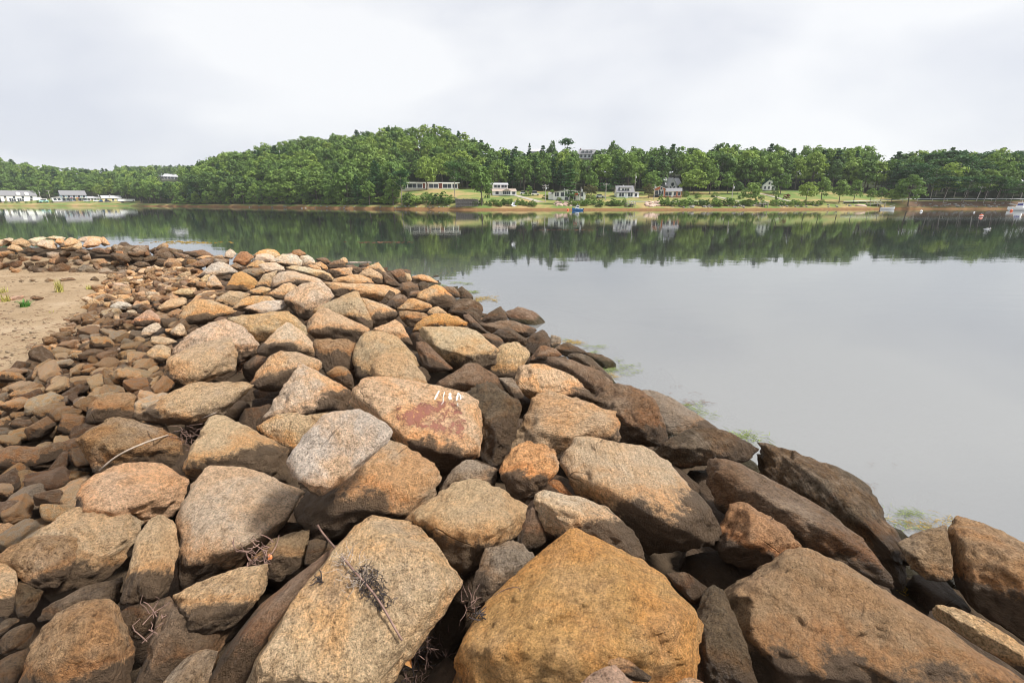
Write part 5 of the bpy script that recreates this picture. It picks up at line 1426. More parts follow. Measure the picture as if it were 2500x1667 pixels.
# leaning pines on the road bank
for px, base, top, w, lean, lab in [(2304, 499, 432, 66, 0.10, "first leaning pine from the left on the road bank"), (2352, 500, 436, 60, 0.16, "second leaning pine from the left on the road bank"),
                                (2402, 500, 432, 62, 0.10, "third leaning pine from the left on the road bank"), (2430, 500, 440, 50, 0.14, "fourth leaning pine from the left on the road bank"),
                                (2468, 499, 444, 56, 0.16, "last leaning pine on the road bank at the right edge")]:
    tree_px('umbrella', px, base, top, w, lab, None, lean, s=7.5)
for px, base, top, w, kind, lab in [
    (1919, 487, 470, 17, 'redshrub', "deep red round bush on the lawn below the green roofed house"),
    (1859, 487, 475, 20, 'shrub', "dark clipped round bush on the lawn left of the red one"),
    (1290, 478, 452, 28, 'shrub', "leafy bush beside the driveway right of the white two level house"),
    (1348, 474, 461, 16, 'brightshrub', "yellow green bush behind the left end of the long white house"),
    (1332, 486, 474, 22, 'shrub', "dark bush at the left end of the long white house"),
    (1365, 490, 481, 20, 'shrub', "low hedge bush under the long white house windows"),
    (1433, 490, 484, 28, 'shrub', "trimmed long hedge right of the long white house"),
    (1434, 484, 474, 14, 'shrub', "dark small bush right of the long white house's porch"),
    (1448, 487, 475, 16, 'brightshrub', "light green small bush in front of the bright rounded tree"),
    (1458, 485, 476, 12, 'shrub', "third small bush in the row right of the long white house"),
    (1675, 481, 466, 24, 'brightshrub', "yellow green bush at the right end of the brick house"),
    (1703, 485, 470, 22, 'shrub', "dark bush on the lawn below the large dense tree"),
    (1745, 482, 468, 22, 'brightshrub', "spiky light green plant beside the lawn road"),
    (1808, 486, 473, 18, 'shrub', "dark bush left of the bushy bank tree"),
    (1612, 500, 474, 18, 'brightshrub', "tall bank bush in front of the orange brick house"),
    (1628, 498, 478, 16, 'brightshrub', "slim bank bush right of the one before the brick house"),
    (1745, 500, 480, 20, 'brightshrub', "tall light bush on the bank below the spiky plant"),
    (1895, 494, 454, 10, 'brightshrub', "slender young bush on the bank by the right dock"),
    (1940, 497, 487, 20, 'shrub', "low bush on the bank between the red bush and the dock"),
]:
    tree_px(kind, px, base, top, w, lab)
# bank shrubbery: rows of bushes behind the kelp
k = 0
for (x0, x1, step, hh_, where) in [(1196, 1305, 6, 15, "below the white two level house"), (1395, 1530, 6, 16, "below the small white cottage's lawn"),
                               (1615, 1850, 7, 17, "below the brown lawn"), (1862, 2010, 7, 13, "below the green roofed house's lawn"), (1115, 1192, 9, 14, "by the stone retaining wall"),
                               (985, 1108, 9, 26, "below the glass fronted house"), (430, 980, 12, 18, "along the foot of the wooded hill"), (-20, 130, 16, 7, "in front of the dormered white house")]:
    for px in np.arange(x0, x1, step):
        px = px + RT.uniform(-3, 3)
        P = at_px(px, RT.uniform(4.6, 9.0) + (8 if x0 < 0 else 0))
        zc = zdepth(P)
        h = hh_ * RT.uniform(0.65, 1.3) * zc / FPX
        tree(('shrub', 'brightshrub', 'shrub', 'shrub')[k % 4], P, h, h * RT.uniform(1.0, 1.5), "%s bush in the bank hedge %s" % (('dark green', 'yellow green', 'dark green', 'dark green')[k % 4], where),
             "bank bushes %s" % where)
        k += 1

# --- woods: poisson-scattered trees; those that show largest are individuals, the rest one mass
CLEAR = []     # (px0, px1, s0, s1) openings for houses and fields
CLEAR += [(2090, 2185, 62, 118), (388, 456, 66, 320), (1612, 1674, 30, 84), (1404, 1452, 72, 150), (1296, 1320, 100, 150), (455, 480, 40, 62)]
pts = []
for (p0, p1, s1, dist, sd) in [(-420, 345, 175, 7.2, 1), (330, 990, 150, 5.9, 2), (960, 1160, 150, 5.9, 3), (1140, 2080, 112, 5.6, 4), (2040, 3000, 100, 5.6, 5), (300, 560, 420, 8.5, 6)]:
    rg = np.random.default_rng(400 + sd)
    cell, n_ok = {}, 0
    for _ in range(12000):
        px = rg.uniform(p0, p1)
        s = rg.uniform(0, s1)
        tt = px_to_tan(px)
        r = float(shore_r(tt)) + s
        x, y = r * tt / math.sqrt(1 + tt * tt), r / math.sqrt(1 + tt * tt)
        if not forest_mask(px, s) or any(c[0] < px < c[1] and c[2] < s < c[3] for c in CLEAR):
            continue
        kx, ky = int(x // dist), int(y // dist)
        if any((x - q[0]) ** 2 + (y - q[1]) ** 2 < dist * dist for i in (-1, 0, 1) for j in (-1, 0, 1) for q in cell.get((kx + i, ky + j), ())):
            continue
        cell.setdefault((kx, ky), []).append((x, y))
        pts.append((px, s, x, y, sd))
W = []
for px, s, x, y, sd in pts:
    zone = 'left' if sd == 1 else 'far' if (sd == 6 and s > 100) else 'hill' if px < 1165 else 'right' if px < 2200 else 'road'
    u = RT.random()
    if zone == 'left':   kind, h = ('pine' if u < 0.3 else 'broad'), RT.uniform(11, 16)
    elif zone == 'far':  kind, h = ('pine' if u < 0.2 else 'broad'), RT.uniform(11, 15)
    elif zone == 'hill': kind, h = ('pine' if u < 0.15 else 'bright' if u < 0.30 else 'broad'), RT.uniform(9.5, 15.5) * (0.72 if s < 12 else 1)
    elif zone == 'right': kind, h = ('pine' if u < (0.38 if px < 1500 else 0.10) else 'broad'), RT.uniform(11.5, 16.5) if px < 1560 else RT.uniform(13, 18)
    else:                kind, h = ('umbrella' if u < 0.55 else 'pine' if u < 0.72 else 'broad'), RT.uniform(13, 18.5)
    w = h * RT.uniform(0.42, 0.60) if kind in ('pine',) else h * RT.uniform(0.55, 0.72) if kind == 'umbrella' else h * RT.uniform(0.62, 0.92)
    P = np.array((x, y, float(far_z(x, y))))
    if 384 < px < 462 and s < 160:      # low growth below the hilltop house
        u_, v_, z_ = project(P)
        h2 = max(2.5, min(h, (v_ - 445) * z_ / FPX))
        w, h = w * h2 / h, h2
    W.append((kind, P, h, w, zone, px, s))
# what shows: walk from near to far under a running skyline
sky_ = np.full(400, 2000.0)
area = np.zeros(len(W))
for i in sorted(range(len(W)), key=lambda i: np.hypot(W[i][1][0], W[i][1][1])):
    kind, P, h, w, zone, px, s = W[i]
    u, v, zc = project(P + np.array((0, 0, h)))
    hw = 0.4 * w * FPX / zc
    i0, i1 = int(max((u - hw + 100) / 7, 0)), int(min((u + hw + 100) / 7 + 1, 399))
    if i1 <= i0 or u < -60 or u > 2560: continue
    area[i] = np.clip(sky_[i0:i1] - v, 0, 60).sum()
    sky_[i0:i1] = np.minimum(sky_[i0:i1], v + 0.1 * h * FPX / zc)
rank = set(np.argsort(-area)[:225].tolist())
WH = {'left': "in the woods behind the white dormered house", 'far': "on the distant wooded hill at left", 'hill': "on the big wooded hill",
      'right': "in the woods behind the waterside houses", 'road': "in the woods above the shore road at right"}
KD = {'pine': "dark pine", 'broad': "leafy tree", 'bright': "light green tree", 'umbrella': "tufted pine"}
FQ, FQT, FTR = {'b': [], 'p': []}, {'b': [], 'p': []}, []
LOWB = [crown_broad(200 + k, clumps=36, per=15, size=0.052) for k in range(5)]
LOWP = [crown_pine(210 + k, size=0.046, per=9) for k in range(4)]
LOWU = [crown_umbrella(220 + k)[: 4 * 500] for k in range(3)]
for i, (kind, P, h, w, zone, px, s) in enumerate(W):
    if i in rank:
        place_ = ''
        if zone == 'right':
            for lim, nm in ((1240, "behind the white two level house"), (1335, "left of the long white bungalow"), (1430, "behind the long white bungalow"), (1500, "left of the small white cottage"),
                            (1560, "behind the small white cottage"), (1615, "left of the brick house"), (1685, "behind the brick and grey houses"), (1760, "above the brown lawn"), (1850, "left of the green roofed house"),
                            (1915, "behind the green roofed house"), (2010, "right of the green roofed house"), (2100, "above the tan slope"), (9999, "above the long low dock")):
                if px < lim: place_ = nm; break
            row = "in the front row" if s < 76 else "further back"
        elif zone == 'hill':
            for lim, nm in ((480, "on the hill's low left tail"), (600, "at the hill's left shoulder"), (750, "on the hill's left flank"), (880, "on the hill left of the summit"), (1000, "on the hill under the summit"),
                            (1090, "on the hill above the glass fronted house"), (9999, "on the hill's right flank")):
                if px < lim: place_ = nm; break
            row = "near the shore" if s < 22 else "low down" if s < 50 else "halfway up" if s < 90 else "near the top"
        elif zone == 'road':
            place_ = "above the shore road" if px < 2370 else "at the right edge above the shore road"
            row = "in the front row" if s < 40 else "further back"
        elif zone == 'left':
            place_ = "behind the dormered house" if px < 130 else "behind the blue grey house" if px < 245 else "behind the white trailer"
            row = "in the front row" if s < 70 else "further up" if s < 120 else "on the skyline"
        else:
            place_, row = "on the distant hill at left", "below the hilltop house" if s < 240 else "on the skyline"
        big = "tall" if h > 15.5 else "short" if h < 11 else "broad" if w / h > 0.68 else "slim" if w / h < 0.5 else "mid sized"
        lab = "%s %s %s %s" % (big, KD[kind], row, place_)
        tree(kind, P, h, w, lab, lab.replace("tree", "trees").replace("pine", "pines", 1))
        continue
    if u > 0 and area[i] <= 0 and RT.random() < 0.25:
        continue
    V = (LOWP if kind == 'pine' else LOWU if kind == 'umbrella' else LOWB)[int(RT.integers(3))]
    an = RT.uniform(0, 6.28)
    bw = {'pine': 0.52, 'umbrella': 0.62}.get(kind, 0.86)
    X = V * np.array((w / bw, w / bw, h))
    X = np.stack([X[:, 0] * math.cos(an) - X[:, 1] * math.sin(an), X[:, 0] * math.sin(an) + X[:, 1] * math.cos(an), X[:, 2]], 1) + P
    key = 'p' if kind in ('pine', 'umbrella') else 'b'
    FQ[key].append(X)
    FQT[key].append(np.full(len(X), RT.random() * (1.0 if kind != 'bright' else 0.3) + (0.7 if kind == 'bright' else 0)))
    FTR.append((P, h))
mt = MB()
for P, h in FTR:
    mt.tube([P - np.array((0, 0, 0.3)), P + np.array((0, 0, h * 0.75))], [h * 0.015, h * 0.006], 4, False)
wood = mt.build("woods", M_BARK)
tag(wood, "massed trunks of the woods behind the trees one can tell apart", kind="stuff")
for key, mat, lab in (('b', leaf_mat("broad_mass", True, BROAD), "broadleaf"), ('p', leaf_mat("pine_mass", True, PINE), "pine")):
    me = quads_mesh("woods", np.vstack(FQ[key]), mat)
    me.attributes.new("tint", 'FLOAT', 'POINT').data.foreach_set("value", np.concatenate(FQT[key]).astype(np.float32))
    o = link("woods", me)
    tag(o, "massed %s foliage of the woods covering the far hills" % lab, kind="stuff")
print("woods", len(W), "singles", len(rank), "mass quads", sum(len(q) // 4 for k_ in FQ for q in FQ[k_]))

# ------------------------------------------------------------------ houses on the far shore
M_WHITE = simple_mat("white_boards", (0.86, 0.86, 0.84), 0.6, 0.05, 2.0)
M_TRIM = simple_mat("white_trim", (0.87, 0.87, 0.85), 0.5, 0.03)
M_CREAM = simple_mat("cream_boards", (0.62, 0.58, 0.50), 0.6, 0.06)
M_BLUEGREY = simple_mat("blue_grey_boards", (0.22, 0.31, 0.38), 0.65, 0.08)
M_PALEGREY = simple_mat("pale_grey_boards", (0.52, 0.54, 0.56), 0.65, 0.06)
M_YELLOW = simple_mat("yellow_boards", (0.66, 0.57, 0.28), 0.6, 0.06)
M_BRICK = simple_mat("orange_brick", (0.48, 0.16, 0.075), 0.8, 0.16, 8.0)
M_REDBRICK = simple_mat("dark_red_brick", (0.20, 0.075, 0.055), 0.8, 0.16, 8.0)
M_DARKWALL = simple_mat("dark_blue_boards", (0.06, 0.09, 0.13), 0.7, 0.1)
M_SHINGLE = simple_mat("grey_shingle", (0.20, 0.20, 0.21), 0.85, 0.15, 5.0)
M_PALEROOF = simple_mat("pale_roof", (0.42, 0.42, 0.44), 0.7, 0.1, 3.0)
M_TANROOF = simple_mat("tan_roof", (0.36, 0.29, 0.24), 0.8, 0.12, 3.0)
M_GREENROOF = simple_mat("green_roof", (0.045, 0.16, 0.10), 0.6, 0.12, 3.0)
M_STONEGREY = simple_mat("stone_grey", (0.24, 0.225, 0.20), 0.9, 0.3, 2.0)
M_PINKSTONE = simple_mat("pink_granite", (0.52, 0.38, 0.31), 0.9, 0.25, 2.0)
M_WOODGREY = simple_mat("weathered_wood", (0.36, 0.33, 0.29), 0.85, 0.2, 4.0)
M_POLE = simple_mat("pole_wood", (0.42, 0.39, 0.35), 0.85, 0.15, 4.0)
M_METAL = simple_mat("pale_metal", (0.55, 0.57, 0.58), 0.4, 0.06)
M_ASPHALT = simple_mat("asphalt", (0.20, 0.195, 0.185), 0.9, 0.12, 2.0)
M_BLACK = simple_mat("black_rubber", (0.02, 0.02, 0.022), 0.7, 0.1)
M_RED = simple_mat("red_paint", (0.55, 0.045, 0.035), 0.45, 0.06)
M_ORANGE = simple_mat("orange_paint", (0.75, 0.14, 0.05), 0.45, 0.06)
M_BLUE = simple_mat("blue_paint", (0.03, 0.16, 0.40), 0.4, 0.06)
M_AQUA = simple_mat("aqua_paint", (0.24, 0.55, 0.52), 0.45, 0.06)
M_DKGREEN = simple_mat("dark_green_paint", (0.02, 0.075, 0.06), 0.5, 0.08)
M_PURPLE = simple_mat("navy_canvas", (0.06, 0.06, 0.24), 0.6, 0.08)
m, n, l, b = new_mat("window_glass")
b.inputs["Base Color"].default_value = (0.025, 0.035, 0.045, 1)
b.inputs["Roughness"].default_value = 0.08
b.inputs["Specular IOR Level"].default_value = 0.6
M_GLASS = m

def place(name, px, py, label, cat, group=None, yaw=0.0, s=None, dz=0.0):
    """an Empty standing on the far bank, its local -y side towards the cove"""
    P = far_hit(px, py) if s is None else at_px(px, s)
    o = empty(name, (P[0], P[1], P[2] + dz), -math.atan2(P[0], P[1]) + yaw)
    tag(o, label, cat, group)
    return o, zdepth(P) / FPX      # metres per pixel
def window(par, x, z, w, h, y, pane=M_GLASS, mull=0, trim=M_TRIM, name="window", t=0.10):
    mb = MB()
    mb.box(x - w / 2 - t, x + w / 2 + t, y - 0.05, y + 0.06, z - h / 2 - t, z - h / 2)
    mb.box(x - w / 2 - t, x + w / 2 + t, y - 0.05, y + 0.06, z + h / 2, z + h / 2 + t)
    mb.box(x - w / 2 - t, x - w / 2, y - 0.05, y + 0.06, z - h / 2, z + h / 2)
    mb.box(x + w / 2, x + w / 2 + t, y - 0.05, y + 0.06, z - h / 2, z + h / 2)
    for k in range(mull):
        xm = x - w / 2 + w * (k + 1) / (mull + 1)
        mb.box(xm - 0.06, xm + 0.06, y - 0.04, y + 0.06, z - h / 2, z + h / 2)
    f = mb.build(name, trim, par)
    MB().box(x - w / 2, x + w / 2, y - 0.012, y + 0.05, z - h / 2, z + h / 2).build("pane", pane, f)
    return f
def door(par, x, z0, w, h, y, mat, name="door"):
    d = MB().box(x - w / 2, x + w / 2, y - 0.06, y + 0.05, z0, z0 + h).build(name, mat, par)
    MB().box(x + w * 0.32, x + w * 0.38, y - 0.12, y - 0.06, z0 + h * 0.45, z0 + h * 0.49).build("handle", M_METAL, d)
    return d
def gable(par, x0, x1, y0, y1, z0, z1, zr, wall, roof, axis='x', over=0.35, th=0.16, base=None):
    """walls with gable ends and a pitched roof; ridge along axis"""
    mb = MB()
    if axis == 'x':
        ym = (y0 + y1) / 2
        mb.prism([(y0, z0), (y1, z0), (y1, z1), (ym, zr), (y0, z1)], 'x', x0, x1)
    else:
        xm = (x0 + x1) / 2
        mb.prism([(x0, z0), (x1, z0), (x1, z1), (xm, zr), (x0, z1)], 'y', y0, y1)
    w = mb.build("wall", wall, par)
    mb = MB()
    if axis == 'x':
        k = (zr - z1) / (ym - y0)
        for a, b_ in ((y0 - over, ym), (y1 + over, ym)):
            za = z1 - k * over
            mb.prism([(a, za + 0.02), (b_, zr + 0.02), (b_, zr + th + 0.02), (a, za + th + 0.02)], 'x', x0 - over, x1 + over)
    else:
        k = (zr - z1) / (xm - x0)
        for a, b_ in ((x0 - over, xm), (x1 + over, xm)):
            za = z1 - k * over
            mb.prism([(a, za + 0.02), (b_, zr + 0.02), (b_, zr + th + 0.02), (a, za + th + 0.02)], 'y', y0 - over, y1 + over)
    r = mb.build("roof", roof, par)
    return w, r
def chimney(par, x, y, z0, z1, mat=M_REDBRICK, w=0.7):
    MB().box(x - w / 2, x + w / 2, y - w / 2, y + w / 2, z0, z1).build("chimney", mat, par)
def flatbox(par, x0, x1, y0, y1, z0, z1, wall, roof, th=0.3, over=0.4):
    MB().box(x0, x1, y0, y1, z0, z1).build("wall", wall, par)
    MB().box(x0 - over, x1 + over, y0 - over, y1 + over, z1 + 0.003, z1 + th).build("roof", roof, par)
def footing(par, x0, x1, y0, y1, mat=M_STONEGREY):
    MB().box(x0 - .05, x1 + .05, y0 - .05, y1 + .05, -2.5, 0.25).build("foundation", mat, par)

# 1 white house with two dormers, far left
t, q = place("white_house", 50, 492.5, "long white house with grey roof and two arched dormers, far left shore", "house", yaw=0.12)
w = 62 * q
footing(t, -w / 2, w / 2, 0, 9)
wl_, rf = gable(t, -w / 2, w / 2, 0, 9, 0.25, 14 * q, 25.5 * q, M_WHITE, M_SHINGLE)
for k, x in enumerate((-0.38, -0.14, 0.1, 0.34)):
    window(t, x * w, 9.8 * q, 1.2, 1.7, 0)
for x in (-0.2, 0.02):
    window(t, x * w, 4.2 * q, 3.2, 1.9, 0, mull=2)
window(t, 0.32 * w, 4 * q, 1.3, 1.8, 0)
door(t, -0.38 * w, 0.3, 1.2, 2.3, 0, M_WOODGREY)
for x in (0.0, 0.24):
    d = MB().box(x * w - 1.0, x * w + 1.0, 0.4, 3.2, 13 * q, 18.5 * q).build("dormer", M_TRIM, t)
    MB().tube([(x * w, 0.3, 18.5 * q), (x * w, 3.4, 18.5 * q)], 1.15, 10).build("dormer_roof", M_TRIM, d)
    MB().box(x * w - 0.45, x * w + 0.45, 0.33, 0.42, 14.5 * q, 18.5 * q).build("pane", M_GLASS, d)
MB().box(w / 2, w / 2 + 2.5, 2, 5, -0.5, 3.2).build("lean_to", M_WHITE, t)

# 2 dark green boat shed at the left edge
t, q = place("boat_shed", 12, 494, "low dark green arched shed cut by the left edge", "shed")
mb = MB()
mb.prism([(x * 20 * q, z * 11 * q - 0.3) for x, z in ((-1, 0), (1, 0), (1, .45), (.8, .8), (.4, 1), (-.4, 1), (-.8, .8), (-1, .45))], 'y', 0, 7)
mb.build("shell", M_DKGREEN, t)
MB().box(-16 * q, -9 * q, -0.08, 0.02, 0, 6 * q).build("door", M_WHITE, t)

# 3 blue grey inn
t, q = place("blue_grey_house", 184, 492, "big blue grey house with grey roof and low white annexes, left shore", "house", yaw=0.1)
w = 46 * q
footing(t, -w * 0.85, w * 1.5, 0, 9)
gable(t, -w / 2, w / 2, 0.6, 10, 0.25, 15 * q, 25 * q, M_BLUEGREY, M_SHINGLE)
for x in (-0.4, -0.2, 0, 0.2, 0.4):
    window(t, x * w, 12 * q, 1.3, 1.8, 0.6)
for x, c_ in ((-0.42, M_GLASS), (-0.25, M_GLASS), (-0.02, M_GLASS), (0.2, M_GLASS), (0.4, M_GLASS)):
    window(t, x * w, 5 * q, 1.6, 2.1, 0.6, c_)
door(t, 0.09 * w, 0.3, 1.3, 2.4, 0.6, M_YELLOW)
for k, (x, c_) in enumerate(((-0.34, M_YELLOW), (-0.12, M_RED), (0.13, M_ORANGE), (0.31, M_YELLOW), (0.45, M_WHITE))):
    MB().prism([(x * w - 0.9, 8.0 * q), (x * w + 0.9, 8.0 * q), (x * w, 8.8 * q)], 'y', -0.9, 0.55).build("awning", c_, t)
a = MB().box(-w * 0.85, -w / 2 - 0.01, 1, 8, 0.25, 9 * q).build("annex", M_WHITE, t)
MB().prism([(-w * 0.87, 9 * q), (-w / 2 - 0.02, 9 * q), (-w / 2 - 0.02, 11.5 * q)], 'y', 0.7, 8.3).build("annex_roof", M_PALEROOF, a)
a = MB().box(w / 2 + 0.01, w * 1.45, 1.5, 8, 0.25, 8 * q).build("annex", M_PALEGREY, t)
MB().prism([(1.1, 8 * q), (8.4, 8 * q), (4.8, 12.5 * q)], 'x', w / 2 + 0.02, w * 1.48).build("annex_roof", M_PALEROOF, a)
for k in range(7):
    window(t, w * (0.58 + 0.13 * k), 4.2 * q, 1.1, 1.5, 1.5)
for k in range(2):
    window(t, -w * (0.60 + 0.15 * k), 5 * q, 1.6, 1.5, 1.0)

# 4 yellow building, 5 trailer
t, q = place("yellow_shed", 275, 493, "pale yellow low building with grey gable roof, left shore", "shed", yaw=0.1)
w = 36 * q
footing(t, -w / 2, w / 2, 0, 7)
gable(t, -w / 2, w / 2, 0, 7, 0.25, 8.5 * q, 14 * q, M_YELLOW, M_PALEROOF)
for x in (-0.3, 0.05, 0.3):
    window(t, x * w, 4.8 * q, 1.2, 1.4, 0)
door(t, 0.42 * w, 0.3, 1.1, 2.2, 0, M_WHITE)
t, q = place("trailer", 310, 495, "long white box trailer parked at the end of the left shore row", "trailer")
w = 33 * q
MB().box(-w / 2, w / 2, 0, 2.6, 0.9, 8.6 * q).build("body", M_WHITE, t)
MB().box(-w / 2 + 0.1, w / 2 - 0.1, 0.1, 2.5, 0.62, 0.9).build("chassis", M_BLACK, t)
MB().box(w * 0.36, w * 0.44, -0.05, 0.02, 3.6 * q, 6 * q).build("window", M_GLASS, t)
for x in (-0.30, -0.22):
    MB().tube([(x * w, -0.05, 0.45), (x * w, 0.3, 0.45)], 0.48, 10).build("wheel", M_BLACK, t)
# 6 hilltop house at left
t, q = place("hilltop_house", 422, 438.5, "dark house with pale hipped roof and long porch on the distant hill", "house", yaw=0.1)
w = 36 * q
footing(t, -w / 2 - 2, w / 2 + 4, -2, 12)
MB().box(-w / 2, w / 2, 0, 11, 0.2, 6.2 * q).build("wall", M_DARKWALL, t)
mb = MB()
z0, z1 = 6.2 * q + 0.01, 13 * q
mb.add([(-w / 2 - 1, -1.5, z0), (w / 2 + 1, -1.5, z0), (w / 2 + 1, 12.5, z0), (-w / 2 - 1, 12.5, z0), (-w * .38, 4, z1), (w * .38, 4, z1), (w * .38, 7, z1), (-w * .38, 7, z1)],
       [(0, 1, 5, 4), (1, 2, 6, 5), (2, 3, 7, 6), (3, 0, 4, 7), (4, 5, 6, 7), (3, 2, 1, 0)])
mb.build("roof", M_PALEROOF, t)
for k in range(6):
    window(t, w * (-0.4 + 0.16 * k), 3.4 * q, 1.4, 1.8, 0)
    MB().box(w * (-0.48 + 0.19 * k) - .1, w * (-0.48 + 0.19 * k) + .1, -1.2, -1.0, 0.2, 6.2 * q).build("post", M_TRIM, t)
MB().box(-w / 2 - 2, w / 2 + 4, -2, -0.05, 0.1, 0.35).build("deck", M_WOODGREY, t)
# 7 white cottage roof in the woods
t, q = place("white_cabin", 469, 474, "tiny white cabin roof peeking from the trees, left of the hill", "cabin", s=44)
gable(t, -2.8, 2.8, 0, 5, -1.2, 2.6, 4.4, M_WHITE, M_PALEROOF)
window(t, -1, 1.4, 0.9, 1.1, 0)
window(t, 1, 1.4, 0.9, 1.1, 0)

# 8 low glass fronted house
t, q = place("glass_fronted_house", 1052, 461.5, "long low flat roofed brick house with large white framed windows below the hill", "house")
w = 134 * q
footing(t, -w / 2, w / 2, 0, 8, M_CREAM)
flatbox(t, -w / 2, w / 2, 0, 8, 0.25, 13.2 * q, M_REDBRICK, M_TRIM, 0.45, 0.6)
for x, n_ in ((-0.46, 1), (-0.33, 2), (-0.20, 1), (0.05, 2), (0.30, 2), (0.43, 1)):
    window(t, x * w, 7 * q, (4.2 if n_ == 2 else 2.4), 9.5 * q, 0, mull=n_ - 1, t=0.3)
door(t, -0.08 * w, 0.3, 1.2, 2.3, 0, M_WHITE)
chimney(t, -0.15 * w, 5, 13 * q, 16.5 * q)
MB().box(-w * 0.52, w * 0.45, -3.0, -0.06, -1.5, 0.2).build("terrace", M_CREAM, t)
# 9 white two level house
t, q = place("white_split_house", 1232, 478.5, "white two level house with tan roofed glazed porch, left of the driveway", "house", yaw=0.08)
w = 40 * q
footing(t, -w * .72, w * 0.75, 0, 14)
gable(t, -w * 0.66, w * 0.26, 6, 14, 0.25, 26.5 * q, 31 * q, M_WHITE, M_PALEROOF)
for x in (-0.5, -0.3, -0.05, 0.12):
    window(t, x * w, 23 * q, 1.2, 1.2, 6)
a = MB().box(-w * 0.72, w * 0.74, 1.2, 5.99, 0.25, 11 * q).build("annex", M_WHITE, t)
MB().prism([(0.8, 11 * q), (6.3, 11 * q), (6.3, 17.5 * q)], 'x', -w * .75, w * 0.77).build("annex_roof", M_TANROOF, a)
p_ = MB().box(-w * 0.12, w * 0.36, -0.6, 1.19, 0.25, 11.2 * q).build("porch", M_TRIM, t)
MB().prism([(-w * .15, 11.2 * q), (w * .39, 11.2 * q), (w * .12, 17 * q)], 'y', -0.9, 1.6).build("porch_roof", M_TANROOF, p_)
for k in range(4):
    window(t, w * (-0.06 + 0.115 * k), 7 * q, 0.75, 1.3, -0.6, t=0.06)
window(t, -0.45 * w, 7 * q, 1.4, 1.2, 1.2)
window(t, 0.58 * w, 7 * q, 1.4, 1.0, 1.2)
# 10 long white house with low gable
t, q = place("long_white_house", 1384, 490, "long white bungalow with wide low gable and red porch chairs", "house", yaw=-0.06)
w = 86 * q
footing(t, -w / 2, w / 2, 0, 10)
gable(t, -w * 0.40, w * 0.5, 0, 11, 0.25, 18.5 * q, 26.5 * q, M_WHITE, M_SHINGLE, axis='y', over=0.6)
a = MB().box(-w * 0.54, -w * 0.41, 2, 9, 0.25, 16 * q).build("annex", M_WHITE, t)
MB().prism([(1.5, 16 * q), (9.5, 16 * q), (5.5, 20 * q)], 'x', -w * 0.56, -w * 0.405).build("annex_roof", M_SHINGLE, a)
for x, ww, mu in ((-0.29, 1.6, 1), (-0.13, 1.4, 0), (0.04, 2.8, 2), (0.40, 1.4, 0)):
    window(t, x * w, 14.2 * q, ww, 1.5, 0, mull=mu)
for x in (0.0, 0.11):
    window(t, x * w, 5 * q, 1.8, 1.5, 0)
door(t, 0.17 * w, 0.3, 2.4, 2.2, 0, M_BLACK, "garage_door")
MB().box(0.2 * w, 0.36 * w, -2.0, -0.02, 9.2 * q, 9.6 * q + .1).build("deck", M_WOODGREY, t)
for x in (0.2, 0.255, 0.31, 0.36):
    MB().box(x * w - .07, x * w + .07, -2.0, -1.86, 0, 12.5 * q).build("post", M_TRIM, t)
for x in (0.235, 0.285):
    c_ = MB().box(x * w - .35, x * w + .35, -1.2, -0.6, 9.7 * q + .4, 9.7 * q + .5)
    c_.box(x * w - .35, x * w + .35, -0.62, -0.52, 9.7 * q + .4, 9.7 * q + 1.2)
    for sx_ in (-.32, .26):
        c_.box(x * w + sx_, x * w + sx_ + .06, -1.18, -1.1, 9.7 * q + .11, 9.7 * q + .4)
        c_.box(x * w + sx_, x * w + sx_ + .06, -0.7, -0.62, 9.7 * q + .11, 9.7 * q + .4)
    ch = c_.build("porch_chair", M_RED, None)
    ch.parent = None
    ch.matrix_world = t.matrix_basis.copy()
    tag(ch, "red chair on the long white bungalow's porch, " + ("the left of two" if x < .26 else "the right of two"), "chair", "red porch chairs")
chimney(t, -0.1 * w, 6, 22 * q, 28.5 * q, M_TRIM, 0.6)
# 11 small white cottage
t, q = place("white_cottage", 1526, 482.5, "small white cottage with grey roof and wide shed dormer", "house", yaw=0.16)
w = 40 * q
footing(t, -w / 2, w * 0.85, 0, 8, M_TRIM)
gable(t, -w / 2, w / 2, 0, 8, 0.25, 12 * q, 27 * q, M_WHITE, M_SHINGLE)
d = MB().box(-w * 0.30, w * 0.34, 0.9, 4.0, 13 * q, 22.5 * q).build("dormer", M_TRIM, t)
MB().prism([(0.5, 22.5 * q), (4.3, 25.5 * q), (4.3, 26 * q), (0.5, 23.2 * q)], 'x', -w * .34, w * .38).build("dormer_roof", M_SHINGLE, d)
for x in (-0.14, 0.02, 0.18):
    window(t, x * w, 18 * q, 0.9, 1.0, 0.9)
for x in (-0.22, 0.30):
    window(t, x * w, 6.5 * q, 1.9, 1.5, 0, mull=1)
door(t, 0.05 * w, 0.3, 1.0, 2.1, 0, M_PALEGREY)
MB().box(-0.02 * w, 0.14 * w, -1.6, -0.06, -0.4, 0.28).build("steps", M_TRIM, t)
a = MB().box(w / 2 + 0.01, w * 0.85, 1, 7, 0.25, 10.5 * q).build("annex", M_WHITE, t)
MB().prism([(0.7, 10.5 * q), (7.3, 10.5 * q), (4, 13.5 * q)], 'x', w / 2 + 0.02, w * .87).build("annex_roof", M_SHINGLE, a)
window(t, 0.66 * w, 6 * q, 1.0, 1.3, 1.0)
chimney(t, -0.05 * w, 4.2, 25 * q, 29.5 * q, M_TRIM, 0.5)
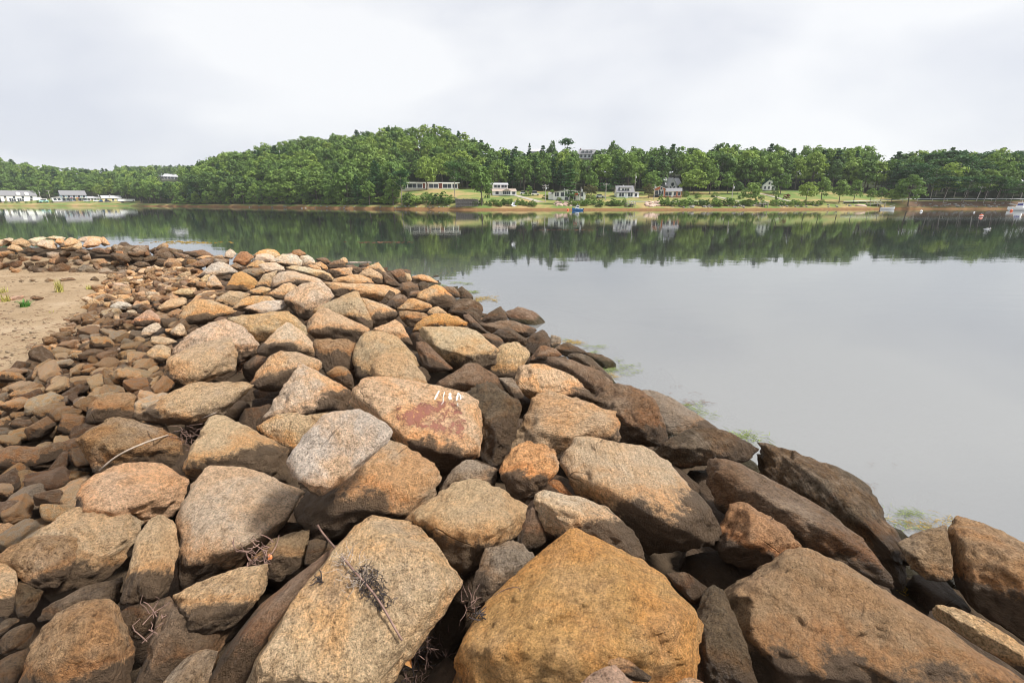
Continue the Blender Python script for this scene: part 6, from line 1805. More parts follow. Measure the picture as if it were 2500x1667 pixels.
# 12 grey house behind the brick one
t, q = place("grey_house", 1644, 463, "pale grey house with steep gables, above and behind the orange brick house", "house", yaw=0.45)
w = 44 * q
footing(t, -w * 0.4, w * 0.5, -2, 9)
gable(t, -w * 0.40, w * 0.5, 1, 9, 0.25, 11 * q, 27 * q, M_PALEGREY, M_PALEROOF)
gable(t, -w * 0.42, w * 0.1, -1.5, 5, 0.2, 9 * q, 26 * q, M_PALEGREY, M_PALEROOF, axis='y')
window(t, -0.16 * w, 11 * q, 1.4, 1.8, -1.5)
window(t, -0.26 * w, 4.5 * q, 1.0, 1.3, -1.5)
window(t, -0.06 * w, 4.5 * q, 1.0, 1.3, -1.5)
window(t, 0.3 * w, 6 * q, 1.4, 1.4, 1)
chimney(t, 0.25 * w, 5, 24 * q, 31 * q, M_BLACK, 0.7)
# 13 orange brick house
t, q = place("brick_house", 1629, 482.5, "orange brick house with white gabled wing and blue grey low roof", "house", yaw=0.0)
w = 64 * q
footing(t, -w / 2, w / 2, 0, 8)
gable(t, -w * 0.5, -w * 0.10, -0.4, 8, 0.25, 20.5 * q, 26 * q, M_BRICK, M_TRIM, axis='y', over=0.4)
window(t, -0.24 * w, 20 * q, 0.8, 1.4, -0.4)
window(t, -0.40 * w, 12 * q, 1.3, 1.5, -0.4)
window(t, -0.24 * w, 11 * q, 1.9, 2.6, -0.4, mull=1)
a = MB().box(-w * 0.10 + 0.01, w * 0.5, 0.6, 8, 0.25, 14 * q).build("wing", M_BRICK, t)
MB().prism([(0.1, 14 * q), (8.4, 14 * q), (4.3, 22.5 * q)], 'x', -w * .095, w * 0.52).build("wing_roof", M_SHINGLE, a)
MB().box(-w * 0.08, w * 0.12, 0.54, 0.6, 5 * q, 14 * q).build("porch_panel", M_TRIM, t)
for x, ww in ((0.03, 2.6), (0.26, 0.9), (0.42, 1.0)):
    window(t, x * w, 8.5 * q, ww, 1.4, 0.53 if x < .1 else 0.6, mull=1 if ww > 2 else 0)
door(t, 0.17 * w, 0.3, 0.95, 2.1, 0.6, M_WHITE)
door(t, -0.42 * w, -0.4, 2.2, 1.6, -0.4, M_BLACK, "garage_door")
# 14 white house with green roof
t, q = place("green_roofed_house", 1876, 465.5, "white house with dark green gable roof and small square windows", "house", yaw=0.62)
w = 34 * q
footing(t, -w * 0.5, w * 0.5, 0, 10)
gable(t, -w * 0.5, w * 0.5, 0, 11, 0.25, 13 * q, 27 * q, M_WHITE, M_GREENROOF, axis='y')
for x in (-0.3, 0.0, 0.3):
    window(t, x * w, 6.5 * q, 0.9, 1.2, 0)
window(t, 0.0, 17 * q, 0.9, 1.1, 0)
MB().box(w * .5 + .01, w * .5 + 2.4, 3, 9, 0.2, 8 * q).build("annex", M_WHITE, t)
# 15 ridge houses
t, q = place("ridge_house", 1428, 388, "grey shingled house with dormers on the ridge above the woods", "house", s=92)
P = np.array(t.location)
zc = zdepth(P)
zb = CAMZ - math.hypot(P[0], P[1]) * float(slope_at(P[0] / P[1], 388.0))
t.location.z = zb
q = zc / FPX
w = 38 * q
MB().box(-w / 2 - .1, w / 2 + .1, -.1, 9.1, -(zb - float(far_z(P[0], P[1]))) - 1, 0.25).build("foundation", M_STONEGREY, t)
gable(t, -w / 2, w / 2, 0, 9, 0.26, 11 * q, 22 * q, M_PALEGREY, M_SHINGLE)
for x in (-0.25, 0.0, 0.25):
    d = MB().box(x * w - .7, x * w + .7, 0.5, 3, 12 * q, 17 * q).build("dormer", M_PALEGREY, t)
    MB().prism([(x * w - .9, 17 * q), (x * w + .9, 17 * q), (x * w, 19.3 * q)], 'y', 0.3, 3.4).build("dormer_roof", M_SHINGLE, d)
    MB().box(x * w - .35, x * w + .35, 0.44, 0.5, 13 * q, 16 * q).build("pane", M_GLASS, d)
for x in (-0.35, -0.1, 0.15, 0.38):
    window(t, x * w, 6 * q, 1.2, 1.5, 0)
chimney(t, -0.42 * w, 4.5, 19 * q, 25 * q)
t, q = place("ridge_cabin", 1308, 372, "pale roof of a house half hidden on the ridge, left of centre", "house", s=104)
P = np.array(t.location)
t.location.z = CAMZ - math.hypot(P[0], P[1]) * float(slope_at(P[0] / P[1], 378.0))
MB().box(-3.6, 3.6, -.1, 7.1, -(t.location.z - float(far_z(P[0], P[1]))) - 1, 0.0).build("foundation", M_STONEGREY, t)
gable(t, -3.5, 3.5, 0, 7, 0.0, 1.6, 3.2, M_PALEGREY, M_PALEROOF)
window(t, 0, 0.9, 1.4, 0.9, 0)

# stone retaining wall (stones one by one) on the shore below the hill
t = empty("retaining_wall", at_px(1139, 4.2))
t.rotation_euler = (0, 0, -math.atan2(t.location.x, t.location.y))
tag(t, "grey dry stone retaining wall at the shore, right of the glass fronted house", "wall")
q = zdepth(np.array(t.location)) / FPX
ww, hh = 54 * q, 17 * q
MB().box(-ww / 2, ww / 2, 0.35, 2.6, -1, hh * 0.97).build("core", M_STONEGREY, t)
rg = np.random.default_rng(5)
k, z = 0, -0.2
base_me = [link("stone_probe", mesh_np("stone", *stone_shape(4000 + k, 2), True), M_STONEGREY) for k in range(4)]
sm = [o.data for o in base_me]
for o in base_me: bpy.data.objects.remove(o)
while z < hh:
    h = rg.uniform(0.36, 0.55)
    x = -ww / 2
    while x < ww / 2:
        w = rg.uniform(0.5, 1.05)
        o = link("stone", sm[int(rg.integers(4))], None, t, (x + w / 2, 0.15 + rg.uniform(-.06, .06), z + h / 2))
        o.scale = (w * 0.56, 0.34, h * 0.60)
        o.rotation_euler = (0, rg.uniform(-.2, .2), 0)
        x += w
    z += h

# ------------------------------------------------------------------ roads, poles, docks, boats, buoys, birds
def ribbon(name, pix, width, mat, label=None, lift=0.07):
    """a strip laid on the far ground along pixels of the photograph"""
    pts = [far_hit(x, y) for x, y in pix]
    dense = []
    for a, b_ in zip(pts[:-1], pts[1:]):
        k = max(2, int(np.linalg.norm(b_ - a) / 2.5))
        for i in range(k):
            dense.append(a + (b_ - a) * i / k)
    dense.append(pts[-1])
    V, F = [], []
    for i, p in enumerate(dense):
        d = dense[min(i + 1, len(dense) - 1)] - dense[max(i - 1, 0)]
        d = np.array((-d[1], d[0])) / (np.hypot(d[0], d[1]) + 1e-9)
        for s in (-1, 0, 1):
            x, y = p[0] + d[0] * s * width / 2, p[1] + d[1] * s * width / 2
            V.append((x, y, float(far_z(x, y)) + lift))
    for i in range(len(dense) - 1):
        for s in (0, 1):
            F.append((i * 3 + s, i * 3 + s + 1, i * 3 + 4 + s, i * 3 + 3 + s))
    return tag(link(name, mesh_np(name, V, F, True), mat), kind="structure")
M_GRAVEL = simple_mat("gravel_drive", (0.33, 0.295, 0.25), 0.95, 0.15, 1.0)
ribbon("driveway", [(1258, 477), (1275, 482), (1298, 488), (1320, 494)], 3.0, M_GRAVEL)
ribbon("lawn_path", [(1738, 479), (1765, 484), (1790, 490), (1812, 494)], 2.2, M_GRAVEL)
ribbon("house_path", [(1842, 471), (1870, 476), (1900, 484), (1928, 492)], 2.0, M_GRAVEL)
ribbon("shore_path", [(1500, 492), (1560, 492.5), (1640, 492.5), (1730, 492)], 2.2, M_GRAVEL)
# shore road at right with its guard rail
R0 = [at_px(p, 14.0) for p in range(2060, 2720, 30)]
V, F = [], []
for i, p in enumerate(R0):
    e = np.array((p[0], p[1])) / math.hypot(p[0], p[1])
    for s in (-3.2, 3.2):
        V.append((p[0] + e[0] * s, p[1] + e[1] * s, p[2] + 0.10))
    if i: F.append((2 * i - 2, 2 * i, 2 * i + 1, 2 * i - 1))
tag(link("road", mesh_np("road", V, F), M_ASPHALT), kind="structure")
gr = empty("guard_rail", at_px(2350, 10.6))
tag(gr, "long pale guard rail along the shore road at right", "guard rail")
inv = Matrix.Translation(-gr.location)
mb = MB()
pts = [at_px(p, 10.6) for p in range(2060, 2720, 12)]
mb.tube([Vector(p + np.array((0, 0, 0.95))) - gr.location for p in pts], 0.11, 5)
mb.build("rail", M_METAL, gr)
for p in pts[::3]:
    q_ = Vector(p) - gr.location
    MB().box(q_.x - .08, q_.x + .08, q_.y - .08, q_.y + .08, q_.z - .4, q_.z + 0.85).build("post", M_WOODGREY, gr)

def pole(px, base, top, label, arms=1, lean=0.0, group="wooden utility poles"):
    P = far_hit(px, base)
    h = (base - top) * zdepth(P) / FPX
    t = empty("utility_pole", P - np.array((0, 0, 0.1)), -math.atan2(P[0], P[1]))
    t.rotation_euler.y = lean
    MB().tube([(0, 0, -0.3), (0, 0, h * .5), (0, 0, h)], [0.19, 0.16, 0.13], 6).build("pole", M_POLE, t)
    for k in range(arms):
        MB().box(-1.2, 1.2, -0.08, 0.08, h - 0.6 - 0.9 * k, h - 0.42 - 0.9 * k).build("crossarm", M_POLE, t)
        for x in (-1.05, -0.5, 0.5, 1.05):
            MB().tube([(x, 0, h - 0.42 - .9 * k), (x, 0, h - 0.15 - .9 * k)], 0.06, 5).build("insulator", M_METAL, t)
    if arms != 1:
        MB().tube([(0.32, -.1, h * 0.72), (0.32, -.1, h * 0.72 + 0.9)], 0.26, 8).build("transformer", M_METAL, t)
    tag(t, label, "utility pole", group)
    return t
poles = [pole(101, 491, 466, "utility pole right of the white dormered house, near an aqua truck", 0),
         pole(124, 489, 465, "pale utility pole between the dormered house and the blue grey house"),
         pole(243, 492, 475, "short utility pole behind the low annex of the blue grey house", 0),
         pole(271, 493, 475, "short utility pole before the yellow building", 0),
         pole(309, 486, 464, "utility pole behind the white box trailer"),
         pole(543, 475, 445, "leaning utility pole in the trees at the left end of the hill", 0, 0.08),
         pole(900, 456, 428, "utility pole on the lower slope of the wooded hill"),
         pole(1197, 478, 442, "utility pole left of the white two level house", 0),
         pole(1331, 494, 452, "dark utility pole left of the long white bungalow", 2),
         pole(1417, 497, 458, "utility pole in front of the long white bungalow's porch", 0),
         pole(1478, 490, 449, "utility pole between the long white bungalow and the cottage"),
         pole(1596, 488, 451, "pale utility pole at the left corner of the orange brick house", 0),
         pole(1786, 489, 451, "pale utility pole standing on the tan lawn", 0),
         pole(2383, 492, 456, "tall utility pole with crossarm beside the shore road", 1, 0.1),
         pole(1549, 470, 424, "bare grey snag pole at the dark wood edge behind the cottage", 0)]
wire = MB()
wp = [far_hit(px, by) + np.array((0, 0, (by - ty) * zdepth(far_hit(px, by)) / FPX - .3)) for px, by, ty in ((124, 489, 465), (309, 486, 464))]
wl0 = [wp[0] + (wp[1] - wp[0]) * f - np.array((0, 0, 2.2 * 4 * f * (1 - f))) for f in np.linspace(0, 1, 12)]
wire.tube(wl0, 0.045, 4)
tag(wire.build("power_line", M_BLACK), "power line sagging between poles above the left shore houses", "cable")

def boat_hull(L, B, D, sheer=0.35):
    """pointed planked hull, keel to gunwale, bow at +x"""
    V, F = [], []
    n = 11
    for i in range(n):
        f = i / (n - 1)
        x = (f - 0.5) * L
        wdt = B / 2 * (0.80 + 0.28 * math.sin(f * 2.2)) * (1 - max(0, (f - 0.55) / 0.45) ** 2.2)
        z = D + sheer * max(0, f - 0.4) ** 1.5 * 2
        kz = -0.18 + 0.55 * D * max(0, (f - 0.75) / 0.25) ** 2
        ring = [(x, -wdt, z), (x, -wdt * 0.86, D * 0.35), (x, -wdt * .45, kz), (x, wdt * .45, kz), (x, wdt * .86, D * .35), (x, wdt, z), (x, wdt * .9, z - 0.06), (x, -wdt * .9, z - 0.06)]
        V += ring
        if i:
            a, b_ = (i - 1) * 8, i * 8
            F += [(a + k, a + (k + 1) % 8, b_ + (k + 1) % 8, b_ + k) for k in range(8)]
    F.append(tuple(range(8))[::-1])
    F.append(tuple((n - 1) * 8 + k for k in range(8)))
    mb = MB()
    mb.add(V, F)
    return mb
def on_water(px, py):
    d = ray(px, py)
    return EYE + d * (CAMZ / -d[2])
def motor_boat(px, py, Lpx, hull_mat, label, cabin=True, yaw=0.0, canopy=None, group=None, outboard=True):
    P = on_water(px, py)
    q = zdepth(P) / FPX
    L = Lpx * q
    t = empty("motor_boat", (P[0], P[1], 0), -math.atan2(P[0], P[1]) + yaw)
    boat_hull(L, L * 0.36, L * 0.16).build("hull", hull_mat, t)
    MB().box(-L * .46, L * .28, -L * .165, L * .165, L * .14, L * .165).build("deck", M_TRIM, t)
    if cabin:
        c = MB()
        c.prism([(-L * .12, L * .16), (L * .20, L * .16), (L * .12, L * .40), (-L * .12, L * .42)], 'y', -L * .13, L * .13)
        c = c.build("cabin", canopy or M_TRIM, t)
        MB().prism([(-L * .08, L * .27), (L * .155, L * .27), (L * .115, L * .37), (-L * .08, L * .38)], 'y', -L * .135, L * .135).build("window", M_GLASS, c)
        MB().box(-L * .16, L * .14, -L * .15, L * .15, L * .415, L * .445).build("roof", canopy or M_TRIM, c)
        MB().tube([(0, 0, L * .44), (0, 0, L * .62)], 0.04, 5).build("mast", M_METAL, t)
    rb = MB()
    for s in (-1, 1):
        rb.tube([(L * .12, s * L * .15, L * .30), (L * .34, s * L * .11, L * .34), (L * .47, 0, L * .37)], 0.03, 4)
    rb.build("bow_rail", M_METAL, t)
    if outboard:
        o = MB().box(-L * .55, -L * .49, -0.2, 0.2, L * .06, L * .20)
        o.box(-L * .53, -L * .51, -0.06, 0.06, -0.2, L * .06)
        o.build("outboard_motor", M_BLACK, t)
    tag(t, label, "boat", group)
    return t
motor_boat(1410, 514, 27, M_BLUE, "small blue hulled boat with white cabin moored off the bungalow", yaw=math.pi + 0.2)
motor_boat(2489, 514.5, 44, M_WHITE, "white motor cruiser with navy canopy at the right edge", canopy=None, yaw=math.pi - 0.1)
motor_boat(2166, 511.5, 28, M_WHITE, "white open boat tied at the dock, nearer the ramp", cabin=False, yaw=0.1, group="white open boats at the dock")
motor_boat(2188, 510.5, 26, M_WHITE, "white open boat tied outside the dock, right of the other", cabin=False, yaw=math.pi, group="white open boats at the dock")
motor_boat(1364, 511, 15, M_WHITE, "tiny white sailing dinghy moored left of the blue boat", cabin=False, yaw=0.0, outboard=False)
_d = [o for o in COL.objects if o.get("label", "").startswith("tiny white sailing")][0]
MB().tube([(0.2, 0, 0.3), (0.2, 0, 1.9)], 0.05, 5).build("mast", M_METAL, _d)
MB().tube([(0.2, 0, 0.8), (-1.0, 0, 0.75)], 0.10, 5).build("furled_sail", M_TRIM, _d)
# navy canopy of the cruiser
_c = [o for o in COL.objects if o.get("label", "").startswith("white motor cruiser")][0]
for ch in _c.children:
    if ch.name.startswith("cabin"):
        for g in ch.children:
            if g.name.startswith("window"):
                g.data.materials.clear(); g.data.materials.append(M_PURPLE)

def dock(px0, py0, px1, py1, label, deck_px, ramp=True):
    """piled landing stage (px0) with a gangway down to a float (px1)"""
    A, B = at_px(px0, 5.0), on_water(px1, py1)
    t = empty("boat_dock", (A[0], A[1], 0))
    tag(t, label, "dock")
    a = Vector((0, 0, 2.1))
    b_ = Vector((B[0] - A[0], B[1] - A[1], 0.35))
    rz = math.atan2(b_.y, b_.x)
    L = math.hypot(b_.x, b_.y)
    hw = deck_px * zdepth(A) / FPX / 2
    for k in range(7):
        MB().box(-hw + 2 * hw * k / 7, -hw + 2 * hw * (k + 1) / 7 - 0.05, -1.2, 1.2, 2.0, 2.14).build("plank", M_WOODGREY, t)
    for x in (-hw + .2, 0, hw - .2):
        for y in (-1, 1):
            MB().tube([(x, y, -1.2), (x, y, 2.6)], 0.12, 6).build("pile", M_WOODGREY, t)
    g = MB()
    side = Vector((-math.sin(rz), math.cos(rz), 0)) * 0.55
    for s in (-1, 1):
        g.tube([a + side * s, b_ + side * s], 0.09, 5)
        g.tube([a + side * s + Vector((0, 0, 1)), b_ + side * s + Vector((0, 0, 1))], 0.06, 5)
        for f in np.linspace(0, 1, 6):
            p = a + (b_ - a) * f + side * s
            g.tube([p, p + Vector((0, 0, 1))], 0.045, 4)
    g.add([a + side, a - side, b_ - side, b_ + side], [(0, 1, 2, 3)])
    g.build("gangway", M_METAL, t)
    MB().box(b_.x - 1.5, b_.x + 3.2, b_.y - 1.3, b_.y + 1.3, 0.05, 0.38).build("float", M_WOODGREY, t)
dock(1540, 494, 1562, 509.5, "wooden landing stage with metal gangway below the small white cottage", 22)
dock(1862, 497, 1897, 509.5, "wooden landing stage with gangway below the green roofed house", 24)
dock(2140, 499, 2168, 509.8, "long low dock with gangway where two white boats lie", 38)
t = empty("rowing_boat", on_water(1633, 511))
boat_hull(3.0, 1.2, 0.4).build("hull", M_WOODGREY, t)
MB().box(-0.3, 0.0, -0.5, 0.5, 0.26, 0.31).build("thwart", M_WOODGREY, t)
tag(t, "small dark rowing boat on the shore below the orange brick house", "boat")

def buoy(px, py, dpx, mat, label, band=None):
    P = on_water(px, py)
    r = max(dpx * zdepth(P) / FPX / 2, 0.05)
    t = empty("mooring_buoy", P)
    bm = bmesh.new()
    bmesh.ops.create_uvsphere(bm, u_segments=16, v_segments=10, radius=r)
    me = bpy.data.meshes.new("float"); bm.to_mesh(me); bm.free()
    link("float", me, mat, t, (0, 0, r * 0.45))
    if band:
        MB().tube([(0, 0, r * .3), (0, 0, r * .72)], r * 1.03, 16).build("band", band, t)
    MB().tube([(0, 0, r * 1.35), (0, 0, r * 1.7)], r * 0.16, 6).build("ring", M_METAL, t)
    tag(t, label, "buoy", "mooring buoys")
buoy(2395, 529, 8, M_ORANGE, "red mooring buoy with white band off the shore road", M_WHITE)
buoy(2249, 517, 5.5, M_WHITE, "white mooring buoy nearest the dock")
buoy(2378, 519.5, 3.2, M_WHITE, "tiny white float left of the red banded buoy")
buoy(2469, 515.5, 5.5, M_ORANGE, "orange buoy at the bow of the white cruiser")
buoy(1386, 513.5, 5, M_ORANGE, "orange buoy left of the blue hulled boat")

def gull(px, py, wpx, label, dist, flying):
    d = ray(px, py)
    P = EYE + d * (dist / math.hypot(d[0], d[1]))
    if not flying:
        P = on_water(px, py)
    q = zdepth(P) / FPX
    S = wpx * q
    t = empty("gull", P)
    t.rotation_euler = (0, 0, -math.atan2(P[0], P[1]))
    bm = bmesh.new()
    bmesh.ops.create_uvsphere(bm, u_segments=14, v_segments=10, radius=1)
    for v in bm.verts:
        x = v.co.x
        k = 1 - 0.55 * max(0, -x) ** 1.5 - 0.35 * max(0, x) ** 3
        v.co.y *= 0.34 * k; v.co.z *= 0.34 * k
        if x > 0.55: v.co.z += (x - 0.55) * 0.5
    bm.normal_update()
    me = bpy.data.meshes.new("body"); bm.to_mesh(me); bm.free()
    me.polygons.foreach_set("use_smooth", [True] * len(me.polygons))
    b_ = link("body", me, M_TRIM, t)
    b_.scale = (S * 0.34, S * 0.34, S * 0.34)
    if not flying: b_.location.z = S * 0.08
    hd = MB()
    hd.tube([(S * .26, 0, S * .10), (S * .36, 0, S * .15), (S * .42, 0, S * .15)], [S * .075, S * .085, S * .045], 8)
    hd.build("head", M_TRIM, t)
    MB().tube([(S * .42, 0, S * .15), (S * .52, 0, S * .13)], [S * .03, S * .008], 5).build("beak", M_YELLOW, t)
    if flying:
        for s, up in ((-1, 0.55), (1, 0.75)):
            V = [(S * .12, 0, S * .05), (-S * .12, 0, S * .04), (S * .16, s * S * .25, S * up * .5), (-S * .08, s * S * .22, S * up * .45), (-S * .10, s * S * .42, S * up * 1.0), (-S * .18, s * S * .38, S * up * .95)]
            V2 = [(x, y, z - S * .02) for x, y, z in V]
            mb = MB().add(V + V2, [(0, 2, 3, 1), (2, 4, 5, 3), (6, 7, 9, 8), (8, 9, 11, 10), (0, 6, 8, 2), (2, 8, 10, 4), (4, 10, 11, 5), (5, 11, 9, 3), (3, 9, 7, 1)])
            mb.build("wing", M_PALEGREY, t)
        t.rotation_euler.z += math.pi + 0.5
    else:
        MB().prism([(-S * .42, S * .10), (S * .1, S * .12), (-S * .05, S * .2)], 'y', -S * .11, S * .11).build("wing", M_PALEGREY, t)
    MB().prism([(-S * .5, S * .02), (-S * .3, S * .0), (-S * .3, S * .08)], 'y', -S * .07, S * .07).build("tail", M_TRIM, t)
    tag(t, label, "gull")
gull(1254, 503, 17, "white gull flying low over the water left of centre", 60, True)
gull(2410, 560, 15, "white gull sitting on the water near the right edge", 30, False)

def car(px, py, label, mat, Lpx=16, van=False):
    P = far_hit(px, py)
    q = zdepth(P) / FPX
    L = max(3.6, Lpx * q)
    t = empty("parked_car", P + np.array((0, 0, 0.25)), -math.atan2(P[0], P[1]))
    h = 1.9 if van else 1.45
    MB().prism([(-L / 2, .35), (L / 2, .35), (L / 2, .75), (L * .30, .92), (-L * .46, .95), (-L / 2, .8)], 'y', -0.85, 0.85).build("body", mat, t)
    c = MB().prism([(-L * .42, .94), (L * .26, .92), (L * .12, h), (-L * .34, h)], 'y', -0.75, 0.75).build("cabin", M_GLASS, t)
    MB().box(-L * .34, L * .12, -.74, .74, h, h + .06).build("roof", mat, c)
    for x in (-.3, .3):
        for y in (-.86, .66):
            MB().tube([(x * L, y, .32), (x * L, y + .2, .32)], .32, 10).build("wheel", M_BLACK, t)
    tag(t, label, "car", "cars parked by the shore houses")
car(1279, 477, "white car parked on the driveway above the gravel turn", M_WHITE)
car(1307, 479, "white van parked right of the driveway bush", M_WHITE, 12, True)
car(1465, 485, "pale car parked right of the long white bungalow", M_METAL, 12)
car(252, 494, "dark blue car parked before the grey annex", M_BLUE, 13)
car(264, 494.5, "black car parked before the yellow building", M_BLACK, 12)
car(237, 494, "white car parked left of the dark blue one", M_WHITE, 12)
car(213, 494, "silver car parked beside the blue grey house", M_METAL, 12)
# aqua boat-bodied truck
t, q = place("aqua_truck", 108, 495.5, "aqua and white high bodied truck on the left shore road", "truck")
L = 17 * q
MB().box(-L / 2, L / 2, -1.1, 1.1, .7, 5.5 * q).build("body", M_AQUA, t)
MB().box(-L * .4, L * .4, -1.0, 1.0, 5.5 * q + .003, 9.5 * q).build("top", M_WHITE, t)
MB().box(-L * .3, L * .3, -1.04, -1.0, 6.3 * q, 8.5 * q).build("window", M_GLASS, t)
for x in (-.32, .32):
    for y in (-1.12, .9):
        MB().tube([(x * L, y, .5), (x * L, y + .22, .5)], .5, 10).build("wheel", M_BLACK, t)

# pale rip-rap patches and shoreline stones on the far bank: single stones
rg = np.random.default_rng(9)
FST = [mesh_np("shore_stone", *stone_shape(4100 + k, 2), True) for k in range(5)]
for me in FST: me.materials.append(M_PINKSTONE)
FSG = [mesh_np("shore_stone", *stone_shape(4110 + k, 2), True) for k in range(5)]
for me in FSG: me.materials.append(M_STONEGREY)
for (p0, p1, y0, y1, n_, pal, sz, where) in [(1352, 1402, 494, 504, 46, FST, (.5, 1.0), "in the bank left of the blue boat"), (1577, 1612, 493, 506, 34, FST, (.5, 1.0), "in the bank below the orange brick house"),
                                      (1640, 1840, 500, 508, 46, FSG, (.3, .9), "along the kelp below the brown lawn"), (600, 1110, 503, 509, 40, FSG, (.3, .7), "along the foot of the wooded hill"),
                                      (1900, 2110, 500, 506, 30, FSG, (.3, .8), "along the kelp below the tan slope"), (2225, 2500, 497, 506, 60, FSG, (.3, .8), "on the earth bank under the guard rail")]:
    for _ in range(n_):
        P = far_hit(rg.uniform(p0, p1), rg.uniform(y0, y1))
        o = bpy.data.objects.new("shore_stone", pal[int(rg.integers(5))])
        COL.objects.link(o)
        s = rg.uniform(*sz)
        o.location = P + np.array((0, 0, s * 0.15))
        o.scale = (s, s * .9, s * rg.uniform(.6, .9))
        o.rotation_euler = (rg.uniform(-.3, .3), 0, rg.uniform(0, 6.3))
        tag(o, "%s bank stone %s" % ("pale pink" if pal is FST else "grey", where), "stone", "%s stones %s" % ("pale pink" if pal is FST else "grey", where))
for px, py, w, h, lab in ((2100, 503, 30, 8, "large pale pink rock at the shore left of the long low dock"), (1849, 503, 20, 5, "pale domed rock at the shore left of the landing stage")):
    P = far_hit(px, py)
    q = zdepth(P) / FPX
    o = bpy.data.objects.new("shore_rock", FST[0]); COL.objects.link(o)
    o.location = P; o.scale = (w * q / 2, w * q / 3, h * q)
    tag(o, lab, "rock")

# ------------------------------------------------------------------ small things on the near rocks and sand
M_TWIG = simple_mat("dry_twig", (0.20, 0.125, 0.10), 0.8, 0.3, 30.0)
M_PALETWIG = simple_mat("pale_twig", (0.36, 0.29, 0.23), 0.8, 0.3, 30.0)
M_BLACKWEED = simple_mat("dried_weed", (0.040, 0.031, 0.029), 0.7, 0.3, 30.0)
M_BROWNWEED = simple_mat("brown_weed", (0.16, 0.085, 0.05), 0.7, 0.3, 30.0)
M_YELLOWWEED = simple_mat("yellow_weed", (0.36, 0.24, 0.04), 0.6, 0.35, 20.0)
M_GREENWEED = simple_mat("green_weed", (0.20, 0.25, 0.06), 0.6, 0.35, 20.0)
M_ORANGELEAF = simple_mat("orange_leaf", (0.62, 0.20, 0.07), 0.6, 0.15)
M_RUSTLEAF = simple_mat("rust_leaf", (0.50, 0.25, 0.09), 0.6, 0.2)
M_PAINT = simple_mat("white_paint", (0.58, 0.56, 0.52), 0.8, 0.3, 60.0)
M_STAKE = simple_mat("stake_wood", (0.46, 0.22, 0.10), 0.8, 0.25, 12.0)
rgd = np.random.default_rng(3)
def surf(px, py, off=0.012):
    p, k = rock_hit(px, py)
    d = (Vector(EYE) - p).normalized()
    return p + d * off
def strand(mb, pts, r0, r1, seg=5):
    mb.tube(pts, [r0 + (r1 - r0) * i / max(len(pts) - 1, 1) for i in range(len(pts))], seg)
def stick(name, s, r0, r1, mat, label, cat, parent=None, off=0.014):
    mb = MB()
    P2 = [(q[0], q[1]) for q in parse(s)]
    pts = []
    for (x0, y0), (x1, y1) in zip(P2[:-1], P2[1:]):
        k = max(1, int(math.hypot(x1 - x0, y1 - y0) / 14))
        for i in range(k):
            pts.append(surf(x0 + (x1 - x0) * i / k, y0 + (y1 - y0) * i / k, off))
    pts.append(surf(*P2[-1], off))
    # a stiff stick does not follow every hollow
    for _ in range(3):
        pts = [pts[0]] + [(pts[i - 1] + pts[i] * 2 + pts[i + 1]) / 4 for i in range(1, len(pts) - 1)] + [pts[-1]]
    strand(mb, pts, r0, r1, 6)
    o = mb.build(name, mat, parent, True)
    if label: tag(o, label, cat)
    return o, pts
def tangle(name, px, py, R, n, mat, parent=None, r=0.0022, length=(0.03, 0.10), off=0.02, flat=0.5):
    """matted strands about a point on the rocks"""
    c = surf(px, py, off)
    v = (Vector(EYE) - c).normalized()
    mb = MB()
    for _ in range(n):
        a = Vector(rgd.normal(size=3))
        a -= v * a.dot(v) * (1 - flat)
        p = c + a * R * 0.5
        d = Vector(rgd.normal(size=3)); d -= v * d.dot(v) * (1 - flat)
        d.normalize()
        L = rgd.uniform(*length)
        pts = [p]
        for k in range(4):
            d = (d + Vector(rgd.normal(size=3)) * 0.55).normalized()
            pts.append(pts[-1] + d * L / 4)
        strand(mb, pts, r, r * 0.6, 4)
    o = mb.build(name, mat, parent)
    if parent is not None: o["kind"] = "stuff"
    return o
# the long twig over the flat tan boulder with its black weed
tw, tp = stick("twig", "A2 790,125 800,160 880,250 960,345 1040,440 1120,540 1210,640 1300,740 1380,860 1440,970 1500,1080 1550,1160", 0.0062, 0.004, M_TWIG,
               "long dry twig lying across the big flat tan boulder, matted with black weed", "twig", off=0.028)
tangle("weed", *parse("A2 1200,600")[0], 0.05, 90, M_BLACKWEED, tw, 0.0020, (0.015, 0.04), 0.010, 0.08)
tangle("weed", *parse("A2 1290,690")[0], 0.05, 100, M_BLACKWEED, tw, 0.0020, (0.015, 0.04), 0.010, 0.08)
tangle("weed", *parse("A2 1350,800")[0], 0.04, 60, M_BLACKWEED, tw, 0.0022, (0.015, 0.04), 0.015, 0.25)
tangle("rootlet", *parse("A2 1180,590")[0], 0.07, 60, M_PALETWIG, tw, 0.0014, (0.04, 0.10), 0.025, 0.3)
tangle("rootlet", *parse("A2 1020,440")[0], 0.035, 26, M_PALETWIG, tw, 0.0014, (0.03, 0.08), 0.02, 0.3)
o = tangle("dried_weed", *parse("A2 805,620")[0], 0.008, 14, M_BLACKWEED, None, 0.003, (0.02, 0.05), 0.008, 0.2)
tag(o, "small black scrap of weed left of the long twig on the tan boulder", "seaweed")
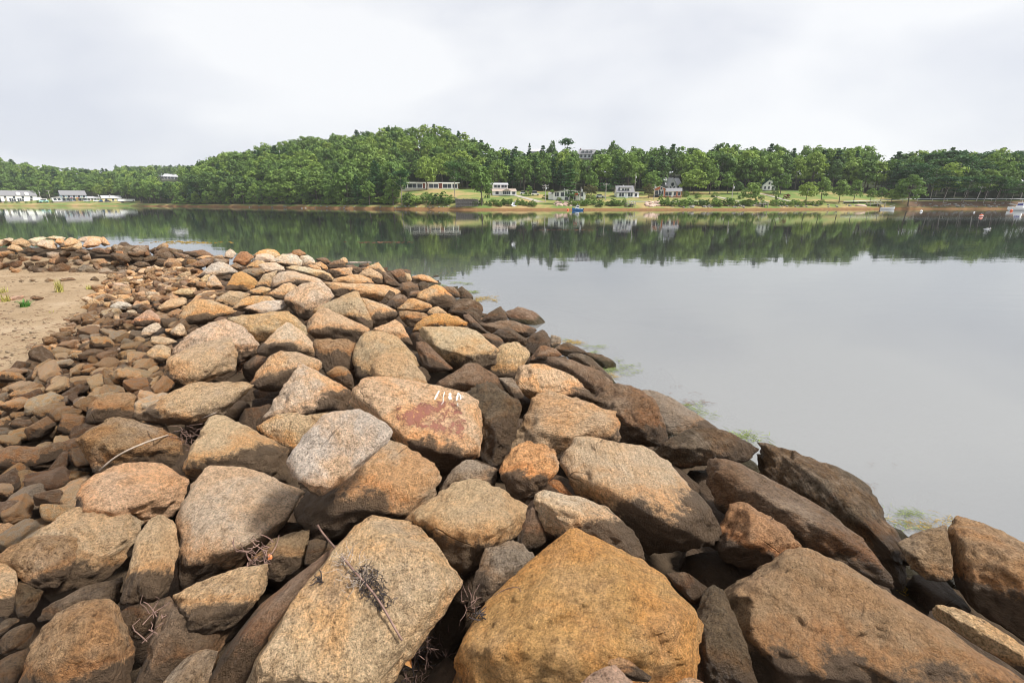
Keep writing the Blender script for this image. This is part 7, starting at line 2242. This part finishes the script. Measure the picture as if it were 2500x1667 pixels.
# weed and leaf tangle in the gap below it
o = tangle("dried_weed", *parse("A2 1790,1400")[0], 0.20, 150, M_TWIG, None, 0.0022, (0.06, 0.18), 0.05, 0.5)
tag(o, "tangle of brown roots hanging in the gap left of the gold boulder", "seaweed")
tangle("frond", *parse("A2 1700,1380")[0], 0.12, 40, M_BLACKWEED, o, 0.003, (0.05, 0.12), 0.06, 0.4)
def leaf(name, s, mat, label, off=0.02, curl=0.012):
    pts = [surf(q[0], q[1], off + (curl if i % 2 else 0)) for i, q in enumerate(parse(s))]
    c = sum(pts, Vector()) / len(pts)
    v = (Vector(EYE) - c).normalized()
    for i, p in enumerate(pts):      # keep the blade together over the gap
        d = (p - c)
        pts[i] = p - v * (d.dot(v)) * 0.8
    n = len(pts)
    V = [c + v * 0.006] + pts + [p - v * 0.003 for p in pts] + [c + v * 0.002]
    F = [(0, 1 + i, 1 + (i + 1) % n) for i in range(n)] + [(2 * n + 1, n + 1 + (i + 1) % n, n + 1 + i) for i in range(n)]
    F += [(1 + i, n + 1 + i, n + 1 + (i + 1) % n, 1 + (i + 1) % n) for i in range(n)]
    o = MB().add(V, F).build(name, mat)
    tag(o, label, "leaf")
    return o
leaf("kelp_blade", "A2 1530,1100 1565,1110 1575,1170 1640,1210 1625,1250 1630,1380 1575,1375 1585,1250 1550,1190", M_RUSTLEAF, "rust coloured strap of dry kelp at the twig's lower end")
leaf("fallen_leaf", "A2 345,390 370,385 395,410 375,435 345,438", M_ORANGELEAF, "small orange leaf on the jagged brown stone", 0.008, 0.006)
leaf("fallen_leaf", "A5 200,320 215,300 232,305 222,325 205,330", M_YELLOWWEED, "tiny yellow leaf in the dark gap left of the pale pyramid boulder", 0.01, 0.004)
# tangle along the gold boulder's upper left edge
o = tangle("dried_weed", *parse("A3 250,960")[0], 0.10, 90, M_BROWNWEED, None, 0.002, (0.05, 0.14), 0.02, 0.4)
tag(o, "brown dried weed draped over the gold boulder's left edge", "seaweed")
tangle("frond", *parse("A3 345,955")[0], 0.035, 16, M_BLACKWEED, o, 0.0035, (0.03, 0.06), 0.012, 0.2)
tangle("frond", *parse("A3 245,800")[0], 0.03, 10, M_TWIG, o, 0.0018, (0.05, 0.10), 0.02, 0.5)
o, _ = stick("root_thread", "A3 300,900 400,820 480,740 580,690 680,665 740,690 700,720", 0.0018, 0.001, M_TWIG, "thin brown root thread curling over the gold boulder's shoulder", "root", off=0.006)
# thin curved stick at left
st, _ = stick("stick", "Z8 895,912 960,850 1040,780 1130,735 1260,680 1380,630 1500,600 1600,565 1700,510 1800,450 1880,410 1940,392", 0.0085, 0.004, M_PALETWIG,
              "long thin curved stick over the brown golden ridged boulder at left", "stick", off=0.13)
tangle("rootlet", *parse("Z8 1660,640")[0], 0.14, 70, M_TWIG, st, 0.002, (0.05, 0.14), 0.05, 0.5)
o, _ = stick("stick", "Z8 500,85 580,60 650,45 720,15 770,0", 0.006, 0.003, M_PALETWIG, "short pale stick in the near left rubble", "stick", off=0.03)
# weed in the gap below the upright stone, and other scraps
o = tangle("rockweed", *parse("A1 1290,1190")[0], 0.07, 70, M_YELLOWWEED, None, 0.004, (0.03, 0.07), 0.03, 0.4)
tag(o, "golden tuft of rockweed in the gap at bottom left", "seaweed")
tangle("twig", *parse("A1 1430,1040")[0], 0.07, 14, M_TWIG, o, 0.0022, (0.06, 0.14), 0.03, 0.4)
for s_, n_, R, m_, lab in [("Z8 200,440", 90, 0.20, M_TWIG, "dark brown mat of dried weed in the near left rubble"), ("Z8 420,385", 30, 0.10, M_PALETWIG, "pale bleached weed scrap beside the dark mat at left"),
                       ("Z8 110,740", 70, 0.20, M_TWIG, "brown weed strands at the left edge above the smooth boulder"), ("Z6 130,1280", 80, 0.26, M_BROWNWEED, "brown root tangle left of the tan rounded boulder"),
                       ("Z8 1230,230", 40, 0.12, M_BROWNWEED, "brown weed on the boulder left of the long pale slab"), ("A1 2330,400", 40, 0.08, M_TWIG, "dark twiggy weed by the jagged brown stone"),
                       ("Z5 700,1320", 40, 0.22, M_TWIG, "dark weed patch among the lower rubble stones")]:
    o = tangle("dried_weed", *parse(s_)[0], R, n_, m_, None, 0.003, (0.06, 0.16), 0.03, 0.4)
    tag(o, lab, "seaweed")

# white paint dribbles on the rust stained boulder (parts of that boulder)
F1 = [q for q in ROCKS if q[0]["label"].startswith("large rust stained")][0]
def paint(s, w0):
    P2 = [(q[0], q[1]) for q in parse(s)]
    V, F = [], []
    pts = []
    for (x0, y0), (x1, y1) in zip(P2[:-1], P2[1:]):
        for i in range(6):
            pts.append((x0 + (x1 - x0) * i / 6, y0 + (y1 - y0) * i / 6))
    pts.append(P2[-1])
    for i, (x, y) in enumerate(pts):
        a, b_ = pts[max(i - 1, 0)], pts[min(i + 1, len(pts) - 1)]
        nx, ny = -(b_[1] - a[1]), b_[0] - a[0]
        q = math.hypot(nx, ny) + 1e-6
        w = w0 * rgd.uniform(0.35, 1.0) * (0.4 if i in (0, len(pts) - 1) else 1)
        for s2 in (-1, 1):
            V.append(surf(x + nx / q * w * s2, y + ny / q * w * s2, 0.004))
        if i: F.append((2 * i - 2, 2 * i - 1, 2 * i + 1, 2 * i))
    o = MB().add(V, F).build("paint_mark", M_PAINT)
    o.parent = F1[0]
    o.matrix_parent_inverse = Matrix.Translation(-F1[0].location)
    return o
for s_, w_ in (("A5 1735,270 1715,310 1695,350", 3.6), ("A5 1785,280 1770,330 1772,370 1755,395", 1.6), ("A5 1835,290 1830,330 1840,350", 4.6), ("A5 1815,330 1850,335", 3.0),
               ("A5 1890,360 1905,300 1915,290", 3.0), ("A5 1910,295 1930,320 1955,335", 3.2), ("A5 1925,310 1930,350", 2.0), ("A5 1900,380 1905,410", 1.2)):
    paint(s_, w_)
# rust stain on the same boulder, red face of the angular block: thin iron crust flakes belong to their rock
mrust, n, l, b = new_mat("iron_crust")
tc = N(n, "TexCoord")
nn_ = N(n, "TexNoise", Scale=9.0, Detail=9.0, Roughness=0.8)
l.new(tc.outputs["Object"], nn_.inputs["Vector"])
rr_ = ramp(n, [(0.42, (0.30, 0.11, 0.06)), (0.6, (0.16, 0.055, 0.035))])
l.new(nn_.outputs["Fac"], rr_.inputs["Fac"])
l.new(rr_.outputs["Color"], b.inputs["Base Color"])
b.inputs["Roughness"].default_value = 0.7
trn = N(n, "BsdfTransparent")
mxs = N(n, "MixShader")
ed = N(n, "Attribute", attribute_name="edge")
k_ = mth(n, l, 'MULTIPLY', mth(n, l, 'SUBTRACT', mth(n, l, 'ADD', nn_.outputs["Fac"], mth(n, l, 'MULTIPLY', ed.outputs["Fac"], 0.32)), 0.655), 12.0, clamp=True)
l.new(k_, mxs.inputs[0])
l.new(trn.outputs[0], mxs.inputs[1])
l.new(b.outputs[0], mxs.inputs[2])
l.new(mxs.outputs[0], n["Material Output"].inputs["Surface"])
def crust_patch(rock, s, strength=1.0):
    Pg = np.array([(q[0], q[1]) for q in parse(s)])
    ob, V, F, bb = rock
    u, v, _ = project(V)
    inside = in_poly(u, v, Pg)
    vis = ((V - EYE) * (V - V.mean(0))).sum(1) < 0
    keep = (inside & vis)[F].all(1)
    f = F[keep]
    ids = np.unique(f)
    if len(ids) == 0: return
    mp = -np.ones(len(V), int); mp[ids] = np.arange(len(ids))
    X = V[ids]
    X = X + (EYE - X) / np.linalg.norm(EYE - X, axis=1)[:, None] * 0.003
    uu, vv = u[ids], v[ids]
    dmin = np.full(len(ids), 1e9)
    for a, b_ in zip(Pg, np.roll(Pg, -1, 0)):
        d = b_ - a
        t_ = np.clip(((uu - a[0]) * d[0] + (vv - a[1]) * d[1]) / (d @ d), 0, 1)
        dmin = np.minimum(dmin, np.hypot(uu - a[0] - d[0] * t_, vv - a[1] - d[1] * t_))
    me = mesh_np("rust_stain", X - np.array(ob.location), mp[f], True)
    me.attributes.new("edge", 'FLOAT', 'POINT').data.foreach_set("value", np.clip(dmin / 28.0 * strength, 0, strength).astype(np.float32))
    link("rust_stain", me, mrust, ob)
crust_patch(F1, "A5 1330,330 1500,300 1700,330 1860,260 1960,330 2030,450 2080,600 2060,760 1950,790 1800,760 1600,700 1420,680 1300,600 1260,480", 0.62)
crust_patch(F1, "A5 1780,330 1960,330 2030,480 1930,520 1800,480", 0.9)
crust_patch([q for q in ROCKS if q[0]["label"].startswith("angular block with a bright rust")][0], "Z6 1085,640 1180,600 1240,770 1295,900 1200,880 1130,800", 0.85)

# ------------------------------------------------------------------ weed at the waterline
def weed_patch(px, py, R, n_, mat, label, z=0.012, stretch=1.6, name="seaweed"):
    P = on_water(px, py) if z is not None else surf(px, py, 0.02)
    mb = MB()
    R = R * 0.8
    cl = rgd.normal(size=(max(3, n_ // 14), 2)) * 0.75
    for i_ in range(int(n_ * 1.0)):
        a = cl[i_ % len(cl)] + rgd.normal(size=2) * 0.22
        p = Vector((P[0] + a[0] * R * stretch, P[1] + a[1] * R, (z if z is not None else P[2]) + rgd.uniform(0, 0.02)))
        an = rgd.uniform(0, 6.3)
        pts = [p]
        for k in range(3):
            an += rgd.normal() * 0.5
            pts.append(pts[-1] + Vector((math.cos(an), math.sin(an), rgd.uniform(-.1, .12))) * R * rgd.uniform(0.12, 0.28))
        strand(mb, pts, R * 0.016, R * 0.008, 4)
    o = mb.build(name, mat)
    tag(o, label, kind="stuff")
    return o
def px_on(z, px, py): return parse("%s %g,%g" % (z, px, py))[0]
for zc_, x, y, R, n_, mat, lab in [
    ('Z7', 1490, 980, 0.20, 140, M_GREENWEED, "bright green weed in the gap between two wet waterline rocks"),
    ('Z7', 1460, 1020, 0.16, 70, M_YELLOWWEED, "yellow brown weed just below the bright green one"),
    ('Z7', 1280, 795, 0.20, 70, M_GREENWEED, "green weed behind the dark wet humped rock"),
    ('Z7', 1110, 730, 0.26, 60, M_YELLOWWEED, "thin yellow weed on the water past the tan grey block"),
    ('Z7', 1020, 690, 0.18, 40, M_GREENWEED, "green weed specks beside the small tan grey block"),
    ('Z7', 1520, 920, 0.20, 30, M_GREENWEED, "sparse green weed floating right of the humped rock"),
    ('A6', 1800, 330, 0.16, 50, M_BROWNWEED, "brown weed at the water's edge of the smooth grey slab"),
    ('A6', 1850, 370, 0.22, 70, M_GREENWEED, "green weed beside the brown one at the smooth grey slab"),
    ('A6', 1640, 200, 0.14, 10, M_BROWNWEED, "scattered brown weed floating off the smooth grey slab"),
    ('A7', 430, 490, 0.26, 80, M_GREENWEED, "green weed film floating above the broad dark wet rock"),
    ('A7', 40, 310, 0.18, 60, M_GREENWEED, "light green weed at the smooth grey slab's end"),
    ('A7', 1220, 830, 0.12, 12, M_BROWNWEED, "dark weed flecks off the long wet waterline boulder"),
    ('A7', 1380, 1110, 0.18, 60, M_GREENWEED, "green weed strands left of the low greenish slab"),
    ('A7', 1530, 1090, 0.16, 60, M_GREENWEED, "pale green weed above the low greenish slab"),
    ('A7', 1630, 1130, 0.16, 150, M_YELLOWWEED, "golden rockweed along the low greenish slab's water edge"),
    ('Z6', 2150, 575, 0.35, 60, M_GREENWEED, "green weed at the waterline near the far dark rocks"),
    ('Z6', 2230, 615, 0.35, 90, M_YELLOWWEED, "yellow weed floating at the large dark waterline boulder"),
    ('Z6', 2050, 500, 0.35, 50, M_GREENWEED, "green weed fringe right of the yellow weed mound"),
    ('A7', 1300, 700, 0.08, 6, M_BROWNWEED, "few weed flecks drifting on open water at right")]:
    weed_patch(*px_on(zc_, x, y), R, n_, mat, lab)
o = tangle("rockweed", *px_on('Z6', 1955, 492), 0.8, 330, M_YELLOWWEED, None, 0.022, (0.15, 0.4), 0.05, 0.6)
tag(o, "mound of yellow brown rockweed on the far waterline rocks", "seaweed")
o = tangle("rockweed", *px_on('A4', 1480, 735), 0.07, 50, M_YELLOWWEED, None, 0.004, (0.03, 0.07), 0.03, 0.5)
tag(o, "brown yellow rockweed in the dark gap beside the huge slab", "seaweed")
# floating weed rafts out on the cove
for px, py, L, W_, mat, lab in [(430, 591, 3.0, 0.25, M_YELLOWWEED, "raft of golden weed floating beyond the low dark rocks"), (480, 593.5, 3.4, 0.3, M_YELLOWWEED, "second golden weed raft, nearer and wider"),
                            (935, 592, 3.2, 0.22, M_BROWNWEED, "thin brown weed line floating before the hill's reflection"), (1385, 562, 6.0, 0.3, M_BROWNWEED, "long brown weed streak floating off the bungalow"),
                            (868, 641, 1.2, 0.12, M_PALETWIG, "pale drift line on the water behind the far row")]:
    P = on_water(px, py)
    mb = MB()
    for _ in range(70):
        a = rgd.normal() * L * 0.33
        p = Vector((P[0] + a, P[1] + rgd.normal() * W_ * 1.3, 0.012))
        an = rgd.normal() * 0.5
        strand(mb, [p, p + Vector((math.cos(an), math.sin(an), 0)) * rgd.uniform(.05, .25)], 0.012, 0.007, 4)
    tag(mb.build("floating_weed", mat), lab, kind="stuff")

# ------------------------------------------------------------------ on the sand
def sand_pt(px, py):
    t, d = hit_h(px, py, ground_z)
    return EYE + d * t
P = sand_pt(*parse("Z5 1142,442")[0])
q = zdepth(P) / FPX
t = empty("wooden_stake", P)
h = 46 * q
MB().prism([(-0.10, -0.3), (0.10, -0.3), (0.085, h), (-0.085, h + 0.03)], 'y', -0.05, 0.05).build("post", M_STAKE, t)
t.rotation_euler = (0, -0.14, 0.5)
tag(t, "leaning orange brown wooden stake at the sand's far corner", "stake")
m_gr = simple_mat("dry_grass", (0.36, 0.33, 0.09), 0.7, 0.4, 6.0)
m_gg = simple_mat("green_grass", (0.08, 0.22, 0.045), 0.6, 0.3, 6.0)
def tuft(px, py, hpx, n_, mat, label, spread=0.5, wide=0.012):
    P = sand_pt(px, py)
    q = zdepth(P) / FPX
    h = hpx * q
    t = empty("grass_tuft", P)
    mb = MB()
    for _ in range(n_):
        an = rgd.uniform(0, 6.3)
        L = h * rgd.uniform(0.5, 1.1)
        sp = spread * rgd.uniform(0.2, 1.0)
        b0 = Vector(rgd.normal(size=3) * 0.04); b0.z = -0.02
        d = Vector((math.cos(an), math.sin(an), 0))
        sd = Vector((-d.y, d.x, 0)) * wide
        V, F = [], []
        for k in range(5):
            f = k / 4
            c = b0 + d * L * sp * f * f + Vector((0, 0, L * (f - 0.25 * sp * f * f)))
            V += [c - sd * (1 - f * .9), c + sd * (1 - f * .9)]
            if k: F.append((2 * k - 2, 2 * k - 1, 2 * k + 1, 2 * k))
        mb.add(V, F)
    mb.build("blades", mat, t)
    tag(t, label, "grass")
tuft(*parse("Z5 545,635")[0], 34, 70, m_gr, "tall yellow green grass tuft in the middle of the sand", 0.4)
tuft(*parse("Z5 800,605")[0], 12, 30, m_gr, "small dry grass tuft at the rubble's sandy edge", 0.7)
tuft(*parse("Z5 225,768")[0], 22, 60, m_gg, "bright green leafy plant low on the sand at left", 0.9, 0.02)
tuft(*parse("Z5 55,720")[0], 24, 30, m_gr, "yellow grass sprig left of the bright green plant", 0.5)
tuft(*parse("Z5 30,650")[0], 20, 40, m_gr, "dry grass tuft cut by the left edge of the sand", 0.7)
tuft(*parse("Z5 460,820")[0], 8, 12, m_gr, "tiny dry seedling on the sand near the rubble", 0.7)
# wrack: dark scraps scattered on the sand
mb = MB()
for _ in range(420):
    px, py = rgd.uniform(-20, 230), rgd.uniform(668, 900)
    t_, d = hit_h(px, py, ground_z)
    if t_ is None: continue
    P = EYE + d * t_
    if rocky(P[0], P[1]) > 0.15: continue
    an = rgd.uniform(0, 6.3)
    p = Vector((P[0], P[1], P[2] + 0.012))
    L = rgd.uniform(0.01, 0.07)
    strand(mb, [p, p + Vector((math.cos(an) * L, math.sin(an) * L, 0.006)), p + Vector((math.cos(an + .5) * L * 2, math.sin(an + .5) * L * 2, 0))], 0.005, 0.003, 4)
tag(mb.build("wrack", M_BROWNWEED), "dark scraps of dried weed and twig strewn over the sand", kind="stuff")

# pebbles and shell bits on the sand
VV, FF_, nb_ = [], [], 0
for k_ in range(260):
    px, py = rgd.uniform(-20, 260), rgd.uniform(662, 900)
    t_, d = hit_h(px, py, ground_z)
    if t_ is None: continue
    P = EYE + d * t_
    if rocky(P[0], P[1]) > 0.4: continue
    V, F = STONES[int(rgd.integers(nsm))][1]
    sz_ = rgd.uniform(0.010, 0.035) * (2.2 if rgd.random() < 0.06 else 1)
    VV.append(V * sz_ * np.array((1, 1, 0.6)) + np.array((P[0], P[1], P[2] + 0.005)))
    FF_.append(F + nb_); nb_ += len(V)
me = mesh_np("pebbles", np.vstack(VV), np.vstack(FF_), True)
tag(link("pebbles", me, simple_mat("pebble", (0.24, 0.18, 0.12), 0.85, 0.5, 9.0)), "small pebbles and shell bits strewn over the sand", kind="stuff")

# ------------------------------------------------------------------ damp summer air over the cove
hz = MB().box(-1200, 1200, -250, 1100, -4.0, 95.0).build("haze", None)
m = bpy.data.materials.new("haze_air")
m.use_nodes = True
n, l = m.node_tree.nodes, m.node_tree.links
n.clear()
o_ = n.new("ShaderNodeOutputMaterial")
v_ = n.new("ShaderNodeVolumePrincipled")
v_.inputs["Color"].default_value = (0.88, 0.92, 0.97, 1)
v_.inputs["Density"].default_value = 0.00016
l.new(v_.outputs[0], o_.inputs["Volume"])
hz.data.materials.append(m)
tag(hz, kind="stuff")
